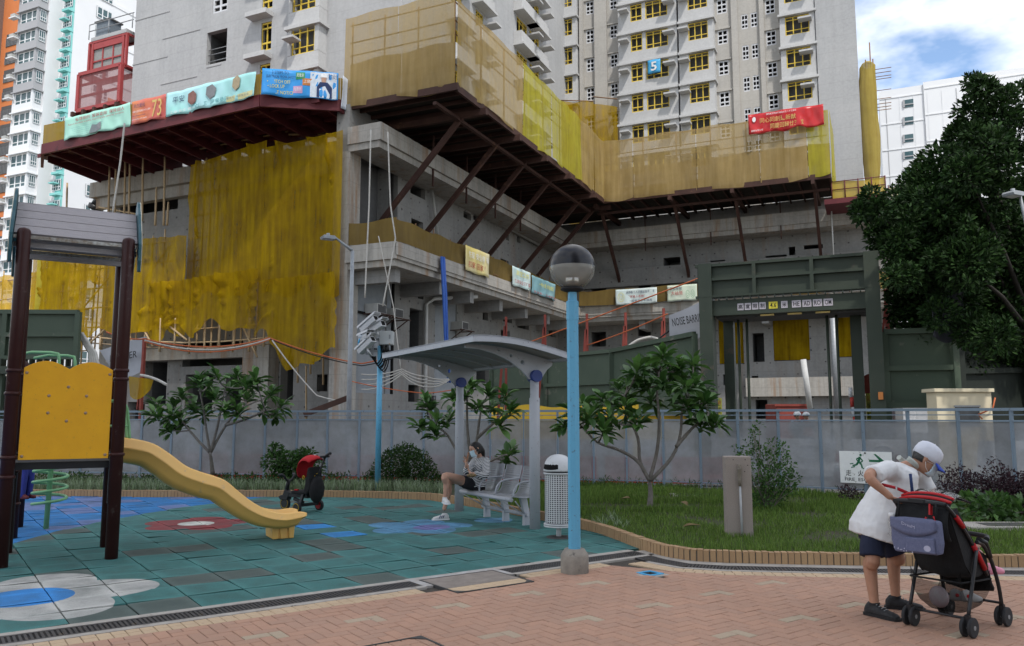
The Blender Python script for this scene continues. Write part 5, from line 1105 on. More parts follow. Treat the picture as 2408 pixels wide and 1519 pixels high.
for u, v, m, s in ((.50, .80, MAT_GPR, '關電源'), (.59, .58, MAT_ORA, '上鎖'), (.47, .30, MAT_PINK, '貼告示')): patch(t, f, u - .06, u + .06, v - .13, v + .13, m); word(t, fx, s, u, v, .09, .14, MAT_WPR, .03)
patch(t, f, .63, .98, .03, .97, mat('print_sky', (.62, .68, .75), rough=.6), d=.01); patch(t, f, 0, 0, 0, 0, MAT_NPR, poly=[(.72, .03), (.72, .42), (.76, .60), (.86, .60), (.92, .42), (.92, .03)], d=.02); patch(t, f, 0, 0, 0, 0, MAT_SKIN0, poly=[(.785, .60), (.775, .74), (.80, .82), (.83, .82), (.845, .74), (.835, .60)], d=.025); patch(t, f, 0, 0, 0, 0, MAT_WPR, poly=[(.76, .78), (.775, .90), (.81, .97), (.845, .90), (.86, .78)], d=.03); word(t, fx, '電力安全', .93, .82, .12, .2, MAT_NPR, .04)
t, f, x, L_, H_ = banner('electrical_banner_end', 'white and blue end of the electrical banner turning the platform corner', 'banner', PW(-23.70, -6.30), PW(-20.6, -6.75), Zb0 - .3, Zb1 + .05, bmat('white_blue_print', (.62, .66, .72), (.50, .58, .72), .5), seed=5); fx = (f, x, L_, H_); word(t, fx, '電力工作', .45, .6, .6, .4, MAT_NPR)

# red banner over the far screen
bl = lambda u: (lambda b_: PW(-.25, b_))(onA(u, 285, -.25)[0])
t, f, x, L_, H_ = banner('red_banner', 'glossy red banner with golden Chinese lettering hung on the far platform screen', 'banner', bl(1761), bl(1938), 20.85, 22.2, mat('red_print', (.40, .015, .02), (.48, .03, .03), scale=.6, rough=.3, bump=1.0, bscale=2.2), amp=.16, seed=8); fx = (f, x, L_, H_)
word(t, fx, '同心同創建新猷', .40, .60, .48, .26, MAT_GOLD, .06); word(t, fx, '同慶回歸廿五載', .52, .28, .44, .26, MAT_GOLD, .06); word(t, fx, '慶祝香港特別行政區成立二十五周年', .45, .86, .4, .10, MAT_WPR, .06); word(t, fx, '建築有限公司', .12, .15, .16, .10, MAT_WPR, .06)
b = MB(); b.poly([f(.08 + .025 * math.cos(k * .524), .72 + .13 * math.sin(k * .524), .09) for k in range(12)]); b.build('emblem', MAT_WPR, t)
# balcony banners, left wing (b = -3) and far wing (a = 2.7)
sb_ = lambda u, v=640: PW(onB(u, v, -2.9)[0], -2.9)
def slabb(name, label, P, Q, z0, z1, m, marks, seed):
    t, f, x, L_, H_ = banner(name, label, 'banner', P, Q, z0, z1, m, amp=.06, seed=seed); fx = (f, x, L_, H_)
    for s, u, v, w, h, mm_ in marks: word(t, fx, s, u, v, w, h, mm_)
    return t, f
slabb('balcony_banner', 'yellow banner with white-edged Chinese lettering on the balcony above the blue sheet', sb_(1089, 600), sb_(1145, 620), 9.75, 11.15, bmat('yellow_print', (.62, .50, .12), (.60, .56, .40)), (('先堅 安全帶 有', .5, .68, .85, .26, MAT_WPR), ('扣緊 回家 好', .5, .3, .8, .26, MAT_RPR)), 11)
slabb('balcony_banner', 'pale blue banner with red line of text, second along the left wing balcony', sb_(1200, 655), sb_(1243, 668), 9.85, 11.05, bmat('ice_print', (.42, .58, .60), (.55, .62, .58)), (('高空工作', .5, .7, .7, .28, MAT_YPR), ('生命安全又可貴', .5, .25, .85, .22, MAT_RPR)), 12)
slabb('balcony_banner', 'dark and teal picture banner nearest the inner corner of the balcony', sb_(1245, 668), sb_(1302, 690), 9.8, 10.95, bmat('teal_print', (.14, .28, .32), (.25, .42, .45), .8), (('一時大意 終身遺憾', .55, .62, .6, .26, MAT_YPR), ('安全第一 工地平安', .5, .12, .9, .14, MAT_RPR)), 13)
fb_ = lambda u: PW(2.62, onA(u, 688, 2.62)[0])
slabb('balcony_banner', 'pale banner with helmeted worker and three lines of Chinese text on the far balcony', fb_(1449), fb_(1546), 10.0, 11.15, bmat('pale_print', (.50, .60, .60), (.60, .65, .62)), (('未持有工人註冊証及平安咭', .6, .78, .68, .18, MAT_NPR), ('嚴禁進入本地盤工作', .58, .5, .58, .18, MAT_RPR), ('一經發現永不錄用', .6, .22, .56, .18, MAT_NPR), ('☺', .14, .5, .16, .6, MAT_YPR)), 14)
slabb('balcony_banner', 'white green prize banner beside the gate on the far balcony', fb_(1570), fb_(1640), 10.05, 11.2, bmat('white_green_print', (.55, .60, .50), (.50, .58, .46)), (('積極舉報', .3, .78, .42, .2, MAT_NPR), ('大抽獎', .34, .48, .4, .26, MAT_RPR), ('☺☺', .78, .4, .3, .5, MAT_GPR)), 15)

# == left tower
def wframe(name, w, h, cols, rows, m, t=.07):
    b = MB(); b.box(-w / 2, -w / 2 + t, -.04, .04, 0, h).box(w / 2 - t, w / 2, -.04, .04, 0, h).box(-w / 2 + t, w / 2 - t, -.04, .04, 0, t).box(-w / 2 + t, w / 2 - t, -.04, .04, h - t, h)
    for i in range(1, cols): x = -w / 2 + w * i / cols; b.box(x - t * .6, x + t * .6, -.038, .038, t, h - t)
    for z in rows: b.box(-w / 2 + t, w / 2 - t, -.036, .036, h * z - t * .5, h * z + t * .5)
    return b.mesh(name, m)
ME_WY = wframe('window', 1.0, 1.0, 2, (.28, .80), MAT_WYEL, .055); ME_WY3 = wframe('window', 1.0, 1.0, 3, (.25, .82), MAT_WYEL, .036); ME_WW = wframe('window', 1.0, 1.0, 2, (.30, .62), MAT_WWHT, .09)
def put_window(me, parent, a, b0, b1, z0, z1, d=.12, face='a'):
    w, h = b1 - b0, z1 - z0
    if face == 'a': p = PW(a + d, (b0 + b1) / 2, z0); rz = -YAW
    else: p = PW((b0 + b1) / 2, a - d, z0); rz = -YAW + R(90)
    return link_mesh('window', me, parent, tuple(p), (0, 0, rz), (w, 1, h))
MAT_DUSTG = mat('dusty_glass', (.05, .055, .06), (.08, .085, .09), rough=.2)
tl_ = thing('left_tower', 'raw grey concrete tower with yellow-framed windows rising behind the maroon platform', 'tower', tuple(PW(-18, -17, 17)), -YAW)
AT = -18.5; FT_ = lambda x, z, d: PW(AT + d, x, z); ops = []; STY = 2.75
r0 = rectA(486, 72, 533, 148, AT); ops.append((r0[0], r0[1], r0[2], r0[3], 3.2)); rw = rectA(500, -25, 535, 28, AT); ops.append(rw)
nar = rectA(614, 52, 638, 118, AT); bayw = rectA(688, 70, 735, 128, AT - .6)
for k in (-1, 0, 1, 2): ops.append((nar[0], nar[1], nar[2] + k * STY, nar[3] + k * STY)); 
mb = MB(); wall(mb, FT_, -27.6, -6, 17, 44, ops, depth=.35)
mb.poly([PW(AT, -27.6, 17), PW(12, -27.6, 17), PW(12, -27.6, 44), PW(AT, -27.6, 44)]); mb.build('front_facade', [MAT_TOW, MAT_ROOM], tl_, recalc=False)
put_window(ME_WW, tl_, AT, rw[0], rw[1], rw[2], rw[3])
for k in (-1, 0, 1, 2): put_window(ME_WY, tl_, AT, nar[0], nar[1], nar[2] + k * STY, nar[3] + k * STY)
b = MB(PF)
for z in (.3, .75, 1.1): b.tube([(r0[0], AT + .2, r0[2] + z), (r0[1], AT + .2, r0[2] + z)], .03, 5)
b.build('railing', MAT_GREYB, tl_)
for k in (-1, 0, 1, 2):                                  # sill slabs over the narrow windows
    zz = nar[3] + k * STY + .25; b = MB(PF); pbox(b, AT - .7, AT + .02, nar[0] - .75, nar[1] + .1, zz, zz + .3); b.build('ledge', MAT_BAY, tl_)
    b = MB(PF); z0 = bayw[2] + k * STY; B0, B1 = bayw[0] - .25, bayw[1] + .55
    pbox(b, AT - .75, AT + .02, B0, B1, z0 - .95, z0 - .02); pbox(b, AT - .95, AT + .02, B0 - .15, B1 + .2, z0 - 1.15, z0 - .951); pbox(b, AT - .75, AT + .02, B0, bayw[0], z0, bayw[3] + k * STY + .18); pbox(b, AT - .75, AT + .02, bayw[1] + .25, B1, z0, bayw[3] + k * STY + .18); b.build('bay', MAT_BAY, tl_)
    b = MB(PF); pbox(b, AT - .25, AT - .02, bayw[0], bayw[1] + .25, z0 - .015, bayw[3] + k * STY + .18); b.build('dark_room', MAT_ROOM, tl_)
    put_window(ME_WY3, tl_, AT - .62, bayw[0] + .02, bayw[1] + .2, z0 + .02, bayw[3] + k * STY + .1, 0)
    b = MB(PF); pbox(b, AT - 1.5, AT - .76, bayw[0] - .1, bayw[0] + .75, z0 + .75, z0 + .88); b.build('ledge', MAT_BAY, tl_)
for q in ((318, 50, 398), (383, 93, 470), (312, 154, 394), (378, 200, 463), (486, 160, 520)):   # formwork rebates
    x0, z = onA(q[0], q[1], AT); x1, _ = onA(q[2], q[1], AT); b = MB(PF); pbox(b, AT - .03, AT + .02, x0, x1, z, z + .08); b.build('rebate', MAT_TOW, tl_)
ops = []; bays = []
for i, (u0, u1) in enumerate(((1060, 1085), (1118, 1136), (1215, 1240), (1245, 1268))):
    A0, A1 = onB(u0, 150, -6)[0], onB(u1, 150, -6)[0]
    for k in range(-2, 4): z0 = onB(1225, 150, -6)[1] - .7 + STY * k; ops.append((A0, A1, z0, z0 + 1.5)); bays.append((A0, A1, z0, i))
FE_ = lambda x, z, d: PW(x, -6 - d, z); mb = MB(); wall(mb, FE_, AT, 12, 17, 46, ops, depth=.3); mb.build('side_facade', [MAT_TOW, MAT_ROOM], tl_, recalc=False)
for A0, A1, z0, i in bays:
    link_mesh('window', ME_WY3, tl_, tuple(PW((A0 + A1) / 2, -6.1, z0)), (0, 0, -YAW + R(90)), (A1 - A0, 1, 1.5))
    b = MB(PF); pbox(b, A0 - .5, A1 + .5, -6.01, -5.35, z0 - 1.0, z0 - .02); pbox(b, A0 - .6, A1 + .6, -6.01, -5.15, z0 - 1.15, z0 - 1.001); b.build('bay', MAT_BAY, tl_)
    if i >= 1: b = MB(PF); pbox(b, A1 - .2, A1 + .7, -5.99, -4.9, z0 + .7, z0 + .83); b.build('ledge', MAT_BAY, tl_)

# == far tower
ft = thing('far_tower', 'pale raw concrete tower with stacked bays and yellow-framed windows rising behind the far platform', 'tower', tuple(PW(9, 8, 17)), -YAW)
AW, AB_ = 8.8, 8.0; ops = []
wins = []
for cols, z0s in ((((-4.25, -3.55), (-2.05, -1.4)), 32.33), (((7.15, 7.95),), 29.94), (((9.08, 9.58), (9.82, 10.32)), 30.9), (((10.98, 11.72),), 29.1)):
    for c0, c1 in cols:
        for k in range(-4, 5):
            zc = z0s + STY * .965 * k
            if 17.8 < zc < 40: wins.append((c0, c1, zc - .62, zc + .62))
mb = MB(); wall(mb, lambda x, z, d: PW(AW + d, x, z), -8.5, 17.5, 17, 41, wins, depth=.25); mb.poly([PW(AW, 17.5, 17), PW(AW + 14, 17.5, 17), PW(AW + 14, 17.5, 41), PW(AW, 17.5, 41)]); mb.build('facade', [MAT_TOW2, MAT_ROOM], ft, recalc=False)
for w_ in wins:
    put_window(ME_WW, ft, AW, w_[0], w_[1], w_[2], w_[3], .06)
    if w_[0] not in (9.08, 9.82): b = MB(PF); pbox(b, AW - .12, AW + .01, w_[0] - .25, w_[1] + .25, w_[3] + .02, w_[3] + .14); b.build('hood', MAT_TOW2, ft)
b = MB(PF); pbox(b, AW - .5, AW + .02, -4.75, -4.45, 17, 41); pbox(b, AW - .35, AW + .02, -3.4, -2.3, 17, 41); b.build('pier', MAT_TOW2, ft)
b = MB(PF); pbox(b, AW - .25, AW + .02, 8.3, 8.8, 17, 41); pbox(b, AW - .25, AW + .02, 10.5, 10.85, 17, 41); b.build('pier', MAT_TOW2, ft)
b = MB(PF); pbox(b, AB_ - .1, AW + .02, 14.75, 17.6, 17, 41); b.build('end_wall', MAT_TOW, ft)
Z0R = 30.5; STF = 2.68
def bays_(B0, B1, wl, ledges, zoff=0, mesh=ME_WY3):
    for k in range(-5, 4):
        zc = Z0R + zoff + STF * k
        if zc < 19: continue
        b = MB(PF); zs, zt_ = zc - .75, zc + .78
        pbox(b, AB_, AW + .02, B0, B1, zs - .95, zs - .01); pbox(b, AB_ - .25, AW + .02, B0 - .12, B1 + .12, zs - 1.13, zs - .951)
        xs = [B0] + [v for w in wl for v in w] + [B1]
        for i in range(0, len(xs), 2): 
            if xs[i + 1] - xs[i] > .02: pbox(b, AB_ + .02, AW + .02, xs[i], xs[i + 1], zs, zt_)
        b.build('bay', MAT_BAY, ft)
        for w in wl:
            b = MB(PF); pbox(b, AW - .12, AW - .02, w[0], w[1], zs - .01, zt_ + .02); b.build('dark_room', MAT_ROOM, ft)
            put_window(mesh if w[1] - w[0] > 1.2 else ME_WY, ft, AB_ + .1, w[0] + .01, w[1] - .01, zs, zt_ - .05, 0)
        for l0, l1 in ledges: b = MB(PF); pbox(b, AB_ - .75, AB_ - .01, l0, l1, zc + .1, zc + .24); b.build('ledge', MAT_BAY, ft)
bays_(-7.6, -4.9, ((-6.6, -5.3),), ((-7.5, -6.6),), -.02)
bays_(-1.1, 3.95, ((.0, 1.0), (1.3, 3.2)), ((-.9, -.1), (2.9, 3.85)), 0)
bays_(4.1, 6.95, ((4.9, 6.5),), ((4.15, 5.0),), 0)
bays_(12.1, 14.7, ((12.5, 14.3),), ((13.5, 14.5),), -1.1)
sn5 = thing('number_banner', 'small blue banner with a white 5 on the far tower', 'banner', tuple(PW(7.7, 2, 30)), -YAW)
r5 = rectA(1523, 140, 1553, 172, 7.7); b = MB(); b.grid(lambda u, v: PW(7.7 + .03 * math.sin(6 * u + 2 * v), r5[0] + (r5[1] - r5[0]) * u, r5[2] + (r5[3] - r5[2]) * v), 6, 6); b.build('sheet', MAT_BLUEP, sn5, solid=.01)
put_text('5', .5, .78, PW(7.62, (r5[0] + r5[1]) / 2, (r5[2] + r5[3]) / 2), (E2[0], E2[1], 0), MAT_WPR, sn5, bold=.02)
# dark re-entrant wall and netted top of the podium roof between the towers
MAT_NYEL2 = MAT_NYEL
nr = thing('roof_net', 'crumpled yellow netting on bamboo at the foot of the far tower', 'net screen', tuple(PW(7, -4, 20)), -YAW)
P0, P1, P2 = PW(7.0, -6.0), PW(7.4, -3.2), PW(7.8, -1.2); zz = onA(1340, 235, 7)[1]
for i, (p, q) in enumerate(((P0, P1), (P1, P2))):
    netpanel('net_panel', [p + Vector((0, 0, 18)), q + Vector((0, 0, 18)), q + Vector((0, 0, zz - .3 - .7 * i)), p + Vector((0, 0, zz - .5 * i))], MAT_NYEL, nr, 12, 8, .25, 2.5, .1, .6, 90 + i)
    MB().tube([p + Vector((0, 0, zz + .1)), q + Vector((0, 0, zz - .3))], .05, 6).build('bamboo', MAT_RAIL, nr)
# == scaffold tower wrapped in net at the right end of the far tower
sw = thing('wrapped_scaffold', 'tall narrow scaffold wrapped in yellow net at the right edge of the far tower', 'scaffold', tuple(PW(7, 18.5, 17)), -YAW)
pr = [(2030, 143), (2024, 150), (2021, 220), (2026, 300), (2033, 380), (2038, 425)]; prr = [(2050, 143), (2055, 150), (2057, 220), (2063, 300), (2067, 380), (2064, 425)]
AS = 7.6
Lz = [onA(*p, AS) for p in pr]; Rz = [onA(*p, AS) for p in prr]
b = MB(); 
def wrap(u, v):
    t = (1 - v) * (len(pr) - 1); i = min(int(t), len(pr) - 2); f_ = t - i; l = Lz[i][0] + (Lz[i + 1][0] - Lz[i][0]) * f_; r_ = Rz[i][0] + (Rz[i + 1][0] - Rz[i][0]) * f_; z = Lz[i][1] + (Lz[i + 1][1] - Lz[i][1]) * f_
    an = 2 * math.pi * u; rr = 1 + .06 * math.sin(9 * an + 5 * v) + .05 * math.sin(23 * v); return PW(AS + .9 + .8 * math.sin(an) * rr, (l + r_) / 2 + (r_ - l) * .62 * math.cos(an) * rr, z)
b.grid(wrap, 24, 20); b.build('net_wrap', netmat('wrap_net', (.52, .41, .11), (.44, .33, .08), .88, .1), sw, recalc=False)
for i in range(4): x = Lz[0][0] + .1 + .17 * i; MB(PF).tube([(x, AS + .6 + .3 * (i % 2), 17.5), (x + .05, AS + .6 + .3 * (i % 2), Lz[0][1] + (.3, .2, 1.6, .4)[i])], .05, 6).build('bamboo_pole', MAT_RAIL, sw)
for v in (154, 163, 172, 178, 205, 225, 237, 245, 252): x, z = onA(2056, v, AS); MB(PF).tube([(x - .3, AS + .8, z), (x + 1.15, AS + .8, z - .02)], .03, 5).build('bamboo_ledger', MAT_RAIL, sw)
pl_ = thing('side_platform', 'small dark red side platform with yellow netted rail right of the far tower', 'platform', tuple(PW(2, 17, 17)), -YAW)
xa, za = onA(1957, 468, 1); xb, zb_ = onA(2083, 452, 1)
b = MB(PF); pbox(b, .9, 5, xa - .5, xb, za - .35, za); b.build('deck', MAT_MAR, pl_)
netpanel('net_panel', [PW(1, xa, za), PW(1, xb, za), PW(1, xb, za + 1.1), PW(1, xa, za + 1.1)], netmat('rail_net', (.58, .42, .08), (.5, .36, .06), .9, .1), pl_, 8, 3, .04, 2, 0, 0, 3)
for i in range(5): x = xa + (xb - xa) * i / 4; MB(PF).tube([(x, .95, za), (x, .95, za + 1.2)], .04, 5).build('stanchion', MAT_MAR, pl_)
for z in (.6, 1.15): MB(PF).tube([(xa, .95, za + z), (xb, .95, za + z)], .03, 5).build('guard_rail', MAT_MAR, pl_)
xc, zc_ = onA(2090, 460, 8); xd, _ = onA(2183, 460, 8); pl2 = thing('side_platform', 'pale netted railing on the red platform behind the tree', 'platform', tuple(PW(8, xc, zc_ - 1)), -YAW)
b = MB(PF); pbox(b, 8, 11, xc, xd, zc_ - .9, zc_ - .55); b.build('deck', MAT_MAR, pl2); netpanel('net_panel', [PW(8.1, xc, zc_ - .55), PW(8.1, xd, zc_ - .55), PW(8.1, xd, zc_ + .75), PW(8.1, xc, zc_ + .6)], netmat('pale_net', (.55, .50, .28), (.5, .44, .2), .8, .1), pl2, 8, 3, .04, 2, 0, 0, 4)
for i in range(4): x = xc + (xd - xc) * i / 3; MB(PF).tube([(x, 8.05, zc_ - .6), (x, 8.05, zc_ + .8)], .04, 5).build('stanchion', MAT_MAR, pl2)
# == bamboo scaffold and draped nets on the left
MAT_BAM = mat('bamboo', (.36, .25, .14), (.46, .34, .20), scale=4, rough=.7, stretch=(6, 6, 1)); MAT_BAMD = mat('weathered_bamboo', (.22, .16, .10), (.30, .22, .14), scale=4, rough=.8)
sc = thing('bamboo_scaffold', 'bamboo scaffold draped in ochre yellow net in front of the podium', 'scaffold', tuple(PW(-21.5, -15, 5)), -YAW)
def knot(b, p, q, r=.045):
    p, q = Vector(p), Vector(q); n = max(3, int((q - p).length / .7)); pts, rr = [], []
    for i in range(n + 1):
        t = i / n; pts.append(p.lerp(q, t)); rr.append(r * (1.0 if i % 2 else 1.12) * (1.05 - .15 * t))
    return b.tube(pts, rr, 6)
def drape(name, path, ztop, zbot, m, parent, nu, nv, amp, ties=3, seed=0, scal=.5):
    """net hung along a plan path (list of (a, b)); gathered at tie points, scalloped lower edge"""
    rn = random.Random(seed); P = [PW(a, b_) for a, b_ in path]; cl = [0]
    for p, q in zip(P, P[1:]): cl.append(cl[-1] + (q - p).length)
    T = cl[-1]; ph = [rn.uniform(0, 6.28) for _ in range(8)]; ns = max(2, int(T / 1.7)); tie = [(rn.uniform(.05, .95), rn.uniform(.15, .75)) for _ in range(ties)]
    def at(s):
        for i in range(len(P) - 1):
            if s <= cl[i + 1] + 1e-6: t = (s - cl[i]) / max(cl[i + 1] - cl[i], 1e-6); d = (P[i + 1] - P[i]).normalized(); return P[i].lerp(P[i + 1], t), d.cross(Vector((0, 0, 1)))
        return P[-1], (P[-1] - P[-2]).normalized().cross(Vector((0, 0, 1)))
    zt_ = ztop if callable(ztop) else (lambda u: ztop); zb = zbot if callable(zbot) else (lambda u: zbot); b = MB()
    def f(u, v):
        s = u * T; p, n = at(s); z = zb(u) + (zt_(u) - zb(u)) * v
        d = amp * (.9 * (1 - abs(math.sin(s * 1.3 + ph[0] + .6 * math.sin(z * .35 + ph[1]))) ** .7 * 2) * .5 + .35 * math.sin(s * 5.3 + ph[2] + .6 * math.sin(z * .9)) + .25 * math.sin(z * 1.1 + s * .7 + ph[3]) + .22 * math.sin(s * 9.1 + ph[6] + z * .3))
        for k in range(ns): d += amp * 1.5 * math.exp(-((s - (k + .5) * T / ns - .35 * math.sin(z * .45 + ph[k % 8]) - .12 * math.sin(z * 1.7 + k)) / .12) ** 2) * (.5 + .5 * math.sin(z * .8 + ph[(k + 3) % 8]))
        for tu, tv in tie:
            dx = (u - tu) * T; dz = (v - tv) * 6; w = math.exp(-(dx * dx * .16 + dz * dz * .10)); an = math.atan2(dz, dx); d += -amp * 1.2 * w + amp * 1.3 * w * (1 - abs(math.sin(4.5 * an + tu * 9)) ** .6)
        d = max(d, -.28)
        zz = z - scal * (math.sin(s * .85 + ph[4]) ** 2 + .4 * math.sin(s * 2.3 + ph[5])) * (1 - v) ** 4
        return p + n * (-d if name == 'x' else d) + Vector((0, 0, zz))
    b.grid(f, nu, nv); return b.build('net', m, parent, recalc=False)
# tall upper net, two faces meeting at the near corner
C0, C1, C2, C3 = (-21.8, -18.6), (-23.4, -11.5), (-23.5, -9.0), (-23.85, -6.15)
drape('n', [C0, C1], 16.4, 8.6, MAT_NYEL, sc, 120, 60, .34, 9, 3, .7); drape('n', [C1, C2, C3], 16.0, 8.3, MAT_NYEL, sc, 90, 60, .32, 6, 4, .6)
# lower skirt
drape('n', [(-22.6, -20.4), (-22.6, -18.5), (-23.8, -11.4)], 9.3, lambda u: 6.3 + .5 * math.sin(u * 3), MAT_NYEL, sc, 60, 20, .25, 5, 5, .6)
drape('n', [(-23.7, -11.4), (-23.75, -9.0), (-24.05, -6.1)], 8.7, lambda u: 5.3 - 1.2 * math.exp(-((u - .75) * 6) ** 2) + .9 * math.sin(u * 9), MAT_NYEL, sc, 50, 24, .25, 4, 6, .9)
# lower left block
drape('n', [(-22.6, -31), (-22.8, -25), (-22.6, -17.6)], lambda u: 12.2 - .3 * u, 6.7, MAT_NYEL, sc, 110, 50, .30, 8, 7, .5)
# bamboo: standards, ledgers, braces
def pole(p, q, r=.05, m=MAT_BAM): o = MB(); knot(o, p, q, r); return o.build('pole', m, sc)
for i in range(14):
    bb = -18.4 + .55 * i; pole(PW(-21.2, bb, 5.2 + .3 * (i % 3)), PW(-21.15, bb + .1, 16.6 + .25 * (i % 2)))
for i in range(8): t = i / 7; p = PW(-21.0 + 1.5 * t, -11.7 + 3.6 * t); pole(p + Vector((0, 0, 4.6 + .3 * (i % 3))), p + Vector((0, 0, 16.4)))
for i in range(9): z = 6.6 + 1.35 * i; pole(PW(-21.3, -18.6, z), PW(-21.3, -11.6, z + .1), .045); pole(PW(-21.1, -11.7, z), PW(-19.6, -8.0, z), .045)
for i in range(5): z = 7 + 1.2 * i; pole(PW(-22.0, -30, z), PW(-22.0, -18.8, z), .045)
for i in range(12): bb = -30.5 + .95 * i; pole(PW(-21.9, bb, 5.4 + .2 * (i % 3)), PW(-21.85, bb, 12.3 + .3 * (i % 2)))
for p, q in (((-21.4, -18, 7), (-21.4, -13, 15)), ((-21.4, -17, 15), (-21.4, -12, 8)), ((-20.8, -10.9, 7), (-19.8, -8.6, 14)), ((-22.0, -28, 7), (-22.0, -22, 12)), ((-22.0, -24, 7), (-22.0, -19.5, 11.5))): pole(PW(*p), PW(*q), .05)
for u, v0, v1 in ((255, 500, 388), (270, 510, 370), (292, 510, 360), (303, 510, 364), (334, 520, 342), (385, 530, 368), (365, 530, 440), (393, 530, 475), (155, 560, 430)):
    p, q = onA(u, v0, -21.5), onA(u + 3, v1, -21.5); pole(PW(-21.5, p[0], p[1]), PW(-21.5, q[0], q[1]), .06)
hz = [onA(u, v, -22.3) for u, v in ((190, 790), (300, 800), (430, 806), (520, 803), (600, 797), (655, 790))]
MB().tube([PW(-22.3, *q) for q in hz], .05, 6).build('pole', MAT_BAM, sc)
MB().tube([PW(-22.25, q[0], q[1] - .35) for q in hz], .04, 6).build('pole', MAT_BAMD, sc)
for i in range(13):
    u = 200 + 35 * i; p, q = onA(u, 815 + 6 * (i % 3), -22.35), onA(u + 3, 748, -22.35); pole(PW(-22.35, *p), PW(-22.35, *q), .055)
for (u0, v0, u1, v1) in ((205, 812, 265, 758), (360, 815, 335, 770), (565, 755, 605, 840), (440, 800, 400, 768)): p, q = onA(u0, v0, -22.4), onA(u1, v1, -22.4); pole(PW(-22.4, *p), PW(-22.4, *q), .055)
for u, v0, v1 in ((700, 900, 790), (730, 880, 780), (720, 990, 860), (760, 905, 800)): p, q = onA(u, v0, -21), onA(u, v1, -21); pole(PW(-21, *p), PW(-21, *q), .05)
# nets on the far left, their colour lightened to carry the sky backlight
sc2 = thing('left_scaffold', 'yellow scaffold netting, colour lightened as sky backlight, at the far left edge behind the play tower', 'scaffold', tuple(PW(-19, -36, 5)), -YAW)
MAT_NYEL_BACKLIT = netmat('backlit_yellow_net', (.72, .46, .05), (.62, .38, .04), .85, .2)
drape('n', [(-17.5, -48), (-18.0, -37), (-19.0, -30.2)], 12.0, 6.2, MAT_NYEL_BACKLIT, sc2, 70, 26, .30, 4, 9, .4)
drape('n', [(-15, -40), (-16, -31), (-17.5, -28.3)], lambda u: 13.9 + 1.3 * u, 11.5, MAT_NYEL_BACKLIT, sc2, 50, 10, .2, 2, 10, .3)
drape('n', [(-20, -31.0), (-21.5, -29.6), (-22.4, -30.4)], 11.6, 7.0, MAT_NGRN, sc2, 20, 22, .25, 2, 11, .3)
for i in range(14): bb = -47 + 1.3 * i; o = MB(); knot(o, PW(-17.2, bb, 4), PW(-17.2, bb + .1, 12.5 + .8 * (i % 3 == 0)), .05); o.build('pole', MAT_BAM, sc2)
for i in range(5): z = 6 + 1.4 * i; o = MB(); knot(o, PW(-17.1, -48, z), PW(-18.6, -30.4, z), .05); o.build('pole', MAT_BAM, sc2)
for k, (u0, u1) in enumerate(((235, 300),)):
    p, q = onA(233, 487, -20.5), onA(330, 505, -20.5); o = MB(); knot(o, PW(-20.5, *p), PW(-20.5, *q), .06); o.build('pole', MAT_BAM, sc2)
p, q = onA(225, 490, -19), onA(262, 415, -19); bo = MB(); bo.tube([PW(-19, *p), PW(-18.7, *q)], .42, 14); bo.tube([PW(-19.02, p[0] - .05, p[1] - .1), PW(-19, p[0] + .1, p[1] + .2)], .5, 14); tag(bo.build('waste_chute', mat('black_chute', (.02, .02, .022), rough=.4)), 'thick black sloping chute under the left end of the maroon platform', 'chute')

# == red hoist on the left tower
MAT_HR = mat('hoist_red', (.34, .055, .055), (.28, .045, .045), scale=1.5, rough=.55, wear=(.28, .05, .05), wscale=2); MAT_HMESH = netmat('hoist_mesh', (.42, .20, .20), (.36, .15, .15), .72, .05)
ho = thing('builders_hoist', 'red mesh-sided builders hoist cabin hanging on the left side of the grey tower', 'hoist', tuple(PW(-18, -31, 18)), -YAW)
AH = -18.8
B0, z0 = onA(182, 262, AH); B1, _ = onA(268, 250, AH); _, z1 = onA(190, 176, AH); B0u, z2 = onA(197, 176, AH); B1u, z3 = onA(276, 100, AH)
def frame_box(a0, a1, b0, b1, za, zb, t, m, nm, par):
    b = MB(PF)
    for aa in (a0, a1):
        for bb in (b0, b1): b.bar((bb, aa, za), (bb, aa, zb), t, t)
        for z in (za, zb): b.bar((b0, aa, z), (b1, aa, z), t, t)
    for bb in (b0, b1):
        for z in (za, zb): b.bar((bb, a0, z), (bb, a1, z), t, t)
    return b.build(nm, m, par)
frame_box(AH, AH + 1.6, B0, B1 + .5, z0, z1, .26, MAT_HR, 'lower_cage', ho)
for z in (.38, .7): MB(PF).bar((B0, AH + .02, z0 + (z1 - z0) * z), (B1 + .5, AH + .02, z0 + (z1 - z0) * z), .1, .16).build('rail', MAT_HR, ho)
b = MB(); b.poly([PW(AH - .05, B0, z0), PW(AH - .05, B1 + .5, z0), PW(AH - .05, B1 + .5, z1), PW(AH - .05, B0, z1)]); b.poly([PW(AH, B1 + .5, z0), PW(AH + 1.6, B1 + .5, z0), PW(AH + 1.6, B1 + .5, z1), PW(AH, B1 + .5, z1)]); b.build('mesh_screen', MAT_HMESH, ho)
b = MB(PF); pbox(b, AH, AH + 1.6, B0, B1 + .5, z0 - .05, z0 + .05); b.build('floor', MAT_STEEL, ho)
for i in range(5): bb = B0 - .2 + (B1 - B0 + .7) * i / 4; MB(PF).bar((bb, AH - .3, z0 - .25), (bb, AH + 2.2, z0 - .25), .22, .32).build('floor_beam', MAT_STEEL, ho)
z2 = z1 + .02; z3 = z2 + 2.3; Bl, Br = B0 + .55, B1 + .6
frame_box(AH + .25, AH + 1.5, Bl, Br, z2, z3, .16, MAT_HR, 'cabin_frame', ho)
for bb in (Bl + .35, Br - .3): MB(PF).bar((bb, AH + .22, z2), (bb, AH + .22, z3), .18, .1).build('door_post', MAT_HR, ho)
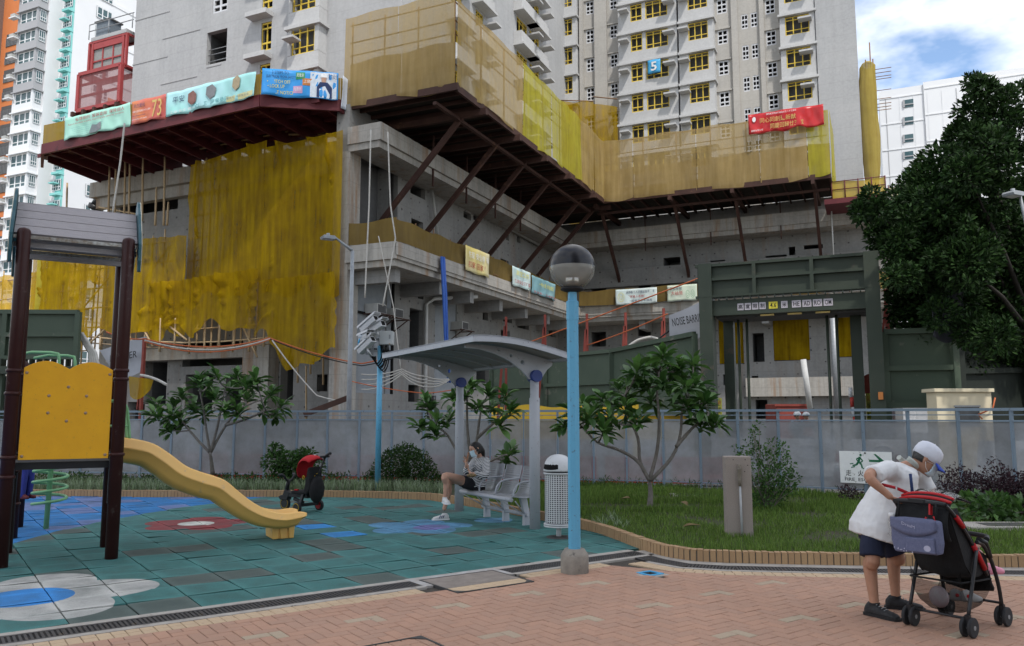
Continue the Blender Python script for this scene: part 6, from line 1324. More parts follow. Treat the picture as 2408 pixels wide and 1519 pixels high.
b = MB(PF); pbox(b, AH + .3, AH + .34, Bl + .3, Br - .3, z2, z3 - .55); b.build('window', mat('grey_mesh', (.28, .28, .27), rough=.8), ho)
b = MB(PF); pbox(b, AH + .2, AH + .34, Bl + .3, Br - .3, z3 - .55, z3); b.build('door_head', MAT_HR, ho)
for i in (1, 2): x = Bl + .3 + (Br - Bl - .6) * i / 3; MB(PF).bar((x, AH + .27, z2), (x, AH + .27, z3 - .5), .09, .06).build('glazing_bar', MAT_HR, ho)
MB(PF).bar((Bl + .3, AH + .26, z2 + .85), (Br - .3, AH + .26, z2 + .85), .06, .1).build('glazing_bar', MAT_HR, ho)
b = MB(PF); pbox(b, AH + .15, AH + 1.6, Bl + .2, Br, z3 + .08, z3 + .35); b.build('roof', MAT_TOW, ho)
b = MB(PF); pbox(b, AH + .5, AH + 1.4, Bl + .2, Bl + 1.6, z3 + .35, z3 + 1.6); b.build('motor_box', mat('slate_box', (.16, .19, .22), rough=.5), ho); b = MB(PF); pbox(b, AH + .4, AH + 1.5, Bl + .1, Bl + 1.7, z3 + 1.6, z3 + 1.7); b.build('box_lid', MAT_ROOM, ho)
b = MB(PF)
for z in (z3 + .9, z3 + 1.4): b.tube([(Bl - .1, AH + .2, z), (Br + .6, AH + .2, z)], .035, 5)
for x in (Bl - .1, (Bl + Br) / 2, Br + .5): b.tube([(x, AH + .2, z3 + .3), (x, AH + .2, z3 + 1.4)], .035, 5)
b.build('guard_rail', MAT_GREYB, ho)
b = MB(PF); mxa, mya = Br + .75, AH + 1.2
for dx in (-.35, .35):
    for dy in (-.3, .3): b.bar((mxa + dx, mya + dy, 15), (mxa + dx, mya + dy, 44), .09, .09)
for i in range(36):
    z = 15 + .8 * i; b.bar((mxa - .35, mya - .3, z), (mxa + .35, mya - .3, z), .05, .05).bar((mxa - .35, mya - .3, z), (mxa + .35, mya - .3, z + .8), .05, .05).bar((mxa - .35, mya - .3, z), (mxa - .35, mya + .3, z + .8), .05, .05)
b.build('mast', MAT_ROOM, ho)

# == green steel gate and noise barriers
MAT_GRN = mat('dark_green_steel', (.032, .044, .031), (.045, .056, .040), scale=1.0, rough=.6, coord='World', wear=(.075, .065, .048), wscale=1.2); MAT_GRN2 = mat('green_barrier', (.045, .066, .044), (.058, .08, .054), scale=1.0, rough=.6, coord='World', wear=(.13, .13, .10), wscale=1.3)
AG = -32.0; ga = thing('site_gate', 'tall dark green steel site gate frame with headroom sign on its beam', 'gate', tuple(PW(AG, 15.8, 0)), -YAW)
GL, GR = 13.25, 18.05
for x in (GL, GR - .3): b = MB(PF); pbox(b, AG - .15, AG + .35, x, x + .38, -.05, 6.1); b.build('post', MAT_GRN, ga)
for x in (GL + .45, GR - .75): b = MB(PF); pbox(b, AG + 1.2, AG + 1.5, x, x + .3, -.05, 5); b.build('rear_post', MAT_GRN, ga)
b = MB(PF); pbox(b, AG, AG + .3, GL + .38, GR - .3, 4.55, 5.0); b.build('lintel', MAT_GRN, ga)
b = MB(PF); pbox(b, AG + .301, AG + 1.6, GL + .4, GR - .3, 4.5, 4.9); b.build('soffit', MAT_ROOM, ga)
b = MB(PF); pbox(b, AG, AG + .2, GL + .05, GR - .02, 5.12, 6.05); b.build('header_panel', MAT_GRN, ga)
for z in (5.1, 5.62, 6.04): MB(PF).bar((GL - .1, AG - .06, z), (GR + .1, AG - .06, z), .12, .08).build('header_rail', MAT_GRN, ga)
for i in range(4): x = GL + .02 + (GR - GL - .1) * i / 3; MB(PF).bar((x, AG - .07, 5.14), (x, AG - .07, 6.0), .1, .1).build('header_rib', MAT_GRN, ga)
b = MB(PF)
for i in range(21): x = GL + .1 + i * .225; pbox(b, AG - .13, AG + .1, x, x + .03, 5.0, 5.08)
pbox(b, AG - .15, AG + .2, GL, GR + .1, 5.081, 5.1); b.build('comb_strip', MAT_GRN, ga)
for i, ch in enumerate(('高', '度', '限', '制', '4.6', '米', 'HE', 'AD', 'RO', 'OM')):
    x = GL + 1.17 + .205 * i + (.09 if i > 3 else 0) + (.10 if i > 4 else 0) + (.12 if i > 5 else 0) + .075 * max(0, i - 6); w = .24 if i in (4, 6, 7, 8, 9) else .175
    b = MB(PF); pbox(b, AG - .012, AG - .004, x - w / 2, x + w / 2, 4.67, 4.87); b.build('plate', MAT_YPR if i == 4 else mat('lilac_plate', (.52, .48, .52), rough=.6) if i == 0 else bpy.data.materials['lilac_plate'], ga)
    put_text(ch, w * .7, .13, PW(AG - .016, x, 4.77), (E2[0], E2[1], 0), MAT_INK, ga, bold=.01)
for x in (GL + .95, GL + 1.2, GR - 1.35, GR - 1.1): MB(PF).tube([(x, AG + .9, 0), (x, AG + .9, 4.5)], .045, 6).build('door_rail', MAT_GRN, ga)
for i in range(3): x = GL + 1.7 + .75 * i; b = MB(PF); pbox(b, AG + .1, AG + .2, x, x + .38, 4.49, 4.535); b.build('reflector_strip', MAT_GOLD, ga)
for x in (GL + .1, GR - .1): b = MB(PF); pbox(b, AG - .25, AG - .16, x, x + .12, 2.05, 2.25); b.build('warning_light', MAT_ORA, ga)
MAT_GRN2_SHADE = mat('shade_tinted_hoarding', (.012, .017, .013), (.018, .023, .018), scale=1, rough=.7, coord='World')  # green barrier colour darkened to carry the shade under the tree
def barrier(label, path, zt, zb, rows, MAT_GRN2=MAT_GRN2, name='noise_barrier'):
    t = thing(name, label, 'noise barrier', (path[0][0], path[0][1], 0), 0); P = [Vector((x, y, 0)) for x, y in path]
    for i, (p, q) in enumerate(zip(P, P[1:])):
        z0, z1 = zt[i], zt[i + 1]; d = (q - p).normalized(); n = d.cross(Vector((0, 0, 1)))
        MB().prism([(0, 0), (1, 0), (1, 1), (0, 1)], lambda a, s: p.lerp(q, a[0]) + n * s + Vector((0, 0, zb + (z0 + (z1 - z0) * a[0] - zb) * a[1])), -.06, 0).build('panel', MAT_GRN2, t)
        for r_ in range(rows + 1):
            f_ = r_ / rows; MB().bar(p + n * .06 + Vector((0, 0, zb + (z0 - zb) * f_)), q + n * .06 + Vector((0, 0, zb + (z1 - zb) * f_)), .14, .14).build('rail', MAT_GRN2, t)
        MB().bar(p + n * .05, p + n * .05 + Vector((0, 0, z0)), .16, .16).build('post', MAT_GRN2, t)
        if i == len(P) - 2: MB().bar(q + n * .05, q + n * .05 + Vector((0, 0, z1)), .16, .16).build('post', MAT_GRN2, t)
    return t
gl = PW(AG, GL); 
barrier('green steel noise barrier running back from the left gate post', [(-.9, 36.2), (1.4, 33), (3.7, 29.7), (gl.x - .1, gl.y + .2)], [4.0, 4.02, 4.0, 4.05], 1.7, 2)
barrier('green steel noise barrier right of the gate post', [tuple(PW(AG + .3, GR + .1))[:2], tuple(PW(AG + .5, GR + 1.8))[:2]], [3.9, 3.9], 1.9, 2)
barrier('green hoarding with open comb strip behind the play tower', [(-22, 27.5), (-17, 27), (-14.4, 26.7)], [5.1, 5.1, 5.05], 3.55, 2)
lb = [p for p in bpy.data.objects if p.get('label') == 'green hoarding with open comb strip behind the play tower'][0]
b = MB()
for i in range(24): x = -20 + .24 * i; b.box(x, x + .03, 26.6, 26.9, 3.25, 3.5)
b.box(-22, -14.35, 26.55, 26.95, 3.0, 3.25); b.build('comb_strip', MAT_GRN, lb)
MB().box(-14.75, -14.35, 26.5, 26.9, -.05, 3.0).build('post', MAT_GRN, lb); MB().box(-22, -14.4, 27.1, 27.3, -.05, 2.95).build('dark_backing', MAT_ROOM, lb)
dk_ = barrier('green hoarding under the big tree with shade put into its colour', [tuple(PW(AG + .6, GR + 1.9))[:2], (16, 23), (24, 19)], [4.2, 4.4, 4.4], .0, 3, MAT_GRN2_SHADE)
# yellow tarpaulin behind the trees
tb = thing('yellow_tarpaulin', 'long low yellow tarpaulin hung below the green noise barrier', 'tarpaulin', (2, 30, .3), 0)
netpanel('sheet', [(-.9, 34.8, .2), (5.6, 26.0, .2), (5.6, 26.0, 1.95), (-.9, 34.8, 2.05)], mat('yellow_sheet', (.60, .38, .02), (.52, .32, .02), scale=1, rough=.5), tb, 40, 6, .08, 2, 0, .5, 4)
# == noise-barrier cloths
MAT_CLOTH = mat('grey_cloth', (.30, .31, .34), (.24, .25, .27), scale=1, rough=.7, coord='World')
def cloth(label, u0, v0, u1, v1, a, text, seed, m=MAT_CLOTH, skew=0):
    x0, zt = onA(u0, v0, a); x1, zb = onA(u1, v1, a); t = thing('barrier_cloth', label, 'cloth', tuple(PW(a, (x0 + x1) / 2, zb)), -YAW)
    netpanel('sheet', [PW(a, x0 + skew, zb), PW(a, x1, zb + .2), PW(a, x1, zt + .25), PW(a, x0, zt - .25)], m, t, 16, 10, .12, 2.3, .25, .8, seed)
    if text: put_text(text, abs(x1 - x0) * .95, .26, PW(a - .22, (x0 + x1) / 2 + .12, zt - (zt - zb) * .38), (E2[0], E2[1], .14), MAT_INK, t, up=(-.14 * E2[0], -.14 * E2[1], 1), bold=.01)
    return t
cloth('grey cloth lettered NOISE BARRIER hung left of the gate', 1573, 725, 1654, 803, AG + 2.0, 'NOISE BARRIER', 1)
t = cloth('grey cloth lettered BARRIER sagging beside the play tower', 235, 810, 340, 885, -27, None, 2, skew=1.2); x0, z0_ = onA(310, 838, -27); put_text('BARRIER', 1.9, .34, PW(-27.25, x0 - .3, z0_), (E2[0], E2[1], .1), MAT_INK, t, bold=.01)
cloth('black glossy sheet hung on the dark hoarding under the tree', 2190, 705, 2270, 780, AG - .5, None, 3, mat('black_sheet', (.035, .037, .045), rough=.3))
# == orange props
MAT_PROP = mat('orange_red_prop', (.22, .045, .032), (.17, .035, .026), scale=3, rough=.7)
for u, v0, v1, lab in ((1190, 745, 800, 'first from the balcony pipe'), (1282, 740, 815, 'beside the inner corner'), (1381, 738, 830, 'just right of the lamp post'), (1472, 735, 815, 'second right of the lamp post'), (1562, 725, 800, 'holding the left edge of the noise cloth')):
    p = atY(u, v1, 33); q = atY(u, v0, 33); t = thing('raking_prop', 'orange red steel prop standing on the site, ' + lab, 'prop', (p.x, 33, 0), 0, 'orange props along the site')
    MB().box(p.x - .05, p.x + .05, 32.95, 33.05, 0, q.z).build('upright', MAT_PROP, t); MB().bar((p.x - .45, 33, 0), (p.x - .05, 33, p.z + (q.z - p.z) * .6), .1, .1).build('raker', MAT_PROP, t)
for u, v0, v1, a_, lab in ((340, 795, 915, -27.2, 'by the sagging grey cloth'), (2083, 680, 760, AG + 3, 'right of the gate')):
    x, zt = onA(u, v0, a_); x2, zb = onA(u - 8, v1, a_); t = thing('raking_prop', 'orange red steel prop ' + lab, 'prop', tuple(PW(a_, x, 0)), -YAW, 'orange props along the site'); b = MB(PF); pbox(b, a_ - .07, a_ + .07, x - .07, x + .07, 0, zt); b.build('upright', MAT_PROP, t); MB(PF).bar((x - .25, a_, zb - 1), (x, a_, zt - .3), .07, .07).build('raker', MAT_PROP, t)
# == cables and ropes
MAT_COR = mat('orange_cable', (.48, .12, .04), rough=.6); MAT_CWH = mat('white_cable', (.48, .46, .42), rough=.6); MAT_CBK = mat('black_cable', (.02, .02, .022), rough=.6)
def cable(label, pts, r, m, s=0):
    P = [atY(u, v, Y) for u, v, Y in pts]; path = []
    for p, q in zip(P, P[1:]): path += sag(p, q, s * (q - p).length, 10)[:-1]
    path.append(P[-1]); o = MB().tube(path, r, 6).build('cable', m); tag(o, label, 'cable', 'cables slung across the site')
cable('white and grey cable sagging from the orange prop to the concrete column', [(340, 800, 31), (635, 796, 34)], .035, MAT_CWH, .085)
cable('orange cable sagging from the orange prop to the concrete column, upper', [(250, 780, 31), (340, 797, 31), (635, 794, 34)], .03, MAT_COR, .07)
cable('orange cable hanging lowest between the orange prop and the column', [(340, 803, 31), (635, 798, 34)], .028, MAT_COR, .095)
cable('orange cable from the column corner past the grey street lamp to the white rope', [(635, 795, 34), (850, 855, 35), (940, 830, 35), (1120, 842, 36)], .03, MAT_COR, .03)
cable('black cable below the orange one between column and white rope', [(635, 797, 34), (850, 860, 35), (940, 836, 35), (1110, 850, 36)], .025, MAT_CBK, .035)
cable('pale cable drooping low between the column and the street lamp', [(640, 800, 34), (745, 930, 34), (820, 945, 34)], .03, MAT_CWH, .03)
cable('orange cable rising to the right across the noise barrier towards the gate', [(1210, 818, 33), (1655, 650, 27)], .025, MAT_COR, .0)
cable('second orange cable rising right towards the grey noise cloth', [(1380, 812, 33), (1570, 738, 28)], .022, MAT_COR, .01)
cable('thin orange cable strung low in front of the podium doors', [(820, 895, 34), (1000, 925, 34), (1120, 905, 35)], .022, MAT_COR, .02)
for k in range(4): cable(('first', 'second', 'third', 'lowest')[k] + ' loop of pale cable slung on the left wing wall below the camera mast', [(850, 880 + 12 * k, 36), (945, 868 + 4 * k, 36), (1000, 885 + 8 * k, 36), (1060, 890, 37)], .03, MAT_CWH, .06 + .015 * k)
cable('long white rope hanging down past the camera mast', [(912, 310, 36), (918, 480, 36), (930, 560, 36), (985, 700, 36)][:3] + [(900, 720, 36)], .035, MAT_CWH, .01)
cable('pale rope hanging straight down the podium corner', [(872, 305, 35), (868, 480, 35), (858, 700, 35)], .035, MAT_CWH, .0)
cable('white cord running from the balcony net to behind the shelter roof', [(890, 555, 36), (925, 720, 36), (942, 865, 36)], .025, MAT_CWH, .0)
cable('white rope hanging off the maroon platform', [(293, 290, 34), (283, 380, 34), (265, 500, 34)], .04, MAT_CWH, .0)
cable('dark cable hanging beside the globe lamp from the balcony', [(1345, 700, 50), (1345, 760, 50), (1335, 815, 50)], .03, MAT_CWH, .0)
cable('black cable running from the gate post to the noise barrier', [(1545, 800, 28), (1652, 715, 27)], .03, MAT_CBK, .0)
cable('thick pale hose looping over the noise barrier near the grey cloth', [(1478, 815, 29), (1500, 800, 29), (1530, 793, 29), (1552, 800, 29)], .06, MAT_CWH, -.03)
for k in range(4): cable(('first', 'second', 'third', 'fourth')[k] + ' of the grey hoses falling beside the green hoarding', [(192, 795 - 4 * k, 27), (212 + 4 * k, 830, 27), (215 + 8 * k, 890, 27)], .06, MAT_CWH, .02)
cable('pale pipe arching out beside the yellow flap behind the play tower', [(330, 882, 27), (362, 890, 27), (392, 905, 27)], .05, MAT_CWH, -.03)
tf = thing('yellow_flap', 'torn yellow net flap on a pole right of the play tower', 'net', tuple(atY(335, 920, 27)), 0); netpanel('sheet', [atY(303, 935, 27), atY(352, 925, 27), atY(362, 890, 27), atY(303, 880, 27)], MAT_NYEL, tf, 10, 6, .1, 3, .2, .6, 2)
bs = thing('blue_sheet', 'long twisted blue sheet hanging from the balcony edge down the left wing', 'sheet', tuple(PW(-13, -2.8, 5)), -YAW)
pb = [onB(1041, 604, -2.75), onB(1046, 700, -2.75), onB(1049, 790, -2.75), onB(1056, 900, -2.75)]
for k in range(3): MB().tube([PW(q[0] + .13 * (k - 1), -2.75 + .04 * (k % 2), q[1]) for q in pb], [.07, .08, .06, .04], 8).build('fold', mat('blue_tarp', (.03, .09, .36), (.04, .12, .42), scale=3, rough=.5) if k == 0 else bpy.data.materials['blue_tarp'], bs)
# red raking beam and signs near the street lamp
rb = atY(715, 975, 24.3); rb2 = atY(820, 935, 24.3); tag(MB().bar(rb, rb2, .12, .16).build('raking_beam', MAT_RUSTK), 'rusty raking beam propping the grey street lamp post', 'beam')

# == street lamps
def street_lamp(label, base, h, arm, m=MAT_GREYB):
    t = thing('street_lamp', label, 'street lamp', (base[0], base[1], 0), 0); b = MB(); b.tube([(base[0], base[1], -.05), (base[0], base[1], h)], [.085, .055], 10); b.build('pole', m, t)
    e = Vector((base[0], base[1], h)) + Vector(arm); MB().tube([(base[0], base[1], h), e], [.05, .035], 8).build('arm', m, t)
    d = Vector((arm[0], arm[1], 0)).normalized(); s = Vector((-d.y, d.x, 0)); b = MB()
    b.prism([(0, -.03), (.10, -.06), (.42, -.06), (.46, 0), (.40, .05), (.08, .05)], lambda p, q: e + d * p[0] + s * q + Vector((0, 0, p[1])), -.15, .15); hd = b.build('lamp_head', m, t, bevel=.01)
    MB().poly([e + d * x + s * y + Vector((0, 0, -.062)) for x, y in ((.1, -.11), (.42, -.11), (.42, .11), (.1, .11))]).build('lens', MAT_WPR, hd)
    c = e + d * .25; MB().cyl(c.x, c.y, c.z + .05, c.z + .13, .05, 10).build('photocell', m, hd)
pb_ = atY(820, 979, 24); pt_ = atY(823, 590, 24); pe = atY(795, 565, 24); street_lamp('slim grey street lamp standing in front of the yellow scaffold net', (pb_.x, 24), pt_.z, (pe.x - pb_.x, -.25, pe.z - pt_.z), mat('lamp_grey', (.30, .32, .34), rough=.5))
p2_ = atY(2452, 979, 19); q2_ = atY(2452, 560, 19); e2_ = atY(2392, 462, 19); street_lamp('grey street lamp leaning in at the right edge in front of the tree', (p2_.x, 19), q2_.z, (e2_.x - p2_.x, -.1, e2_.z - q2_.z), bpy.data.materials['lamp_grey'])
# == guard booth, signs, cones, barriers, workers' area
gbY = 20.5; c = [atY(u, v, gbY) for u, v in ((2205, 985), (2335, 985), (2335, 922), (2205, 928))]
gh = thing('guard_booth', 'cream guard booth with a small dark window behind the fence on the right', 'booth', (c[0].x + .7, gbY + .5, 0), 0); MAT_CRM = mat('cream_panel', (.60, .53, .38), (.55, .48, .34), scale=2, rough=.6, wear=(.45, .38, .27), wscale=4)
MB().box(c[0].x, c[1].x, gbY, gbY + .5, -.05, c[2].z).build('cabin', MAT_CRM, gh, bevel=.01); MB().box(c[0].x - .08, c[1].x + .04, gbY - .08, gbY + .58, c[2].z, c[2].z + .09).build('roof', MAT_CRM, gh, bevel=.01)
w0, w1 = atY(2245, 955, gbY), atY(2305, 1000, gbY); MB().box(w0.x, w1.x, gbY - .012, gbY - .003, w1.z, w0.z).build('window', MAT_DUSTG, gh); 
for z in (w0.z, w1.z): MB().box(w0.x - .03, w1.x + .03, gbY - .02, gbY - .013, z - .02, z + .02).build('window_frame', MAT_GREYB, gh)
MB().tube([atY(2340, 935, gbY - .1), atY(2335, 960, gbY - .1), atY(2300, 975, gbY - .1), atY(2310, 985, gbY - .1)], .02, 5).build('orange_cable', MAT_COR, gh)
def slow(label, u0, u1, v0, Y, name='slow_sign'):
    p, q = atY(u0, v0, Y), atY(u1, v0, Y); t = thing(name, label, 'sign', (p.x, Y, 0), 0, 'yellow slow signs at the gate'); W__ = q.x - p.x; MB().box(p.x, q.x, Y, Y + .02, .3, p.z).build('board', mat('lime_board', (.42, .42, .07), rough=.6) if 'lime_board' not in bpy.data.materials else bpy.data.materials['lime_board'], t); MB().box(p.x + .05, p.x + .1, Y + .021, Y + .06, -.05, p.z).build('stake', MAT_GREYB, t)
    put_text('SLOW', W__ * .85, .13, ((p.x + q.x) / 2, Y - .006, p.z - .14), (1, 0, 0), MAT_RPR, t); put_text('慢駛', W__ * .85, .2, ((p.x + q.x) / 2, Y - .006, p.z - .36), (1, 0, 0), MAT_INK, t); put_text('地盤', W__ * .85, .2, ((p.x + q.x) / 2, Y - .006, p.z - .64), (1, 0, 0), MAT_INK, t)
slow('yellow slow sign standing by the left gate post', 1671, 1697, 936, 24.5); slow('yellow slow sign standing by the right gate post', 2036, 2062, 925, 23.5)
MAT_BARG = mat('grey_plastic_barrier', (.44, .45, .47), (.38, .39, .41), scale=2, rough=.5); MAT_BARR = mat('red_plastic_barrier', (.50, .06, .04), (.42, .05, .04), scale=2, rough=.5)
def wb(x, y, rz, label, m, grp):
    t = thing('water_barrier', label, 'barrier', (x, y, 0), rz, grp); F_ = Frame(x, y, rz)
    b = MB(F_); b.prism([(-.2, 0), (.2, 0), (.2, .2), (.1, .35), (.07, 1.0), (-.07, 1.0), (-.1, .35), (-.2, .2)], lambda p, s: (s, p[0], p[1]), -.72, .72); b.build('body', m, t, bevel=.02)
    MB(F_).tube([(.28 * math.cos(k * .4488), -.105 + .0, .66 + .2 * math.sin(k * .4488)) for k in range(14)], .018, 5, closed=True).build('emboss_ring', MAT_WPR if m is MAT_BARG else m, t); return t
ordn = ['first', 'second', 'third', 'fourth', 'fifth', 'sixth', 'seventh', 'eighth', 'ninth', 'tenth', 'eleventh', 'twelfth', 'thirteenth', 'fourteenth']
for i in range(11): wb(-11.5 + 1.55 * i, 23.2 - .19 * i, R(-7), ordn[i] + ' grey plastic water barrier from the left behind the fence', MAT_BARG, 'grey water barriers behind the fence')
for i in range(9): wb(-8.2 + 1.6 * i, 21.6 - .22 * i, R(-8), ordn[i] + ' red plastic barrier from the left behind the fence', MAT_BARR, 'red barriers behind the fence')
for o in [o for o in bpy.data.objects if o.name.startswith('water_barrier') and 'red plastic' in o.get('label', '')]:
    o.scale = (1, 1, .62)
for i in range(5): wb(6.3 + 1.7 * i, 22.8 - .7 * i, R(-22), ordn[i] + ' grey barrier from the left in front of the gate', MAT_BARG, 'grey barriers in front of the gate')
def cone(x, y, label):
    t = thing('traffic_cone', label, 'traffic cone', (x, y, 0), 0, 'traffic cones in front of the gate'); MB().box(x - .18, x + .18, y - .18, y + .18, -.03, .04).build('base', MAT_PROP, t); MB().lathe([(.14, .04), (.03, .75)], (x, y), 14).build('cone', MAT_PROP, t); MB().lathe([(.105, .28), (.07, .52)], (x, y), 14).build('band', MAT_WPR, t)
p = atY(2105, 979, 18.5); cone(p.x, 18.5, 'red and white traffic cone behind the fence near the fire escape sign'); p = atY(1965, 979, 19.5); cone(p.x, 19.5, 'traffic cone standing just left of the guard booth path')
# scaffolding nets in the far openings
for k, r_ in enumerate(((1690, 742, 1748, 856), (1818, 735, 1903, 848), (1965, 730, 2010, 840))):
    q = rectA(*r_, 6); t = thing('opening_net', ('dull yellow net filling the left opening seen through the gate', 'dull yellow net filling the middle opening seen through the gate', 'dull yellow net filling the right opening seen through the gate')[k], 'net', tuple(PW(6, (q[0] + q[1]) / 2, q[2])), -YAW); netpanel('sheet', [PW(6.12, q[0], q[2] + .05), PW(6.12, q[1], q[2] + .05), PW(6.12, q[1], q[3]), PW(6.12, q[0], q[3])], MAT_NYEL, t, 10, 8, .06, 2, 0, .4, k)
tb2 = thing('red_skip', 'low rusty red steel bin on the ground seen through the gate', 'skip', tuple(atY(1870, 979, 36)), 0); p, q = atY(1825, 975, 36), atY(1900, 950, 36); MB().box(p.x, q.x, 36, 37.5, -.05, q.z).build('body', MAT_PROP, tb2, bevel=.03); MB().box(p.x - .06, q.x + .06, 35.94, 36, q.z - .1, q.z).build('rim', MAT_PROP, tb2)
ps_ = atY(1905, 960, 33); pe_ = atY(1889, 845, 33); tag(MB().tube([ps_, pe_], .12, 8).build('white_pole', MAT_PIPE), 'leaning white pole seen through the gate', 'pole')
ps_ = atY(1970, 985, 34); pe_ = atY(1958, 730, 34); tag(MB().tube([ps_, pe_], .13, 8).build('steel_pipe', MAT_GREYB), 'tall grey pipe standing inside the gate', 'pipe')
psh = thing('clear_sheet', 'translucent plastic sheet hung right of the gate post', 'plastic sheet', tuple(atY(2140, 985, 24)), 0); netpanel('sheet', [atY(2075, 990, 24), atY(2200, 990, 24), atY(2200, 890, 24), atY(2072, 890, 24)], netmat('poly_sheet', (.40, .41, .42), (.35, .36, .37), .5, .2), psh, 12, 8, .1, 2, .1, .6, 5)
bt_ = thing('blue_tube_sheet', 'pale blue crumpled sheet hanging at the edge of the dark hoarding', 'plastic sheet', tuple(atY(2225, 985, 24)), 0); MB().tube([atY(2205, 850, 24), atY(2225, 880, 24), atY(2240, 920, 24), atY(2248, 960, 24)], [.12, .2, .2, .14], 8).build('sheet', mat('pale_blue_sheet', (.14, .24, .32), (.2, .3, .36), scale=8, rough=.4), bt_)
mr = thing('convex_mirror', 'round red-backed traffic mirror on the right gate post', 'mirror', tuple(atY(2050, 905, 23.8)), 0); p = atY(2050, 905, 23.8); MB().tube([p + Vector((0, -.05, 0)), p + Vector((.02, .05, 0))], [.34, .30], 18).build('dish', MAT_PROP, mr); MB().bar(p, p + Vector((.5, .5, .1)), .05).build('arm', MAT_GREYB, mr)
rw_ = thing('striped_pole', 'red and white striped pole by the right gate post', 'pole', tuple(atY(2020, 985, 23.6)), 0); p = atY(2020, 979, 23.6)
for k in range(8): MB().cyl(p.x - .03 * k, 23.6, .2 + .28 * k, .48 + .28 * k, .06, 8).build('stripe', (MAT_BARR, MAT_WPR)[k % 2], rw_)

# == distant buildings
def far_white(name): return mat(name, (.68, .69, .70), (.74, .745, .75), scale=.15, rough=.8, coord='World')
MAT_FW = far_white('white_render'); MAT_FG = mat('grey_render', (.34, .34, .35), (.38, .38, .39), scale=.2, rough=.8); MAT_FTQ = mat('turquoise_render', (.22, .55, .52), (.26, .60, .57), scale=.3, rough=.8); MAT_FOR = mat('orange_render', (.60, .20, .07), (.55, .18, .06), scale=.3, rough=.8); MAT_FGL = mat('teal_glass', (.05, .10, .11), (.09, .14, .15), scale=1, rough=.15)
P95 = AB(atY(97, 300, 100)); a1, b1 = P95; b0_ = onA(38, 300, a1)[0]; a2 = onB(130, 300, b1)[0]; b2 = onA(158, 300, a2)[0]
wt = thing('white_tower', 'tall white residential tower with bay windows and a turquoise recess at the far left', 'tower', tuple(PW(a1, b1, 0)), -YAW); SF_ = 2.75
b = MB(PF); pbox(b, a1, a1 + 30, b0_, b1, -.05, 75); b.build('front_block', MAT_FW, wt); b = MB(PF); pbox(b, a2, a2 + 60, b1 + .01, b2, -.05, 75); b.build('rear_block', MAT_FW, wt)
fb = MB(); fb.box(-.5, .5, -.04, .02, 0, 1); fm = fb.mesh('window', MAT_FGL); fr_ = MB()
for x in (-.5, -.17, .17, .44): fr_.box(x, x + .06, -.07, -.041, 0, 1)
for z in (0, .3, .92): fr_.box(-.5, .5, -.068, -.042, z, z + .06)
frm = fr_.mesh('window_frame', MAT_FW)
def fwin(parent, a, bc, w, z, h, face='a'):
    rz = -YAW if face == 'a' else -YAW + R(90); p = PW(a, bc, z); o = link_mesh('window', fm, parent, tuple(p), (0, 0, rz), (w, 1, h)); link_mesh('window_frame', frm, o, tuple(p), (0, 0, rz), (w, 1, h)); return o
wB = b1 - b0_
for k in range(1, 20):
    z = 3 + SF_ * k
    if z > 56: break
    gm = MAT_FG if z > 43 else MAT_FW
    b = MB(PF); pbox(b, a1 - 1.3, a1 - .01, b0_ + .8, b1 - .25, z - 1.0, z); pbox(b, a1 - 1.45, a1 - .01, b0_ + .6, b1, z - 1.15, z - 1.001); pbox(b, a1 - 1.3, a1 - .01, b1 - .55, b1 - .25, z, z + 1.6); pbox(b, a1 - 1.3, a1 - .01, b0_ + .8, b0_ + 1.0, z, z + 1.6); b.build('bay', gm, wt)
    fwin(wt, a1 - 1.0, (b0_ + b1) / 2 + .1, wB - 1.7, z, 1.6); fwin(wt, a1 - .6, b1 - .235, .85, z, 1.5, 'b')
    b = MB(PF); pbox(b, a1 - 2.0, a1 - 1.31, b0_ - .1, b0_ + 1.2, z + .75, z + .88); b.build('ledge', MAT_FW, wt); b = MB(PF); pbox(b, a1 - 1.9, a1 - 1.35, b0_ + .1, b0_ + .9, z + .89, z + 1.35); b.build('air_conditioner', MAT_ACW, wt)
    mt = MAT_FTQ if z > 21 else MAT_FW; bm_ = (b1 + b2) / 2
    b = MB(PF); pbox(b, a2 - .9, a2 - .01, b1 + 1.0, b2, z - .9, z - .6); pbox(b, a2 - .35, a2 - .01, b1 + 1.2, b2 - .05, z - .6, z + 1.8); pbox(b, a2 - 1.2, a2 - .36, b2 - 1.3, b2 - .3, z + .6, z + .75); b.build('recess_bay', mt, wt); fwin(wt, a2 - .36, bm_ + .5, 1.4, z - .2, 1.5); fwin(wt, a2, b1 + .6, .7, z, 1.4)
for k in range(1, 22):
    z = 3 + SF_ * k; aa = onB(225, 300, b2)[0]
    for a_, m in ((onB(180, 250, b2)[0], MAT_FOR if 27 < z < 45 else MAT_FW),):
        b = MB(PF); pbox(b, a_ + 4, a_ + 13, b2 + .01, b2 + .08, z, z + .55); b.build('render_band', m, wt)
    o_ = link_mesh('window', fm, wt, tuple(PW(onB(243, 70, b2)[0], b2 + .05, z)), (0, 0, -YAW + R(90)), (2.4, 1, 1.6)); link_mesh('window_frame', frm, o_, tuple(PW(onB(243, 70, b2)[0], b2 + .05, z)), (0, 0, -YAW + R(90)), (2.4, 1, 1.6))
ot = thing('orange_tower', 'orange residential block with dark louvred openings at the far left edge', 'tower', tuple(PW(a1 + 6, b0_ - 8, 0)), -YAW)
b1o = onA(36, 250, a1 + 6)[0]; b = MB(PF); pbox(b, a1 + 6, a1 + 20, b1o - 9, b1o, -.05, 75); b.build('block', MAT_FOR, ot)
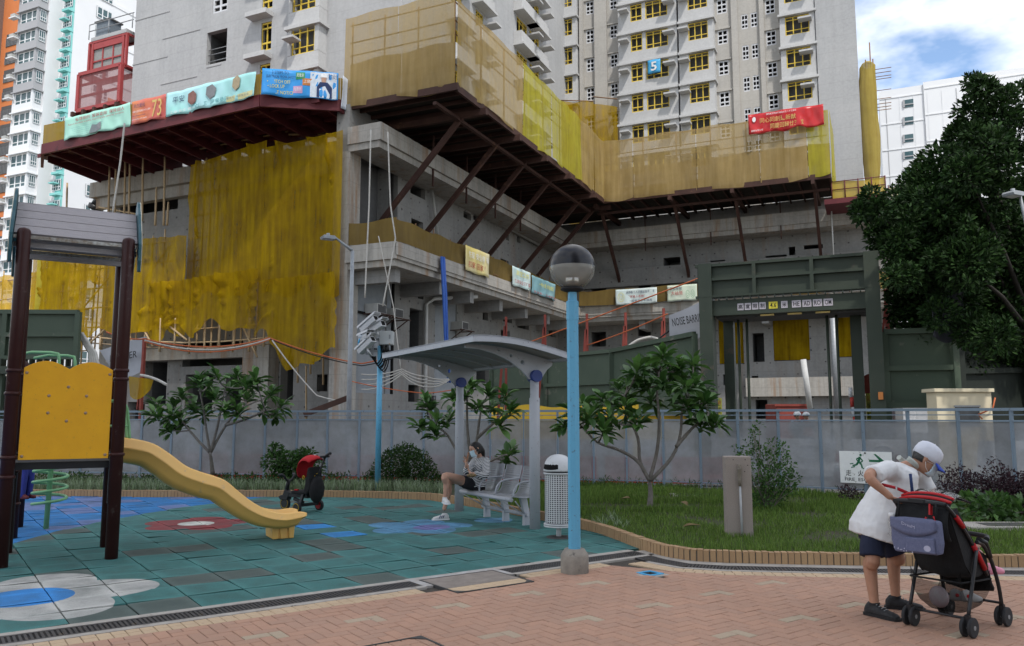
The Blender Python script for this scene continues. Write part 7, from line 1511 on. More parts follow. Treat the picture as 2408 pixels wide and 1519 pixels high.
b = MB(PF); pbox(b, a1 + 4, a1 + 8, b1o - 9.5, b1o - 4.2, -.05, 75); b.build('side_pier', mat('brown_grey_render', (.20, .14, .12), rough=.8), ot)
for k in range(1, 20):
    z = 3 + SF_ * k; b = MB(PF); pbox(b, a1 + 5.93, a1 + 5.99, b1o - 3.0, b1o - .35, z, z + 1.9); o = b.build('louvre_opening', MAT_ROOM, ot); b = MB(PF)
    for i in range(9): pbox(b, a1 + 5.86, a1 + 5.92, b1o - 3.0 + .31 * i, b1o - 2.94 + .31 * i, z, z + 1.3)
    b.build('railing', MAT_GREYB, o)
MB(PF).tube([(b1o - 3.6, a1 + 3.8, 0), (b1o - 3.6, a1 + 3.8, 70)], .12, 8).build('down_pipe', MAT_FW, ot)
rt = thing('white_block', 'plain white building with a single column of windows beyond the tree on the right', 'building', tuple(PW(20, 50, 0)), -YAW)
AR = 38.0; x0, zt = onA(2066, 215, AR); x1, _ = onA(2440, 200, AR); xs_, zt2 = onA(2170, 195, AR)
b = MB(PF); pbox(b, AR, AR + 25, x0, xs_, -.05, zt); b.build('lower_block', MAT_FW, rt); b = MB(PF); pbox(b, AR - .2, AR + 24, xs_ + .01, x1, -.05, zt2); b.build('upper_block', MAT_FW, rt)
for v in (243, 284, 325, 365, 405, 446):
    r_ = rectA(2125, v - 9, 2148, v + 9, AR); b = MB(PF); pbox(b, AR - .05, AR - .005, *r_); o = b.build('window', MAT_FGL, rt); b = MB(PF); pbox(b, AR - .14, AR - .051, r_[0] - .08, r_[0] + .1, r_[2], r_[3]); pbox(b, AR - .12, AR - .051, r_[0] + .11, r_[1], r_[2] + .25, r_[2] + .36); b.build('window_frame', MAT_FG, o)
for k in range(14): z = zt - 1.0 - 2.9 * k; b = MB(PF); pbox(b, AR - .06, AR - .006, x0 + .1, xs_ - .05, z, z + .12); b.build('string_course', MAT_FW, rt); b = MB(PF); pbox(b, AR - .26, AR - .206, xs_ + .1, x1, z + .4, z + .52); b.build('string_course', MAT_FW, rt)
for i in range(22): x = x0 + .6 + 1.35 * i; aa = AR if x < xs_ else AR - .2; b = MB(PF); pbox(b, aa - .03, aa - .005, x, x + .08, 0, zt - 1); b.build('panel_joint', MAT_FG if i % 5 == 0 else MAT_FW, rt)
# == plants
def leafmat(name, c1, c2, rough=.45, trans=.25, var=.35):
    m, N, Lk = newmat(name); out = N('ShaderNodeOutputMaterial'); b = N('ShaderNodeBsdfPrincipled', i_Roughness=rough); t = N('ShaderNodeBsdfTranslucent'); b.inputs['Specular IOR Level'].default_value = .5 if rough < .45 else .15
    r1 = N('ShaderNodeNewGeometry').outputs['Random Per Island']; r2 = N('ShaderNodeObjectInfo').outputs['Random']; r = math_(N, Lk, 'FRACT', math_(N, Lk, 'ADD', r1, math_(N, Lk, 'MULTIPLY', r2, 3.7)))
    col = mixc(N, Lk, r, c1, c2); h = N('ShaderNodeHueSaturation'); Lk(col, h.inputs['Color']); Lk(ramp(N, Lk, math_(N, Lk, 'FRACT', math_(N, Lk, 'MULTIPLY', r, 13.7)), 0, 1, 1 - var, 1 + var), h.inputs['Value'])
    Lk(h.outputs[0], b.inputs['Base Color']); Lk(h.outputs[0], t.inputs[0]); mx_ = N('ShaderNodeMixShader'); mx_.inputs[0].default_value = trans; Lk(b.outputs[0], mx_.inputs[1]); Lk(t.outputs[0], mx_.inputs[2]); Lk(mx_.outputs[0], out.inputs[0]); return m
MAT_FRL = leafmat('frangipani_leaf', (.034, .095, .020), (.085, .17, .040), .44, .28, .45); MAT_BARK = mat('grey_bark', (.13, .115, .10), (.19, .17, .15), scale=14, rough=.9, bump=.5, bscale=40, wear=(.25, .24, .21), wscale=9)
def leaf_mesh(name, Lf, Wf, m, droop=.18, fold=.12):
    b = MB(); n = 5; b.smooth = True; rows = []
    for i in range(n + 1):
        t = i / n; w = Wf * .5 * (.06, .36, .74, 1.0, .86, .05)[i]; z = -droop * Lf * t * t; rows.append([b.pt((Lf * t, -w, z + fold * w)), b.pt((Lf * t, 0, z)), b.pt((Lf * t, w, z + fold * w))])
    for A, B in zip(rows, rows[1:]): b.face((A[0], B[0], B[1], A[1])); b.face((A[1], B[1], B[2], A[2]))
    return b.mesh(name, m)
LV = [leaf_mesh('leaf', .32, .125, MAT_FRL, .10 + .09 * k, .5) for k in range(4)]
from mathutils import Euler
def frangipani(label, Y, base, limbs, clusters, nl, seed, sz=1.0):
    rn = random.Random(seed); g0 = atY(*base, Y); t = thing('frangipani_tree', label, 'tree', (g0.x, Y, .08), 0, 'frangipani trees in the planter'); nodes = []
    tr = MB()
    for k, lb in enumerate(limbs):
        dy = rn.uniform(-.35, .35); P = [atY(u, v, Y + dy * i / max(1, len(lb) - 1)) for i, (u, v) in enumerate(lb)]; P = smoothpath(P, 4); n = len(P)
        r0 = .055 if k == 0 else .034; tr.tube(P, [max(.014, r0 * (1 - .55 * i / n)) * sz for i in range(n)], 8); nodes += P[n // 3 if k else 0:]
    tr.build('trunk', MAT_BARK, t); cnt = 0; rest = MB()
    for ci, (u, v) in enumerate(clusters):
        c = atY(u, v, Y + rn.uniform(-.75, .75) * sz); nd = min(nodes, key=lambda q: (q - c).length + (.6 if q.z > c.z else 0)); md = nd.lerp(c, .5) + Vector((0, 0, -.05)); br = smoothpath([nd, md, c], 4)
        MB().tube(br, [.019 - .007 * i / len(br) for i in range(len(br))], 6).build('branch', MAT_BARK, t)
        ax = (c - md).normalized(); ax = (ax + Vector((0, 0, .9))).normalized(); q = ax.to_track_quat('Z', 'Y')
        for k in range(nl):
            an = k * 2.4 + rn.uniform(-.3, .3); el = R(rn.uniform(-12, 55) if k < nl * .75 else rn.uniform(50, 80)); s = rn.uniform(.55, 1.12) * sz
            d = q @ Vector((math.cos(an) * math.cos(el), math.sin(an) * math.cos(el), math.sin(el))); xx = d; zz = (Vector((0, 0, 1)) - xx * xx.z); zz = zz.normalized() if zz.length > .05 else Vector((1, 0, 0)); yy = zz.cross(xx); rot = Matrix((xx, yy, zz)).transposed() @ Matrix.Rotation(rn.uniform(-.5, .5), 3, 'X')
            p = c - ax * rn.uniform(0, .20)
            me_ = LV[rn.randrange(4)]
            if k < nl * .62 and cnt < 300: link_mesh('leaf', me_, t, tuple(p), tuple(rot.to_euler()), (s, s, s)); cnt += 1
            else:
                o_ = len(rest.v); rest.v += [p + rot @ (v.co * s) for v in me_.vertices]; rest.f += [tuple(i + o_ for i in f_.vertices) for f_ in me_.polygons]; rest.m += [0] * len(me_.polygons); rest.sm += [True] * len(me_.polygons)
    tag(rest.build('leaves', MAT_FRL, t, recalc=False), kind='stuff'); return t
frangipani('frangipani tree with big glossy leaves right of the blue lamp post', 13.8, (1527, 1196), [[(1527, 1200), (1530, 1160), (1527, 1128)], [(1527, 1130), (1500, 1085), (1455, 1058), (1405, 1040), (1370, 1005)], [(1527, 1130), (1505, 1085), (1500, 1030), (1475, 970), (1470, 930)], [(1527, 1130), (1545, 1060), (1550, 990), (1545, 920), (1550, 870)], [(1530, 1130), (1580, 1075), (1600, 1020), (1605, 960), (1630, 910)], [(1590, 1050), (1625, 1010), (1665, 975)]],
    [(1345, 965), (1325, 995), (1385, 980), (1415, 935), (1455, 912), (1470, 955), (1480, 880), (1520, 850), (1560, 832), (1600, 868), (1638, 900), (1660, 945), (1688, 992), (1620, 955), (1562, 900), (1592, 930), (1530, 935), (1500, 985), (1420, 1008), (1650, 985), (1440, 985), (1510, 900), (1630, 852), (1480, 930), (1540, 870), (1585, 850), (1655, 915), (1500, 865), (1580, 885), (1400, 960), (1370, 950), (1610, 905)], 23, 5)
frangipani('frangipani tree left of the push tricycle behind the slide', 18.0, (500, 1112), [[(500, 1115), (497, 1085), (494, 1065)], [(494, 1065), (465, 1035), (440, 1005), (420, 980)], [(494, 1065), (485, 1010), (478, 960), (470, 920)], [(495, 1065), (525, 1010), (560, 965), (600, 945)], [(495, 1065), (512, 1000), (522, 950), (530, 910)], [(530, 1000), (580, 985), (625, 965)]],
    [(365, 945), (400, 975), (430, 925), (468, 892), (510, 882), (558, 880), (602, 890), (640, 920), (668, 948), (620, 958), (580, 930), (540, 915), (500, 930), (450, 955), (392, 1005), (555, 965), (480, 970), (425, 990), (360, 975), (530, 955), (590, 905), (490, 905), (650, 970), (410, 950), (570, 905)], 24, 8)
frangipani('sparse frangipani tree growing behind the shelter posts', 16.6, (1108, 1112), [[(1108, 1120), (1110, 1095), (1108, 1080)], [(1108, 1085), (1075, 1060), (1050, 1020), (1020, 1000)], [(1108, 1085), (1120, 1040), (1128, 985), (1135, 945)], [(1108, 1085), (1100, 1020), (1098, 960), (1100, 920)], [(1110, 1095), (1150, 1085), (1185, 1070)], [(1122, 1030), (1155, 1000), (1180, 975)]],
    [(985, 1000), (1010, 958), (1018, 1015), (1062, 935), (1110, 900), (1150, 918), (1190, 930), (1203, 962), (1180, 992), (1192, 1072), (1130, 950), (1030, 985), (1085, 925), (1060, 975), (1160, 955), (1000, 940), (1205, 1055)], 20, 11)

def leaves(mb, c, r, n, L_, W_, rn, sq=(1, 1, 1), shell=.55, up=.4):
    for _ in range(n):
        while True:
            p = Vector((rn.uniform(-1, 1), rn.uniform(-1, 1), rn.uniform(-1, 1)))
            if shell < p.length <= 1: break
        o = Vector((c[0] + p.x * r * sq[0], c[1] + p.y * r * sq[1], c[2] + p.z * r * sq[2])); d = (p.normalized() + Vector((rn.uniform(-.9, .9), rn.uniform(-.9, .9), rn.uniform(-.6, .6) + up * .3))).normalized()
        s = d.cross(Vector((rn.uniform(-1, 1), rn.uniform(-1, 1), rn.uniform(.2, 1)))).normalized(); l = L_ * rn.uniform(.7, 1.25); w = W_ * rn.uniform(.75, 1.2) * .5; m = o + d * l * .5; nn = s.cross(d) * (l * .12)
        i = [mb.pt(o), mb.pt(m + s * w + nn), mb.pt(o + d * l), mb.pt(m - s * w + nn)]; mb.face((i[0], i[1], i[2], i[3]))
def bush(name, label, cat, base, blobs, m, dens, L_, W_, seed, stems=None, shell=.45, group=None):
    rn = random.Random(seed); t = thing(name, label, cat, base, 0, group); b = MB()
    for (x, y, z, r) in blobs: leaves(b, (x, y, z), r, int(dens * r * r), L_, W_, rn, shell=shell)
    tag(b.build('crown', m, t, recalc=False), kind='stuff')
    sb_ = MB(); 
    for (x, y, z, r) in blobs: 
        if stems: q = Vector((x, y, z)); p = Vector(base) + Vector((rn.uniform(-.05, .05), rn.uniform(-.05, .05), 0)); sb_.tube([p, p.lerp(q, .5) + Vector((rn.uniform(-.06, .06), 0, .06)), q], [stems, stems * .7, stems * .4], 5)
    if stems: sb_.build('trunk', MAT_BARK, t)
    return t
# the large dark tree on the right
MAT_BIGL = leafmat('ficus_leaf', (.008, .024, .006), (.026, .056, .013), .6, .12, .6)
rn = random.Random(3); blobs = []
for (u, v, ru) in ((2318, 215, 28), (2290, 262, 42), (2345, 275, 48), (2392, 310, 55), (2262, 325, 38), (2320, 350, 55), (2275, 410, 48), (2370, 400, 62), (2325, 460, 62), (2240, 485, 50), (2400, 480, 60), (2290, 530, 62), (2360, 545, 65), (2178, 500, 42), (2120, 500, 34), (2065, 487, 26), (2045, 492, 16), (2105, 525, 36), (2150, 550, 46), (2100, 575, 34), (2200, 590, 60), (2265, 620, 65), (2335, 640, 68), (2400, 610, 62), (2140, 610, 42), (2130, 650, 30), (2180, 670, 52), (2250, 690, 62), (2330, 720, 62), (2400, 710, 60), (2395, 790, 52), (2360, 830, 38), (2235, 360, 20), (2245, 335, 16), (2400, 240, 45), (2300, 190, 14), (2090, 545, 22)):
    Y = 21 + rn.uniform(-1.8, 1.8); p = atY(u, v, Y); blobs.append((p.x, p.y, p.z, ru * Y / 1900 * 1.05))
for i in range(34): p = atY(rn.uniform(2150, 2620), rn.uniform(400, 840), 22.5); blobs.append((p.x, p.y, p.z, 1.0))
for (u, v, ru) in ((2080, 500, 26), (2140, 520, 34), (2200, 540, 48), (2120, 560, 30), (2100, 600, 26), (2170, 640, 40), (2210, 740, 40), (2290, 780, 45), (2340, 790, 45), (2240, 550, 50), (2160, 585, 40), (2300, 600, 55)): p = atY(u, v, 20.2 + rn.uniform(-.6, .6)); blobs.append((p.x, p.y, p.z, ru * 20.2 / 1900))
for _ in range(70):
    x_, y_, z_, r_ = blobs[rn.randrange(37)]; d_ = Vector((rn.uniform(-1.3, .5), rn.uniform(-.6, .6), rn.uniform(-.5, 1.1))).normalized() * r_ * rn.uniform(.9, 1.45); blobs.append((x_ + d_.x, y_ + d_.y, z_ + d_.z, rn.uniform(.16, .34)))
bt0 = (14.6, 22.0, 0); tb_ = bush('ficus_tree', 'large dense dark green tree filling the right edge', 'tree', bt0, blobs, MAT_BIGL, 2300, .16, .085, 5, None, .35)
b = MB(); b.tube([(14.6, 22, -.05), (14.5, 22, 2), (14.2, 21.8, 4)], [.32, .26, .22], 12)
for (x, y, z, r) in blobs[1:37:5]: s0 = Vector((14.4, 22, rn.uniform(2.6, 4))); q = Vector((x, y, z)); b.tube([s0, s0.lerp(q, .5) + Vector((0, 0, .25)), q], [.10, .06, .02], 6)
b.build('trunk', mat('dark_bark', (.02, .017, .014), (.032, .028, .024), scale=8, rough=.95, bump=.5), tb_)
# clipped round bush by the camera mast
p = atY(950, 1092, 17.8); MAT_BUSH = leafmat('clipped_leaf', (.020, .045, .012), (.042, .085, .020), .5, .15)
bl_ = [(p.x + dx, 17.8 + dy, .10 + z, r) for dx, dy, z, r in ((0, 0, .38, .50), (-.3, .1, .33, .42), (.32, -.05, .30, .40), (.05, -.15, .58, .36), (-.18, 0, .52, .34), (.25, .1, .48, .33), (-.52, 0, .18, .28), (.55, 0, .16, .26), (-.72, .05, .10, .2), (.72, 0, .08, .18))]
bush('clipped_bush', 'dense round dark green bush below the camera mast', 'bush', (p.x, 17.8, .08), bl_, MAT_BUSH, 5200, .055, .034, 6, .012, .6)
# open shrub behind the tricycle
p = atY(700, 1100, 17.6); rn = random.Random(9); bl_ = [(p.x + rn.uniform(-.5, .55), 17.6 + rn.uniform(-.2, .2), rn.uniform(.3, .95), rn.uniform(.13, .24)) for _ in range(16)]
MAT_SHR = leafmat('shrub_leaf', (.03, .07, .018), (.055, .115, .028), .45, .2); bush('open_shrub', 'loose leafy shrub growing behind the push tricycle', 'shrub', (p.x, 17.6, .08), bl_, MAT_SHR, 3600, .085, .05, 7, .010, .1)
# tall shrub beside the tap post
p = gp(1803, 1200, .085); rn = random.Random(12)
bl_ = [(p.x + dx, p.y + rn.uniform(-.15, .15), z, r) for dx, z, r in ((0, .30, .24), (-.12, .45, .2), (.15, .42, .22), (.05, .62, .22), (-.16, .72, .18), (.22, .68, .2), (.32, .52, .17), (.40, .78, .13), (.28, .92, .15), (.05, .88, .18), (-.1, 1.0, .16), (-.22, 1.12, .12), (.1, 1.12, .13), (-.17, 1.3, .10), (-.10, 1.45, .07), (.34, 1.08, .09), (-.38, .95, .10), (-.42, 1.05, .08), (-.33, .82, .09), (-.5, .55, .04), (.48, .6, .08), (.42, .4, .1), (.2, .25, .16), (-.12, .22, .16), (-.22, 1.4, .05))]
bush('tall_shrub', 'tall bright green shrub growing just right of the terrazzo tap post', 'shrub', (p.x, p.y, .08), bl_, leafmat('myrtle_leaf', (.035, .085, .02), (.07, .14, .035), .45, .22), 4200, .052, .032, 13, .012, .05)
# dark plum hedge and broad green plants on the right
MAT_PLUM = leafmat('plum_leaf', (.030, .016, .022), (.060, .032, .038), .5, .15, .45); rn = random.Random(15)
def hedge_blobs(pts, n, r0, r1, zt):
    out = []
    for _ in range(n): (x0, y0), (x1, y1) = pts; t = rn.random(); out.append((x0 + (x1 - x0) * t, y0 + (y1 - y0) * t + rn.uniform(-.3, .3), rn.uniform(.2, zt), rn.uniform(r0, r1)))
    return out
h0, h1 = atY(2205, 979, 13.6), atY(2560, 979, 12.0); hb_ = hedge_blobs(((h0.x, 13.6), (h1.x, 12.4)), 58, .16, .28, .62) + [(x_.x, x_.y, x_.z, .06) for x_ in (atY(2255, 1095, 13.3), atY(2315, 1100, 13), atY(2330, 1085, 13), atY(2340, 1080, 13), atY(2325, 1095, 13))]
bush('plum_hedge', 'dark purple-leaved hedge in front of the fence at the right edge', 'hedge', (h0.x + .8, 13.2, .08), hb_, MAT_PLUM, 3000, .05, .026, 16, .008, .1)
h0 = atY(2005, 979, 14.8); bush('plum_shrub', 'small purple-leaved shrub below the fire escape sign', 'shrub', (h0.x, 14.8, .08), [(h0.x + rn.uniform(-.25, .25), 14.8 + rn.uniform(-.1, .1), rn.uniform(.10, .24), .13) for _ in range(7)], MAT_PLUM, 3000, .05, .026, 17, .008, .1)
h0, h1 = gp(2265, 1225, .085), gp(2430, 1235, .085)
bush('broadleaf_plant', 'low broad-leaved green plant in front of the purple hedge', 'plant', (h0.x + .6, h0.y, .08), hedge_blobs(((h0.x, h0.y + .3), (h1.x, h1.y + .3)), 16, .14, .22, .30), leafmat('broad_leaf', (.035, .09, .02), (.08, .16, .035), .4, .22), 900, .13, .085, 18, .008, .1)
# -- lawn and strap-leaved border
MAT_GRASS = leafmat('lawn_blade', (.085, .16, .028), (.15, .22, .045), .6, .3, .4); rn = random.Random(21)
def blade(mb, x, y, z, h, w, lean, an):
    dx, dy = math.cos(an), math.sin(an); sx, sy = -dy * w, dx * w
    a = mb.pt((x - sx, y - sy, z)); b_ = mb.pt((x + sx, y + sy, z)); m1 = mb.pt((x + dx * lean * .4 + sx * .7, y + dy * lean * .4 + sy * .7, z + h * .6)); m0 = mb.pt((x + dx * lean * .4 - sx * .7, y + dy * lean * .4 - sy * .7, z + h * .6)); t = mb.pt((x + dx * lean, y + dy * lean, z + h))
    mb.face((a, b_, m1, m0)); mb.face((m0, m1, t))
lawn = MB(); n = 0; tries = 0
inside = KIN + [(9.5, 13.6), (8.7, 14.2), (6.05, 16.3), (3.4, 18.0), (.5, 18.8), (-4.4, 19.7), (-17, 20.6)]
import mathutils
while n < 70000 and tries < 400000:
    tries += 1; y = 8.8 + 10 * rn.random() ** 1.5; x = rn.uniform(-.9, 9.4)
    if abs(x) > y * .68 + 1.6 or not pip((x, y), inside): continue
    v_ = mathutils.noise.noise((x * .9, y * .9, 0)); 
    if v_ < -.28 and rn.random() < .75: continue
    h = rn.uniform(.035, .085) * (1 + .5 * v_); blade(lawn, x, y, .08, h * (1.6 if y > 13 else 1), .0035 + .0012 * (y - 9) * .4, rn.uniform(.01, .06), rn.uniform(0, 6.28)); n += 1
tag(lawn.build('lawn_grass', MAT_GRASS, recalc=False), 'mown green lawn behind the brick kerb', 'grass', kind='stuff')
MAT_LIR = leafmat('variegated_blade', (.30, .35, .24), (.12, .19, .075), .55, .2, .35); lir = MB()
kl = [k for k in walk(offset_path(KERB, .28), .10) if -11.5 < k[0] < -1.3]
for x0, y0, h_ in kl:
    for row in range(3):
        cx_, cy_ = x0 + rn.uniform(-.06, .06), y0 + row * .28 + rn.uniform(-.08, .08)
        for k in range(15): blade(lir, cx_ + rn.uniform(-.04, .04), cy_ + rn.uniform(-.04, .04), .08, rn.uniform(.14, .30), .006, rn.uniform(.05, .2), rn.uniform(0, 6.28))
for (u, v) in ((1410, 1235), (1440, 1225), (1460, 1240), (1210, 1180), (1240, 1185), (1165, 1170)):
    p = gp(u, v, .085)
    for k in range(28): blade(lir, p.x + rn.uniform(-.1, .1), p.y + rn.uniform(-.1, .1), .08, rn.uniform(.08, .2), .006, rn.uniform(.05, .18), rn.uniform(0, 6.28))
tag(lir.build('border_grass', MAT_LIR, recalc=False), 'strap-leaved pale variegated border plants behind the brick kerb', 'ground cover', kind='stuff')
und = MB(); MAT_UND = leafmat('undergrowth_leaf', (.03, .06, .016), (.055, .1, .025), .6, .2)
for _ in range(150): x = rn.uniform(-11, -1.0); y = 17.6 + rn.uniform(0, 1.6) + max(0, (-x - 6) * .08); leaves(und, (x, y, .16), .16, 30, .09, .03, rn, (1.2, 1, .8), 0)
for _ in range(60): x = rn.uniform(.5, 8.5); i_ = min(range(len(FP)), key=lambda k: abs(FP[k].x - x)); leaves(und, (x, FP[i_].y - rn.uniform(.1, .5), .14), .12, 26, .09, .016, rn, (1.2, 1, 1.2), 0)
tag(und.build('undergrowth', MAT_UND, recalc=False), 'low weeds growing along the foot of the fence', 'weeds', kind='stuff')
# access cover in the lawn
ac = gp(1640, 1165, .09); t = thing('lawn_cover', 'grey inspection cover set in the lawn between tree and tap post', 'cover', (ac.x, ac.y, .08), 0); MB().box(ac.x - .5, ac.x + .5, ac.y - .3, ac.y + .3, .05, .11).build('surround', MAT_CONC, t); MB().box(ac.x - .35, ac.x + .35, ac.y - .2, ac.y + .2, .10, .118).build('plate', bpy.data.materials['dark_frame'], t)
ac = gp(2400, 1245, .09); t = thing('side_path_cover', 'dark grating beside a concrete slab at the right edge of the lawn', 'cover', (ac.x, ac.y, .08), 0); MB().box(ac.x - .7, ac.x + 1.2, ac.y - .1, ac.y + .5, .05, .13).build('surround', MAT_CONC, t); MB().box(ac.x - .4, ac.x + 1.0, ac.y + .05, ac.y + .35, .12, .136).build('plate', bpy.data.materials['dark_frame'], t)
# fallen leaves on the grass
for i, (u, v) in enumerate(((1455, 1175), (1490, 1165), (1600, 1180), (1570, 1150), (1650, 1235))):
    p = gp(u, v, .14); o = link_mesh('fallen_leaf', LV[i % 4], None, tuple(p), (rn.uniform(-.3, .3), rn.uniform(-.3, .3), rn.uniform(0, 6)), (.8, .8, .8)); o.data = LV[i % 4].copy(); o.data.materials.clear(); o.data.materials.append(mat('dry_leaf', (.20, .15, .06), (.14, .09, .04), rough=.7) if i == 0 else bpy.data.materials['dry_leaf']); tag(o, ('curled dry brown leaf on the lawn left of the tree trunk', 'dry brown leaf on the lawn nearest the trunk, left side', 'dry brown leaf on the lawn right of the tree trunk', 'dry leaf on the lawn behind the tree trunk', 'dry brown leaf on the lawn left of the tap post')[i], 'leaf', 'fallen leaves on the lawn')
# == people
def skinmat(name, c1, c2):
    m = mat(name, c1, c2, scale=18, rough=.5, bump=.06, bscale=90); b = [n for n in m.node_tree.nodes if n.type == 'BSDF_PRINCIPLED'][0]; b.inputs['Subsurface Weight'].default_value = .12; b.inputs['Subsurface Radius'].default_value = (.02, .008, .005); return m
MAT_SKIN = skinmat('skin_tan', (.40, .215, .140), (.36, .185, .118)); MAT_SKIN2 = skinmat('skin_fair', (.47, .275, .195), (.43, .24, .165))
def limb(mb, pts, r, seg=12, n=5, end=True):
    P = smoothpath(pts, n); rr = []
    for i in range(len(P)): t = i / n; k = min(int(t), len(r) - 2); f = t - k; f = f * f * (3 - 2 * f); rr.append(r[k] + (r[k + 1] - r[k]) * f)
    mb.tube(P, rr, seg); mb.ball(tuple(P[0]), rr[0], seg, 8)
    if end: mb.ball(tuple(P[-1]), rr[-1], seg, 8)
    return mb
def loft(mb, rings, seg=20, cap=True):
    """rings: (centre, axis x vector, axis y vector)"""
    sm0 = mb.smooth; mb.smooth = True; I = []
    for c, x, y in rings:
        c, x, y = Vector(c), Vector(x), Vector(y); I.append([mb.pt(c + x * math.copysign(abs(math.cos(t)) ** .85, math.cos(t)) + y * math.copysign(abs(math.sin(t)) ** .85, math.sin(t))) for t in [2 * math.pi * j / seg for j in range(seg)]])
    for A, B in zip(I, I[1:]):
        for j in range(seg): mb.face((A[j], A[(j + 1) % seg], B[(j + 1) % seg], B[j]))
    if cap: mb.face(I[0][::-1]); mb.face(I[-1])
    mb.smooth = sm0; return mb
def fuse(mb, name, m, parent, vox=.008, sm=6, disp=None, recalc=True):
    o = mb.build(name, m, parent, recalc=recalc); r = o.modifiers.new('fuse', 'REMESH'); r.mode = 'VOXEL'; r.voxel_size = vox; r.use_smooth_shade = True; s = o.modifiers.new('soft', 'SMOOTH'); s.factor = .5; s.iterations = sm
    if disp:
        tx = bpy.data.textures.get('folds%g' % disp[1]) or bpy.data.textures.new('folds%g' % disp[1], 'CLOUDS'); tx.noise_scale = disp[1]; d = o.modifiers.new('folds', 'DISPLACE'); d.texture = tx; d.strength = disp[0]; d.mid_level = .5; d.texture_coords = 'LOCAL'
    return o
def hand(mb, wrist, d, side_v, palm_n, curl=.9, s=1.0, thumb=1):
    """palm along d, fingers spread along side_v, curling towards palm_n"""
    d, sv, pn = Vector(d).normalized(), Vector(side_v).normalized(), Vector(palm_n).normalized(); w = Vector(wrist)
    loft(mb, [(w, sv * .024 * s, pn * .018 * s), (w + d * .03 * s, sv * .034 * s, pn * .017 * s), (w + d * .075 * s, sv * .041 * s, pn * .014 * s), (w + d * .095 * s, sv * .038 * s, pn * .011 * s)], 14)
    for k, ln in enumerate((.068, .076, .071, .056)):
        p = w + d * .088 * s + sv * (-.030 + .020 * k) * s; an = 0; pts = [p]; dd = d
        for j in range(3): an += curl * (.55 + .25 * j); dd = d * math.cos(an) + pn * math.sin(an); p = p + dd * ln * s * (.42, .32, .26)[j]; pts.append(p)
        mb.tube(pts, [.0095 * s, .0088 * s, .008 * s, .0065 * s], 8); [mb.ball(tuple(q), .0088 * s, 8, 5) for q in pts[:-1]]; mb.ball(tuple(pts[-1]), .0068 * s, 8, 5)
    p = w + d * .028 * s - sv * .026 * s * thumb; q = p + (d * .5 - sv * .7 * thumb + pn * .45).normalized() * .040 * s; e = q + (d * .75 - sv * .05 * thumb + pn * .6).normalized() * .034 * s; mb.tube([p, q, e], [.013 * s, .0105 * s, .008 * s], 8); mb.ball(tuple(q), .0105 * s, 8, 5); mb.ball(tuple(e), .008 * s, 8, 5)
def head(mb, c, fwd, up, s=1.0):
    """skull, jaw, nose, ears; c centre of the head, height about .23"""
    f, u = Vector(fwd).normalized(), Vector(up).normalized(); r = f.cross(u).normalized(); u = r.cross(f); c = Vector(c)
    def P(a, b_, d): return c + (r * a + f * b_ + u * d) * s
    rg = []
    for z, rx, ry, oy in ((-.115, .022, .028, .052), (-.105, .040, .045, .040), (-.085, .054, .066, .024), (-.055, .063, .080, .012), (-.02, .069, .089, .006), (.02, .073, .095, .0), (.055, .073, .096, -.006), (.085, .063, .083, -.010), (.105, .045, .060, -.012), (.117, .02, .028, -.012)): rg.append((P(0, oy, z), r * rx * s, f * ry * s))
    loft(mb, rg, 20)
    mb.tube([P(0, .088, .018), P(0, .104, -.012), P(0, .112, -.026)], [.009 * s, .012 * s, .014 * s], 8); mb.ball(tuple(P(0, .106, -.028)), .015 * s, 8, 6); mb.ball(tuple(P(.010, .098, -.032)), .010 * s, 6, 5); mb.ball(tuple(P(-.010, .098, -.032)), .010 * s, 6, 5)
    for sg in (-1, 1):
        loft(mb, [(P(sg * .068, -.006, -.038), f * .008 * s, r * .008 * s), (P(sg * .077, -.010, -.018), f * .015 * s, r * .008 * s), (P(sg * .081, -.013, .004), f * .019 * s, r * .008 * s), (P(sg * .078, -.013, .022), f * .014 * s, r * .007 * s)], 10)
        mb.ball(tuple(P(sg * .033, .082, .022)), .014 * s, 8, 6, (1.3, .6, .5))
    mb.tube([P(-.022, .088, -.062), P(0, .096, -.060), P(.022, .088, -.062)], .007 * s, 6)
    return P
MAT_EYE = mat('eye_dark', (.02, .015, .012), rough=.2); MAT_HAIR = mat('black_hair', (.012, .010, .010), (.02, .017, .016), scale=60, rough=.45, stretch=(1, 1, .2), bump=.6, bscale=120); MAT_MASK = mat('surgical_mask', (.42, .56, .64), (.46, .60, .67), scale=8, rough=.8); MAT_WSHOE = mat('white_trainer', (.60, .59, .58), (.52, .51, .50), scale=12, rough=.6)
def eyes(P, parent, s=1.0):
    for sg in (-1, 1): b = MB(); b.ball(tuple(P(sg * .032, .0855, .014)), .0085 * s, 8, 6); b.build('eye', MAT_EYE, parent); b = MB(); b.tube([P(sg * .018, .094, .032), P(sg * .034, .092, .037), P(sg * .050, .080, .032)], [.003, .004, .002], 5); b.build('eyebrow', MAT_HAIR, parent)
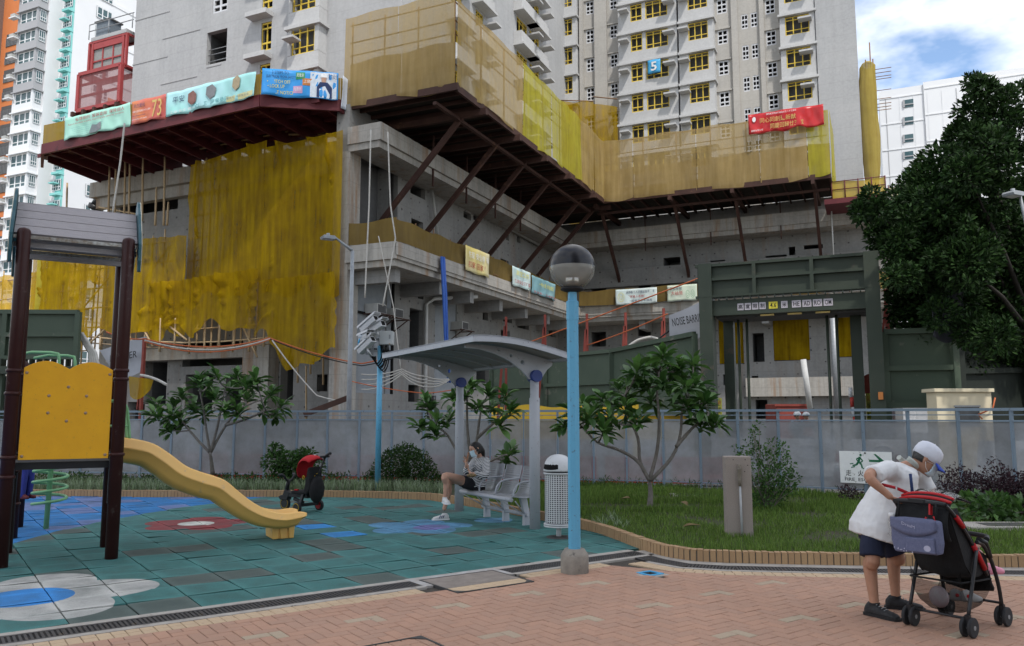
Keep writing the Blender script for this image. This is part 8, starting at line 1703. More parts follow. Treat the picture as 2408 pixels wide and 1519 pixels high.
def mask(P, parent, fwd, s=1.0, m=MAT_MASK):
    b = MB(); b.smooth = True
    def f(u, v):
        a = (u - .5) * 2; z = -.108 + .112 * v; bulge = .118 - .052 * abs(a) ** 2.2 - .012 * abs(v - .6) ** 1.5 - (.020 if v < .2 else 0) * (1 - v / .2)
        pl = .0022 * math.sin(v * 26); return P(a * .066 * (1 - .08 * (1 - v)), bulge + pl, z - .012 * (1 - abs(a)) * (1 - v))
    b.grid(f, 16, 12); o = b.build('face_mask', m, parent, recalc=False, solid=.003)
    b = MB()
    for sg in (-1, 1):
        for z in (-.005, -.09): b.tube([P(sg * .066, .062, z), P(sg * .078, .02, z * .6 - .01), P(sg * .079, -.012, -.012)], .0016, 5)
    b.build('ear_loop', MAT_WPR, o)
def shoe(mb, ankle, d, s=1.0, ground=0.0):
    a = Vector(ankle); d = Vector((d[0], d[1], 0)).normalized(); r = Vector((d.y, -d.x, 0)); g = Vector((a.x, a.y, ground)); up = Vector((0, 0, 1))
    loft(mb, [(g - d * .075 * s + up * .035, r * .026 * s, up * .030), (g - d * .055 * s + up * .045, r * .036 * s, up * .042), (g + up * .050, r * .039 * s, up * .048), (g + d * .06 * s + up * .040, r * .043 * s, up * .038), (g + d * .12 * s + up * .032, r * .046 * s, up * .030), (g + d * .165 * s + up * .027, r * .040 * s, up * .024), (g + d * .19 * s + up * .024, r * .022 * s, up * .016)], 16)
    loft(mb, [(g - d * .03 * s + up * .07, r * .036 * s, d * .045 * s), (a + up * .01, r * .038 * s, d * .046 * s)], 14)
def sole(mb, ankle, d, s=1.0, ground=0.0, h=.022):
    a = Vector(ankle); d = Vector((d[0], d[1], 0)).normalized(); r = Vector((d.y, -d.x, 0)); pts = [(-.085, .02), (-.07, .034), (0, .036), (.08, .045), (.14, .048), (.18, .038), (.2, .016)]; ol = [(x, y) for x, y in pts] + [(x, -y) for x, y in pts[::-1]]
    mb.prism(ol, lambda p, t: Vector((a.x, a.y, ground)) + d * p[0] * s + r * p[1] * s + Vector((0, 0, t)), .001, h)
X, Y_, Zv = Vector((1, 0, 0)), Vector((0, 1, 0)), Vector((0, 0, 1))

# -- man bending over the pram
mn = thing('person', 'person in white T-shirt, navy shorts and white cap with blue peak leaning over a pram', 'person', (3.05, 6.85, 0), 0)
hipN, hipF = atY(2050, 1250, 6.755), atY(2082, 1250, 6.98); knN, knF = atY(2052, 1320, 6.70), atY(2113, 1312, 6.96); anN, anF = Vector((2.93, 6.75, .10)), Vector((3.22, 7.0, .10))
pel = (hipN + hipF) / 2 + Zv * .06; chest = atY(2105, 1140, 6.85); nkb = atY(2136, 1092, 6.83); shN, shF = atY(2086, 1104, 6.60), atY(2158, 1108, 7.05); elN, wrN = atY(2044, 1120, 6.42), atY(2092, 1167, 6.36); elF, wrF = atY(2190, 1165, 6.98), atY(2195, 1195, 6.75)
hc = atY(2176, 1080, 6.82); hf = Vector((.80, -.22, -.56)).normalized(); hu = Vector((.52, -.1, .85)).normalized()
b = MB(); limb(b, [hipN, knN, anN + Zv * .30 + Vector((-.012, .02, 0)), anN], [.066, .058, .056, .038]); limb(b, [hipF, knF, anF + Zv * .30, anF], [.085, .058, .056, .038])
loft(b, [(pel - Zv * .06, X * .10, Y_ * .155), (pel + (chest - pel) * .35, X * .115, Y_ * .15), (pel + (chest - pel) * .75, X * .11, Y_ * .16), (chest + (nkb - chest) * .4, X * .09, Y_ * .16), (nkb, X * .055, Y_ * .06)])
limb(b, [nkb - Vector((.03, 0, .03)), hc + hf * -.035 - hu * .07], [.058, .054]); limb(b, [shN, elN, wrN], [.058, .042, .028]); limb(b, [shF, elF, wrF], [.055, .040, .028])
hd_dir = Vector((.62, -.05, -.55)); hand(b, wrN, hd_dir, Vector((.3, -.85, .35)), Vector((.3, .5, -.8)), .75, 1.02, -1); hand(b, wrF, Vector((.4, -.5, -.6)), Vector((.6, .6, 0)), Vector((-.3, -.4, -.8)), .6, 1.0)
P = head(b, hc, hf, hu, .98); body = fuse(b, 'body', MAT_SKIN, mn, .007, 5)
eyes(P, body); mask(P, body, hf, m=mat('grey_blue_mask', (.45, .56, .62), (.50, .60, .66), scale=8, rough=.8))
b = MB(); fr_ = []
for z, k in ((-.045, .84), (-.01, .96), (.03, .99), (.06, .99), (.09, .90), (.112, .55)): fr_.append((P(0, -.020, z), hf.cross(hu).normalized() * .074 * k, hf * .088 * k))
loft(b, fr_, 20); hair = b.build('hair', mat('greying_hair', (.025, .024, .024), (.07, .068, .066), scale=60, rough=.6, bump=.6, bscale=120), mn)
# cap
MAT_CAP = mat('white_cap_cotton', (.62, .63, .68), (.58, .59, .65), scale=5, rough=.85, bump=.3, bscale=30); MAT_PEAK = mat('royal_blue', (.025, .07, .42), rough=.7)
cu_ = (hu * .97 + hf * .10).normalized(); cr = hf.cross(hu).normalized(); cf = cu_.cross(cr).normalized(); cf = cf if cf.dot(hf) > 0 else -cf; b = MB(); cc = P(0, -.008, .028)
rg = []
for h_, k in ((-.022, 1.02), (.02, 1.06), (.06, 1.02), (.088, .88), (.106, .62), (.115, .32), (.117, .05)): rg.append((cc + cu_ * h_ - cf * .0, cr * .083 * k, cf * .106 * k))
loft(b, rg, 24); cap = b.build('cap', MAT_CAP, mn)
b = MB(); b.grid(lambda u, v: cc + cf * (.088 * (1 - .15 * (2 * u - 1) ** 2) + (.105) * v * (1 - .55 * (2 * u - 1) ** 2)) + cr * ((u - .5) * .165 * (1 - .10 * v)) + cu_ * (.004 - .028 * v - .022 * (2 * u - 1) ** 2), 12, 6); b.build('peak', MAT_PEAK, cap, solid=.004)
b = MB(); b.ball(tuple(cc + cu_ * .116), .008, 8, 5); b.build('button', MAT_CAP, cap)
lgc = cc + cf * .1 + cu_ * .048; b = MB()
for x0, x1, z0, z1 in ((-.012, -.003, -.018, .02), (.012, .022, -.014, .016), (-.003, .012, -.018, -.010), (-.003, .012, .012, .020)): b.poly([cc + cr * (-x) + cf * (.108 - (z + .02) * .35) + cu_ * (.048 + z) for x, z in ((x0, z0), (x1, z0), (x1, z1), (x0, z1))])
b.build('emblem', MAT_PEAK, cap)
# T-shirt
MAT_TEE = mat('white_jersey', (.66, .655, .65), (.60, .595, .60), scale=3, rough=.9, bump=.25, bscale=14); b = MB()
tv = (nkb - pel).normalized(); tn = -tv.cross(Y_).normalized()      # torso axis, front/back axis
hem = pel - Zv * .115 - X * .03
loft(b, [(hem, Vector((.185, 0, -.05)), Y_ * .275), (pel - Zv * .03 - X * .02, Vector((.182, 0, -.05)), Y_ * .27), (pel + tv * .07 - tn * .01, Vector((.172, 0, -.05)), Y_ * .245), (pel + tv * .20 - tn * .015, tn * .16, Y_ * .20), (pel + tv * .34, tn * .150, Y_ * .205), (chest + tv * .05, tn * .135, Y_ * .215), (chest + tv * .13, tn * .105, Y_ * .19), (nkb - tv * .02, tn * .07, Y_ * .09)], 24)
def sleeve(mb, s, e, k, r0, r1): q = s + (e - s) * k; limb(mb, [s - (e - s) * .1, s.lerp(q, .5), q], [r0, r0 * .97, r1], 14, 5, False)
sleeve(b, shN, elN, .80, .072, .078); sleeve(b, shF, elF, .85, .07, .075); limb(b, [shN, chest + tv * .1, shF], [.066, .10, .066])
tee = fuse(b, 't_shirt', MAT_TEE, mn, .011, 2, (.024, .10))
b = MB()
for (u0, v0, u1, v1, yy) in ((2075, 1136, 2104, 1143, 6.50), (2112, 1146, 2140, 1158, 6.52)): b.grid(lambda s, t: (lambda q: q)(atY(u0 + (u1 - u0) * s, v0 + (v1 - v0) * s + 7 * t, yy)), 6, 1)
b.build('red_stripe', mat('red_stripe', (.45, .02, .03), rough=.8), tee, solid=.03)
# shorts
b = MB(); MAT_NAVYS = mat('navy_shorts', (.012, .016, .034), (.018, .022, .045), scale=6, rough=.9, bump=.3, bscale=20)
loft(b, [(pel + Zv * .04, X * .125, Y_ * .19), (pel - Zv * .05, X * .14, Y_ * .20), (pel - Zv * .13, X * .14, Y_ * .20)]); limb(b, [hipN, hipN.lerp(knN, .5), hipN.lerp(knN, .84)], [.080, .094, .100], 16, 5, False); limb(b, [hipF, hipF.lerp(knF, .5), hipF.lerp(knF, .84)], [.074, .094, .100], 16, 5, False); fuse(b, 'shorts', MAT_NAVYS, mn, .011, 4, (.012, .1))
# shoes
MAT_BSH = mat('black_trainer', (.014, .014, .015), (.03, .03, .032), scale=25, rough=.7, bump=.4)
for an, d in ((anN, Vector((.55, -.85, 0))), (anF, Vector((.95, -.3, 0)))):
    b = MB(); shoe(b, an, d, 1.08); so_ = fuse(b, 'shoe', MAT_BSH, mn, .009, 3); b = MB(); sole(b, an, d, 1.1); b.build('sole', MAT_BLK, so_); b = MB(); d = d.normalized(); r = Vector((d.y, -d.x, 0))
    for k in range(5): c_ = Vector((an.x, an.y, .098 - .011 * k)) + d * (.035 + .022 * k); b.tube([c_ - r * .028, c_ + Zv * .005, c_ + r * .028], .004, 5)
    b.build('lace', MAT_GREYB, so_)
# neck fan
b = MB(); nc = nkb + Vector((.01, 0, .0)); pts = [nc + Vector((.068 * math.cos(t) * .9, .085 * math.sin(t), -.05 * math.cos(t) + .01)) for t in [R(a) for a in range(-120, 121, 15)]]; b.tube([p + Vector((-.02, 0, .02)) for p in pts], .022, 10); b.build('neck_fan', mat('sage_plastic', (.42, .44, .40), rough=.5), mn)
a0 = atY(2141, 1120, 6.50); b = MB(); b.tube([a0 + Vector((0, 0, .02)), a0 + Vector((.005, -.01, -.16))], .012, 8); b.build('lanyard', MAT_NPR, mn)

# -- pram
ph_ = math.atan2(.59, .8); PR = Frame(3.21, 6.29, ph_); pm = thing('pram', 'black folding pram with red trim, blue bag on its back and a mesh basket', 'pram', (3.21, 6.29, 0), ph_)
MAT_TUBE = mat('black_tube', (.018, .018, .02), (.026, .026, .028), rough=.35); MAT_REDT = mat('red_trim', (.45, .012, .016), (.38, .01, .014), rough=.5)
def pwheel(x, y):
    for dy in (-.028, .028):
        b = MB(PR); b.tube([(x, y + dy - .013, .072), (x, y + dy - .008, .072), (x, y + dy + .008, .072), (x, y + dy + .013, .072)], [.066, .072, .072, .066], 24); o = b.build('wheel', MAT_TYRE, pm); b = MB(PR)
        for k in range(5): an = k * 1.2566; b.bar((x + .012 * math.cos(an), y + dy, .072 + .012 * math.sin(an)), (x + .052 * math.cos(an), y + dy, .072 + .052 * math.sin(an)), .03, .014, (0, 1, 0))
        b.tube([(x, y + dy - .016, .072), (x, y + dy + .016, .072)], .016, 12); b.build('spokes', MAT_GREYB, o)
    b = MB(PR); b.tube([(x, y - .02, .072), (x, y + .02, .072)], .012, 8); b.bar((x, y, .072), (x - .01, y, .16), .03, .035); b.build('caster_fork', MAT_TUBE, pm)
for x in (0, .56):
    for y in (-.215, .215): pwheel(x, y)
for s in (-1, 1):
    y = .215 * s
    MB(PR).tube(smoothpath([(-.0, y, .15), (.10, y, .38), (.20, y, .62)], 4), .014, 8).build('rear_leg', MAT_TUBE, pm)
    MB(PR).tube(smoothpath([(.55, y, .15), (.51, y, .32), (.42, y, .50), (.30, y, .63), (.20, y, .66)], 5), .015, 8).build('front_leg', MAT_TUBE, pm)
    MB(PR).tube(smoothpath([(.36, y * .95, .40), (.20, y * .95, .60), (.02, y * .95, .78), (-.12, y * .93, .90), (-.19, y * .88, .955)], 5), .013, 8).build('push_tube', MAT_TUBE, pm)
    MB(PR).tube([(.32, y * .97, .45), (.16, y * .97, .645)], .019, 8).build('red_sleeve', MAT_REDT, pm); MB(PR).tube([(.02, y * .97, .785), (-.08, y * .96, .868)], .018, 8).build('red_sleeve', MAT_REDT, pm)
    MB(PR).tube([(.40, y, .53), (.34, y, .645), (.24, y, .675)], .022, 8).build('armrest', MAT_BLK, pm)
    MB(PR).tube([(.18, y, .60), (.02, y, .17)], .010, 6).build('side_strut', MAT_TUBE, pm)
MB(PR).tube(smoothpath([(-.19, -.19, .955), (-.215, -.13, .965), (-.22, 0, .968), (-.215, .13, .965), (-.19, .19, .955)], 5), .019, 10).build('handle', MAT_BLK, pm)
MB(PR).bar((-.222, -.06, .975), (-.222, .06, .975), .045, .028).build('handle_lever', MAT_BLK, pm)
for x, z in ((.0, .13), (.55, .17)): MB(PR).tube([(x, -.2, z), (x, .2, z)], .010, 8).build('cross_bar', MAT_TUBE, pm)
MB(PR).tube(smoothpath([(.40, -.2, .66), (.50, -.15, .67), (.53, 0, .675), (.50, .15, .67), (.40, .2, .66)], 5), .02, 8).build('bumper_bar', MAT_BLK, pm)
b = MB(PR)           # seat shell: reclined back, seat, footrest
bk = smoothpath([(-.13, 0, .90), (-.05, 0, .74), (.04, 0, .58), (.10, 0, .46), (.16, 0, .42), (.28, 0, .41), (.42, 0, .43), (.48, 0, .32), (.52, 0, .27)], 4)
for y0, y1, dz in ((-.18, .18, 0),):
    b.smooth = True; I = [(b.pt((p.x, y0, p.z)), b.pt((p.x, 0, p.z - .03)), b.pt((p.x, y1, p.z))) for p in bk]
    for A, B in zip(I, I[1:]): b.face((A[0], B[0], B[1], A[1])); b.face((A[1], B[1], B[2], A[2]))
sh_ = b.build('seat', MAT_BLKF, pm, solid=.03)
for s in (-1, 1): MB(PR).prism([(-.14, .90), (-.02, .92), (.14, .74), (.26, .60), (.40, .54), (.42, .42), (.16, .40), (.06, .50)], lambda p, t: (p[0], t, p[1]), s * .185 - .006, s * .185 + .006).build('side_panel', MAT_BLKF, pm)
b = MB(PR)           # canopy: black back half
def cano(a0, a1, r0, r1): 
    return lambda u, v: (lambda an, y: (.0 + .02 + (r0 + (r1 - r0) * u) * -math.cos(an) * (1 - .10 * abs(y) ** 3), y * .195, .80 + (r0 + (r1 - r0) * u) * math.sin(an) * (1 - .16 * abs(y) ** 2.5)))(a0 + (a1 - a0) * u, 2 * v - 1)
b.grid(cano(R(-35), R(65), .22, .24), 10, 10); b.build('canopy', MAT_BLKF, pm, solid=.01)
b = MB(PR); b.grid(cano(R(66), R(140), .24, .25), 10, 10)
m, N, Lk = newmat('clear_vinyl'); out = N('ShaderNodeOutputMaterial'); g_ = N('ShaderNodeBsdfGlossy', i_Roughness=.12); t_ = N('ShaderNodeBsdfTransparent'); nb = N('ShaderNodeTexNoise', i_Scale=14.0, i_Detail=3.0); bp = N('ShaderNodeBump', i_Strength=1.0, i_Distance=.03); Lk(nb.outputs[0], bp.inputs['Height']); Lk(bp.outputs[0], g_.inputs['Normal']); mx_ = N('ShaderNodeMixShader'); mx_.inputs[0].default_value = .30; Lk(t_.outputs[0], mx_.inputs[1]); Lk(g_.outputs[0], mx_.inputs[2]); Lk(mx_.outputs[0], out.inputs[0]); MAT_VIN = m
b.build('rain_visor', MAT_VIN, pm)
cf_ = cano(R(-35), R(140), .22, .25)
for u in (.575, .98): MB(PR).tube([Vector(cf_(u, v / 16)) + Vector((0, 0, .006)) for v in range(17)], .013 if u < .9 else .009, 8).build('canopy_rib', MAT_REDT if u < .9 else MAT_BLKF, pm)
MB(PR).tube([Vector(cf_(.50, v / 16)) + Vector((0, 0, .008)) for v in range(17)], .014, 8).build('canopy_rib', MAT_REDT, pm)
for v in (.25, .75): MB(PR).tube([Vector(cf_(.58 + .04 * k, v)) + Vector((0, 0, .004)) for k in range(11)], .006, 6).build('visor_band', MAT_BLKF, pm)
hk = MB(PR); hk.bar((-.225, -.10, .96), (-.235, -.10, .88), .035, .012); hk.tube([(-.24, -.10 + .035 * math.cos(R(a)), .845 + .035 * math.sin(R(a))) for a in range(130, 400, 20)], .007, 6); hk.build('bag_hook', MAT_REDT, pm)
MAT_BAG = mat('blue_grey_bag', (.11, .12, .20), (.14, .15, .235), scale=60, rough=.9, bump=.2, bscale=100)
bg = thing('pram_bag', 'blue-grey changing bag with a flap and stars hung on the pram handle', 'bag', tuple(PR((-.25, 0, .6))), ph_); b = MB(PR)
bpl = [(-.165, .60), (.165, .59), (.185, .68), (.175, .84), (.10, .85), (-.10, .85), (-.175, .84), (-.18, .68)]
b.prism(bpl, lambda p, t: (t - .05 * (p[1] - .6), p[0], p[1]), -.285, -.195); bo = b.build('body', MAT_BAG, bg, bevel=.018)
b = MB(PR); b.grid(lambda u, v: (-.302 - .004 * math.sin(3.14 * u), -.172 + .344 * u, .85 - (.125 - .05 * (2 * u - 1) ** 2) * v), 12, 4); b.build('flap', MAT_BAG, bo, solid=.006)
b = MB(PR); b.prism([(-.15, .61), (.06, .61), (.06, .71), (-.15, .72)], lambda p, t: (t - .04 * (p[1] - .6), p[0], p[1]), -.308, -.284); b.build('pocket', MAT_BAG, bo, bevel=.008)
MAT_PRN = mat('lilac_print', (.45, .44, .56), rough=.7); b = MB(PR); b.poly([(-.311, -.10 + .026 * math.cos(k * .5236), .645 + .022 * math.sin(k * .5236)) for k in range(12)]); b.build('badge', MAT_PRN, bo); b = MB(PR)
for k in range(9): y, z = random.uniform(-.02, .15), random.uniform(.60, .64); b.poly([(-.3105, y + .005 * math.cos(j * 1.2566), z + .005 * math.sin(j * 1.2566)) for j in range(5)])
tag(b.build('star_print', MAT_PRN, bo), kind='stuff'); rp_ = PR((-.316, .03, .80)); b = MB(PR); put_text('DreaM', .10, .022, tuple(rp_), tuple(PR((0, -1, -.25)) - PR((0, 0, 0))), MAT_PRN, bg)
for y in (-.14, .14): MB(PR).tube([(-.24, y, .85), (-.225, y, .965)], .009, 6).build('strap', MAT_BLKF, bg)
bw = thing('water_bottle', 'clear bottle in the side pocket of the pram by the hand', 'bottle', tuple(PR((-.2, .215, .70))), 0); b = MB(PR); b.lathe([(.03, .69), (.034, .70), (.034, .80), (.028, .82), (.022, .83)], (-.20, .215), 14); b.build('body', MAT_VIN, bw); b = MB(PR); b.lathe([(.024, .83), (.024, .86), (.02, .865)], (-.20, .215), 14); b.build('cap', MAT_WPR, bw)
# basket with things in it
m = netmat('basket_mesh', (.012, .012, .012), (.02, .02, .02), .58, .05); b = MB(PR); bs_ = smoothpath([(-.02, 0, .36), (-.01, 0, .24), (.05, 0, .15), (.18, 0, .12), (.34, 0, .13), (.43, 0, .20), (.45, 0, .33)], 4); b.smooth = True; I = []
for p in bs_: I.append([b.pt((p.x, y, p.z + .10 * (abs(y) / .19) ** 4)) for y in (-.19, -.16, -.09, 0, .09, .16, .19)])
for A, B in zip(I, I[1:]):
    for j in range(6): b.face((A[j], B[j], B[j + 1], A[j + 1]))
bk_o = b.build('basket', m, pm, recalc=False); MB(PR).tube([(-.02, -.19, .38), (-.02, .19, .38), (.45, .19, .36), (.45, -.19, .36)], .008, 6, closed=True).build('basket_rim', MAT_BLKF, bk_o)
t = thing('plastic_bag', 'white and pink plastic bag lying in the pram basket', 'bag', tuple(PR((.10, 0, .2))), ph_); b = MB(PR); b.ball((.08, .03, .235), .065, 14, 10, (.6, 1.15, 1.25)); o = b.build('bag', mat('milky_plastic', (.66, .62, .64), (.60, .40, .43), scale=7, rough=.35), t)
for k, y in enumerate((-.02, -.09)):
    t = thing('toddler_shoe', ('grey and red toddler shoe in the basket, by the plastic bag', 'grey and red toddler shoe in the basket, towards the front')[k], 'shoe', tuple(PR((.25, y, .2))), ph_); b = MB(); c_ = PR((.24 + .03 * k, y, .19)); shoe(b, c_ + Zv * .06, PR((.6, -.8, 0)) - PR((0, 0, 0)), .55, c_.z); fuse(b, 'upper', mat('grey_canvas', (.35, .34, .33), rough=.8) if k == 0 else bpy.data.materials['grey_canvas'], t, .006, 3); b = MB(PR); b.ball((.22 + .03 * k, y - .02, .24), .014, 8, 6); b.build('patch', MAT_REDT, t)
# child in the seat: body, legs and pink clogs
ch = thing('person', 'small child sitting in the pram, an arm and pink clogs showing', 'person', tuple(PR((.2, 0, .45))), ph_); V = lambda x, y, z: PR((x + .075, y * .9, z + .01))
b = MB(); loft(b, [(V(.16, 0, .47), (PR((.075, 0, 0)) - PR((0, 0, 0))), (PR((0, .085, 0)) - PR((0, 0, 0)))), (V(.11, 0, .57), (PR((.07, 0, .03)) - PR((0, 0, 0))), (PR((0, .085, 0)) - PR((0, 0, 0)))), (V(.07, 0, .66), (PR((.06, 0, .03)) - PR((0, 0, 0))), (PR((0, .08, 0)) - PR((0, 0, 0)))), (V(.05, 0, .71), (PR((.03, 0, 0)) - PR((0, 0, 0))), (PR((0, .035, 0)) - PR((0, 0, 0))))])
limb(b, [V(.05, 0, .70), V(.06, 0, .74)], [.032, .032]); Pc = head(b, V(.07, 0, .81), PR((.9, 0, .1)) - PR((0, 0, 0)), PR((-.2, 0, 1)) - PR((0, 0, 0)), .72)
for s in (-1, 1): limb(b, [V(.16, s * .05, .48), V(.40, s * .09, .53), V(.54, s * .09, .41)], [.045, .038, .027]); limb(b, [V(.07, s * .09, .66), V(.17, s * .17, .56), V(.31, s * .16, .60)], [.030, .026, .019])
hand(b, V(.31, .16, .60), PR((1, 0, .1)) - PR((0, 0, 0)), PR((0, 1, 0)) - PR((0, 0, 0)), -Zv, .6, .5); hand(b, V(.31, -.16, .60), PR((1, 0, .1)) - PR((0, 0, 0)), PR((0, 1, 0)) - PR((0, 0, 0)), -Zv, .6, .5)
cb_ = fuse(b, 'body', MAT_SKIN2, ch, .007, 4); b = MB(); loft(b, [(V(.16, 0, .45), (PR((.09, 0, 0)) - PR((0, 0, 0))), (PR((0, .10, 0)) - PR((0, 0, 0)))), (V(.11, 0, .57), (PR((.085, 0, .03)) - PR((0, 0, 0))), (PR((0, .10, 0)) - PR((0, 0, 0)))), (V(.07, 0, .68), (PR((.07, 0, .03)) - PR((0, 0, 0))), (PR((0, .095, 0)) - PR((0, 0, 0))))]); 
for s in (-1, 1): limb(b, [V(.16, s * .05, .48), V(.38, s * .09, .525)], [.055, .05])
fuse(b, 'clothes', mat('pale_pink_cotton', (.60, .36, .44), rough=.9), ch, .009, 3); b = MB(); b.ball(tuple(V(.05, 0, .835)), .075, 14, 10); b.build('hair', MAT_HAIR, ch)
MAT_CLOG = mat('pink_clog', (.70, .28, .38), (.66, .25, .35), rough=.5)
for s in (-1, 1):
    q = V(.57 + .03 * (s < 0), s * .09, .335); b = MB(); shoe(b, q + Zv * .05, PR((.9, s * .1 - .3, 0)) - PR((0, 0, 0)), .72, q.z); fuse(b, 'clog', MAT_CLOG, ch, .006, 3)

# -- woman on the bench
wm = thing('person', 'person in a striped top and black shorts sitting cross-legged on the bench with a phone', 'person', (-.5, 13.1, 0), 0); HY = 13.08
hp = atY(1119, 1140, HY); fwd = Vector((Bf.x, Bf.y, 0)); lat = Vector((-fwd.y, fwd.x, 0)); lat = lat if lat.y < 0 else -lat      # lat towards the viewer
hp.z = .52; nb_ = atY(1131, 1078, HY + .02); ch_ = hp.lerp(nb_, .62) - fwd * .01; hc = atY(1117.5, 1056, HY - .06); hf = Vector((-.78, -.50, -.36)).normalized(); hu = Vector((-.34, -.05, .93)).normalized()
hN, hF_ = hp + lat * .09, hp - lat * .09; knU = atY(1050, 1119, HY - .42); anU = atY(1046.5, 1170, HY - .40); knL = atY(1062, 1130, HY - .18); anL = atY(1045, 1196, HY - .22)
sN, sF = nb_ + lat * .165 - Zv * .035, nb_ - lat * .155 - Zv * .03; eN, wN = atY(1141, 1117, HY - .30), atY(1106, 1113, HY - .42); eF, wF = atY(1098, 1108, HY - .26), atY(1097, 1092, HY - .42)
b = MB(); limb(b, [hF_, knU, anU + (knU - anU) * .6 + fwd * -.01, anU], [.085, .058, .050, .034]); limb(b, [hN, knL, anL + (knL - anL) * .6, anL], [.085, .056, .050, .034])
loft(b, [(hp - Zv * .06, fwd * .11, lat * .165), (hp + Zv * .08, fwd * .10, lat * .14), (ch_, fwd * .10, lat * .14), (nb_ - Zv * .05, fwd * .07, lat * .13), (nb_, fwd * .045, lat * .05)]); limb(b, [nb_ - Zv * .03, hc - hu * .07 - hf * .03], [.046, .043])
limb(b, [sN, eN, wN], [.045, .036, .023]); limb(b, [sF, eF, wF], [.045, .036, .023]); hand(b, wN, wF - wN + Zv * -.02, Zv, -fwd, .5, .85, 1); hand(b, wF, Vector((-.15, -.1, .95)), lat, fwd * .8 + lat * .3, .75, .9, 1)
P = head(b, hc, hf, hu, .92); body = fuse(b, 'body', MAT_SKIN2, wm, .007, 5); eyes(P, body, .9); mask(P, body, hf)
b = MB(); fr_ = []
for z, k in ((-.10, .70), (-.05, .98), (0, 1.05), (.04, 1.08), (.08, 1.0), (.108, .7), (.122, .25)): fr_.append((P(0, -.030 if z < .06 else -.015, z), hf.cross(hu).normalized() * .076 * k * .95, hf * .084 * k))
loft(b, fr_, 20); limb(b, [P(0, -.07, .02), P(0, -.10, -.08), atY(1133, 1080, HY + .10), atY(1139, 1096, HY + .09)], [.06, .055, .05, .02]); limb(b, [P(.05, .03, .085), P(.07, .02, .03), P(.074, -.02, -.06)], [.02, .018, .014]); limb(b, [P(-.05, .03, .085), P(-.07, .02, .03), P(-.074, -.02, -.06)], [.02, .018, .014]); fuse(b, 'hair', MAT_HAIR, wm, .008, 3)
def stripemat():
    m, N, Lk = newmat('striped_jersey'); out = N('ShaderNodeOutputMaterial'); b = N('ShaderNodeBsdfPrincipled', i_Roughness=.9); Lk(b.outputs[0], out.inputs[0]); v = N('ShaderNodeTexCoord').outputs['Object']; mp = N('ShaderNodeMapping'); mp.inputs['Rotation'].default_value = (.35, .30, 0); Lk(v, mp.inputs[0]); sx = N('ShaderNodeSeparateXYZ'); Lk(mp.outputs[0], sx.inputs[0])
    f = math_(N, Lk, 'FRACT', math_(N, Lk, 'MULTIPLY', sx.outputs[2], 42.0)); Lk(mixc(N, Lk, math_(N, Lk, 'GREATER_THAN', f, .52), (.60, .60, .60), (.018, .018, .024)), b.inputs['Base Color']); return m
b = MB(); loft(b, [(hp - Zv * .02 + fwd * .01, fwd * .15, lat * .20), (hp + Zv * .08, fwd * .145, lat * .18), (ch_ - Zv * .03, fwd * .13, lat * .17), (ch_ + (nb_ - ch_) * .55, fwd * .11, lat * .17), (nb_ - Zv * .03, fwd * .06, lat * .09)], 22); limb(b, [sN, eN, eN.lerp(wN, .75)], [.066, .058, .045], 14, 5, False); limb(b, [sF, eF, eF.lerp(wF, .7)], [.064, .056, .043], 14, 5, False); limb(b, [sN, ch_ + (nb_ - ch_) * .7, sF], [.062, .09, .06]); fuse(b, 'striped_top', stripemat(), wm, .010, 4, (.012, .09))
b = MB(); MAT_BSHO = mat('black_shorts', (.010, .010, .011), (.016, .016, .018), scale=6, rough=.9); loft(b, [(hp - Zv * .075, fwd * .13, lat * .19), (hp + Zv * .03, fwd * .13, lat * .18)]); limb(b, [hF_, hF_.lerp(knU, .45)], [.102, .092], 14, 5, False); limb(b, [hN, hN.lerp(knL, .55)], [.102, .092], 14, 5, False); fuse(b, 'shorts', MAT_BSHO, wm, .010, 4)
fl = Vector((-.95, -.25, 0)); b = MB(); shoe(b, Vector((anL.x, anL.y, .09)), fl, .95); s1 = fuse(b, 'shoe', MAT_WSHOE, wm, .008, 3); b = MB(); sole(b, anL, fl, .97); b.build('sole', MAT_WPR, s1); b = MB(); r = Vector((fl.y, -fl.x, 0)).normalized()
for k in range(3): c_ = Vector((anL.x, anL.y, 0)) + fl.normalized() * (.03 + .028 * k); b.bar(c_ - r * .044 * (1 if r.y > 0 else -1) + Zv * .03, c_ - r * .038 * (1 if r.y > 0 else -1) - fl * .02 + Zv * .075, .012, .006)
b.build('side_stripe', MAT_NPR, s1)
b = MB(); q = Vector((anU.x, anU.y, anU.z - .09)); shoe(b, Vector((anU.x, anU.y, anU.z)), Vector((.35, -.9, 0)), .95, q.z); s2 = fuse(b, 'shoe', MAT_WSHOE, wm, .008, 3); b = MB(); sole(b, q, Vector((.35, -.9, 0)), .97, q.z); b.build('sole', MAT_WPR, s2)
phn = thing('mobile_phone', 'phone in a tan case held up by the person on the bench', 'phone', tuple(wF + Zv * .08), 0); b = MB(); c_ = wF + Vector((.02, -.03, .115)); ux = (lat * .6 + fwd * .55).normalized(); uz = Vector((.2, 0, .98)).normalized(); n_ = ux.cross(uz).normalized(); b.prism([(-.038, -.075), (.038, -.075), (.038, .075), (-.038, .075)], lambda p, t: c_ + ux * p[0] + uz * p[1] + n_ * t, -.005, .005); b.build('case', mat('tan_leather', (.36, .17, .09), rough=.6), phn, bevel=.004); b = MB(); b.tube([c_ + ux * .022 + uz * .06 + n_ * .005, c_ + ux * .022 + uz * .06 + n_ * .008], .008, 10); b.tube([c_ + ux * .022 + uz * .06 - n_ * .008, c_ + ux * .022 + uz * .06 - n_ * .005], .008, 10); b.build('camera_lens', MAT_HOLE, phn)
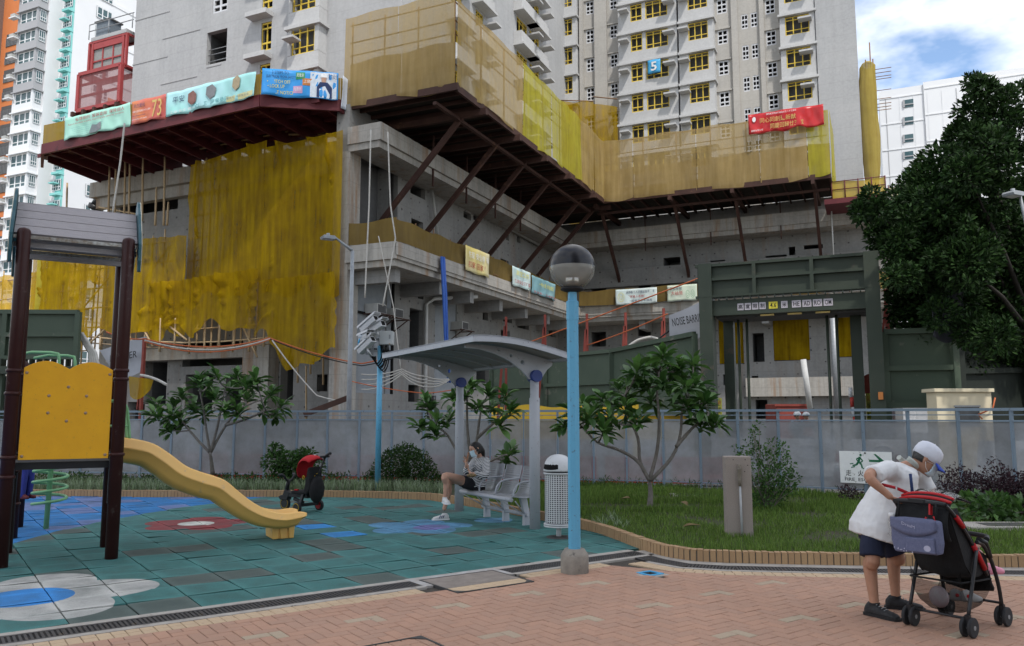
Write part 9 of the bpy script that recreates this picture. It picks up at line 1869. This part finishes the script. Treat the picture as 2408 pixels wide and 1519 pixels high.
b = MB(); c_ = wN + Vector((.02, -.02, -.03)); b.ball(tuple(c_), .05, 10, 8, (1.5, 1, .6)); o = b.build('pouch', mat('leopard_pouch', (.30, .20, .09), (.05, .035, .02), scale=40, rough=.7)); tag(o, 'small patterned pouch on the lap of the person on the bench', 'pouch')

# -- child on the spiral climber, workers at the gate
def simple_person(label, c, h, fwd, top, bottom, shoes, feet_z=0, helmet=None, vest=None, skin=MAT_SKIN, vox=.014, name='person'):
    x, y = c; f = Vector((fwd[0], fwd[1], 0)).normalized(); l = Vector((-f.y, f.x, 0)); s = h / 1.7; t = thing(name, label, 'person', (x, y, feet_z), 0); Q = lambda a, b_, z: Vector((x, y, feet_z)) + f * (a * s) + l * (b_ * s) + Zv * (z * s)
    b = MB()
    for sg in (-1, 1): limb(b, [Q(0, sg * .09, .88), Q(.02, sg * .10, .48), Q(0, sg * .10, .08)], [.085 * s, .058 * s, .04 * s], 10); limb(b, [Q(0, sg * .19, 1.38), Q(-.03, sg * .24, 1.12), Q(.10, sg * .22, .92)], [.05 * s, .04 * s, .028 * s], 10); hand(b, Q(.10, sg * .22, .92), f * .5 - Zv, f, -l * sg, .5, s, 1)
    loft(b, [(Q(0, 0, .85), f * .11 * s, l * .16 * s), (Q(0, 0, 1.05), f * .10 * s, l * .14 * s), (Q(0, 0, 1.3), f * .11 * s, l * .17 * s), (Q(0, 0, 1.42), f * .06 * s, l * .1 * s)], 14); limb(b, [Q(0, 0, 1.40), Q(.01, 0, 1.50)], [.05 * s, .05 * s], 10); P = head(b, Q(.02, 0, 1.585), f, Zv, s * .95); bo = fuse(b, 'body', skin, t, vox * .7, 4); eyes(P, bo, s)
    b = MB(); loft(b, [(Q(0, 0, .82), f * .14 * s, l * .19 * s), (Q(0, 0, 1.05), f * .13 * s, l * .175 * s), (Q(0, 0, 1.3), f * .13 * s, l * .2 * s), (Q(0, 0, 1.42), f * .07 * s, l * .10 * s)], 16)
    for sg in (-1, 1): limb(b, [Q(0, sg * .17, 1.38), Q(-.02, sg * .23, 1.18)], [.07 * s, .062 * s], 10)
    fuse(b, 'shirt', top, t, vox, 3); b = MB(); loft(b, [(Q(0, 0, .80), f * .125 * s, l * .18 * s), (Q(0, 0, .95), f * .125 * s, l * .17 * s)], 16)
    for sg in (-1, 1): limb(b, [Q(0, sg * .09, .86), Q(.02, sg * .10, .48), Q(0, sg * .10, .10)], [.105 * s, .08 * s, .07 * s], 12)
    fuse(b, 'trousers', bottom, t, vox, 3)
    for sg in (-1, 1): b = MB(); shoe(b, Q(0, sg * .10, .09), f, s, feet_z); fuse(b, 'shoe', shoes, t, vox * .7, 2)
    b = MB(); b.ball(tuple(Q(-.005, 0, 1.62)), .10 * s, 14, 10, (.85, 1, .95)); b.build('hair', MAT_HAIR, t)
    if helmet: b = MB(); b.lathe([(.135 * s, 0), (.125 * s, .012 * s), (.115 * s, .05 * s), (.085 * s, .10 * s), (.04 * s, .125 * s), (.004, .13 * s)], (0, 0), 18); b.v = [Q(.02, 0, 1.63) + v for v in b.v]; b.build('helmet', helmet, t)
    if vest:
        b = MB(); loft(b, [(Q(0, 0, .95), f * .15 * s, l * .195 * s), (Q(0, 0, 1.2), f * .145 * s, l * .19 * s), (Q(0, 0, 1.40), f * .09 * s, l * .13 * s)], 16, cap=False); b.build('vest', vest, t, recalc=False)
    return t
MAT_BTR = mat('royal_trousers', (.045, .055, .26), (.05, .06, .30), scale=6, rough=.9, bump=.3, bscale=20); MAT_BTE = mat('blue_tee', (.05, .16, .42), rough=.9); c0_ = gp(108, 1243)
simple_person('child in blue trousers and maroon shoes standing on the green spiral climber', (-7.13, 12.05), 1.07, (.95, -.2), MAT_BTE, MAT_BTR, mat('maroon_shoe', (.16, .03, .035), rough=.6), .40, skin=MAT_SKIN2)
MAT_HEL = mat('white_helmet', (.66, .67, .68), rough=.35); MAT_SBL = mat('pale_blue_shirt', (.30, .40, .50), rough=.9); MAT_VST = mat('orange_vest', (.65, .16, .06), rough=.8); MAT_DTR = mat('dark_trousers', (.02, .022, .03), rough=.9)
p = atY(1874, 979, 27); simple_person('site worker in pale blue shirt and white helmet, left of two standing at the gate', (p.x, 27), 1.72, (.2, -1), MAT_SBL, MAT_DTR, MAT_BSH, 0, MAT_HEL, None, vox=.02)
p = atY(1898, 979, 27); simple_person('site worker in an orange vest and white helmet, right of two standing at the gate', (p.x, 27.1), 1.70, (-.3, -1), MAT_SBL, MAT_DTR, MAT_BSH, 0, MAT_HEL, MAT_VST, vox=.02)
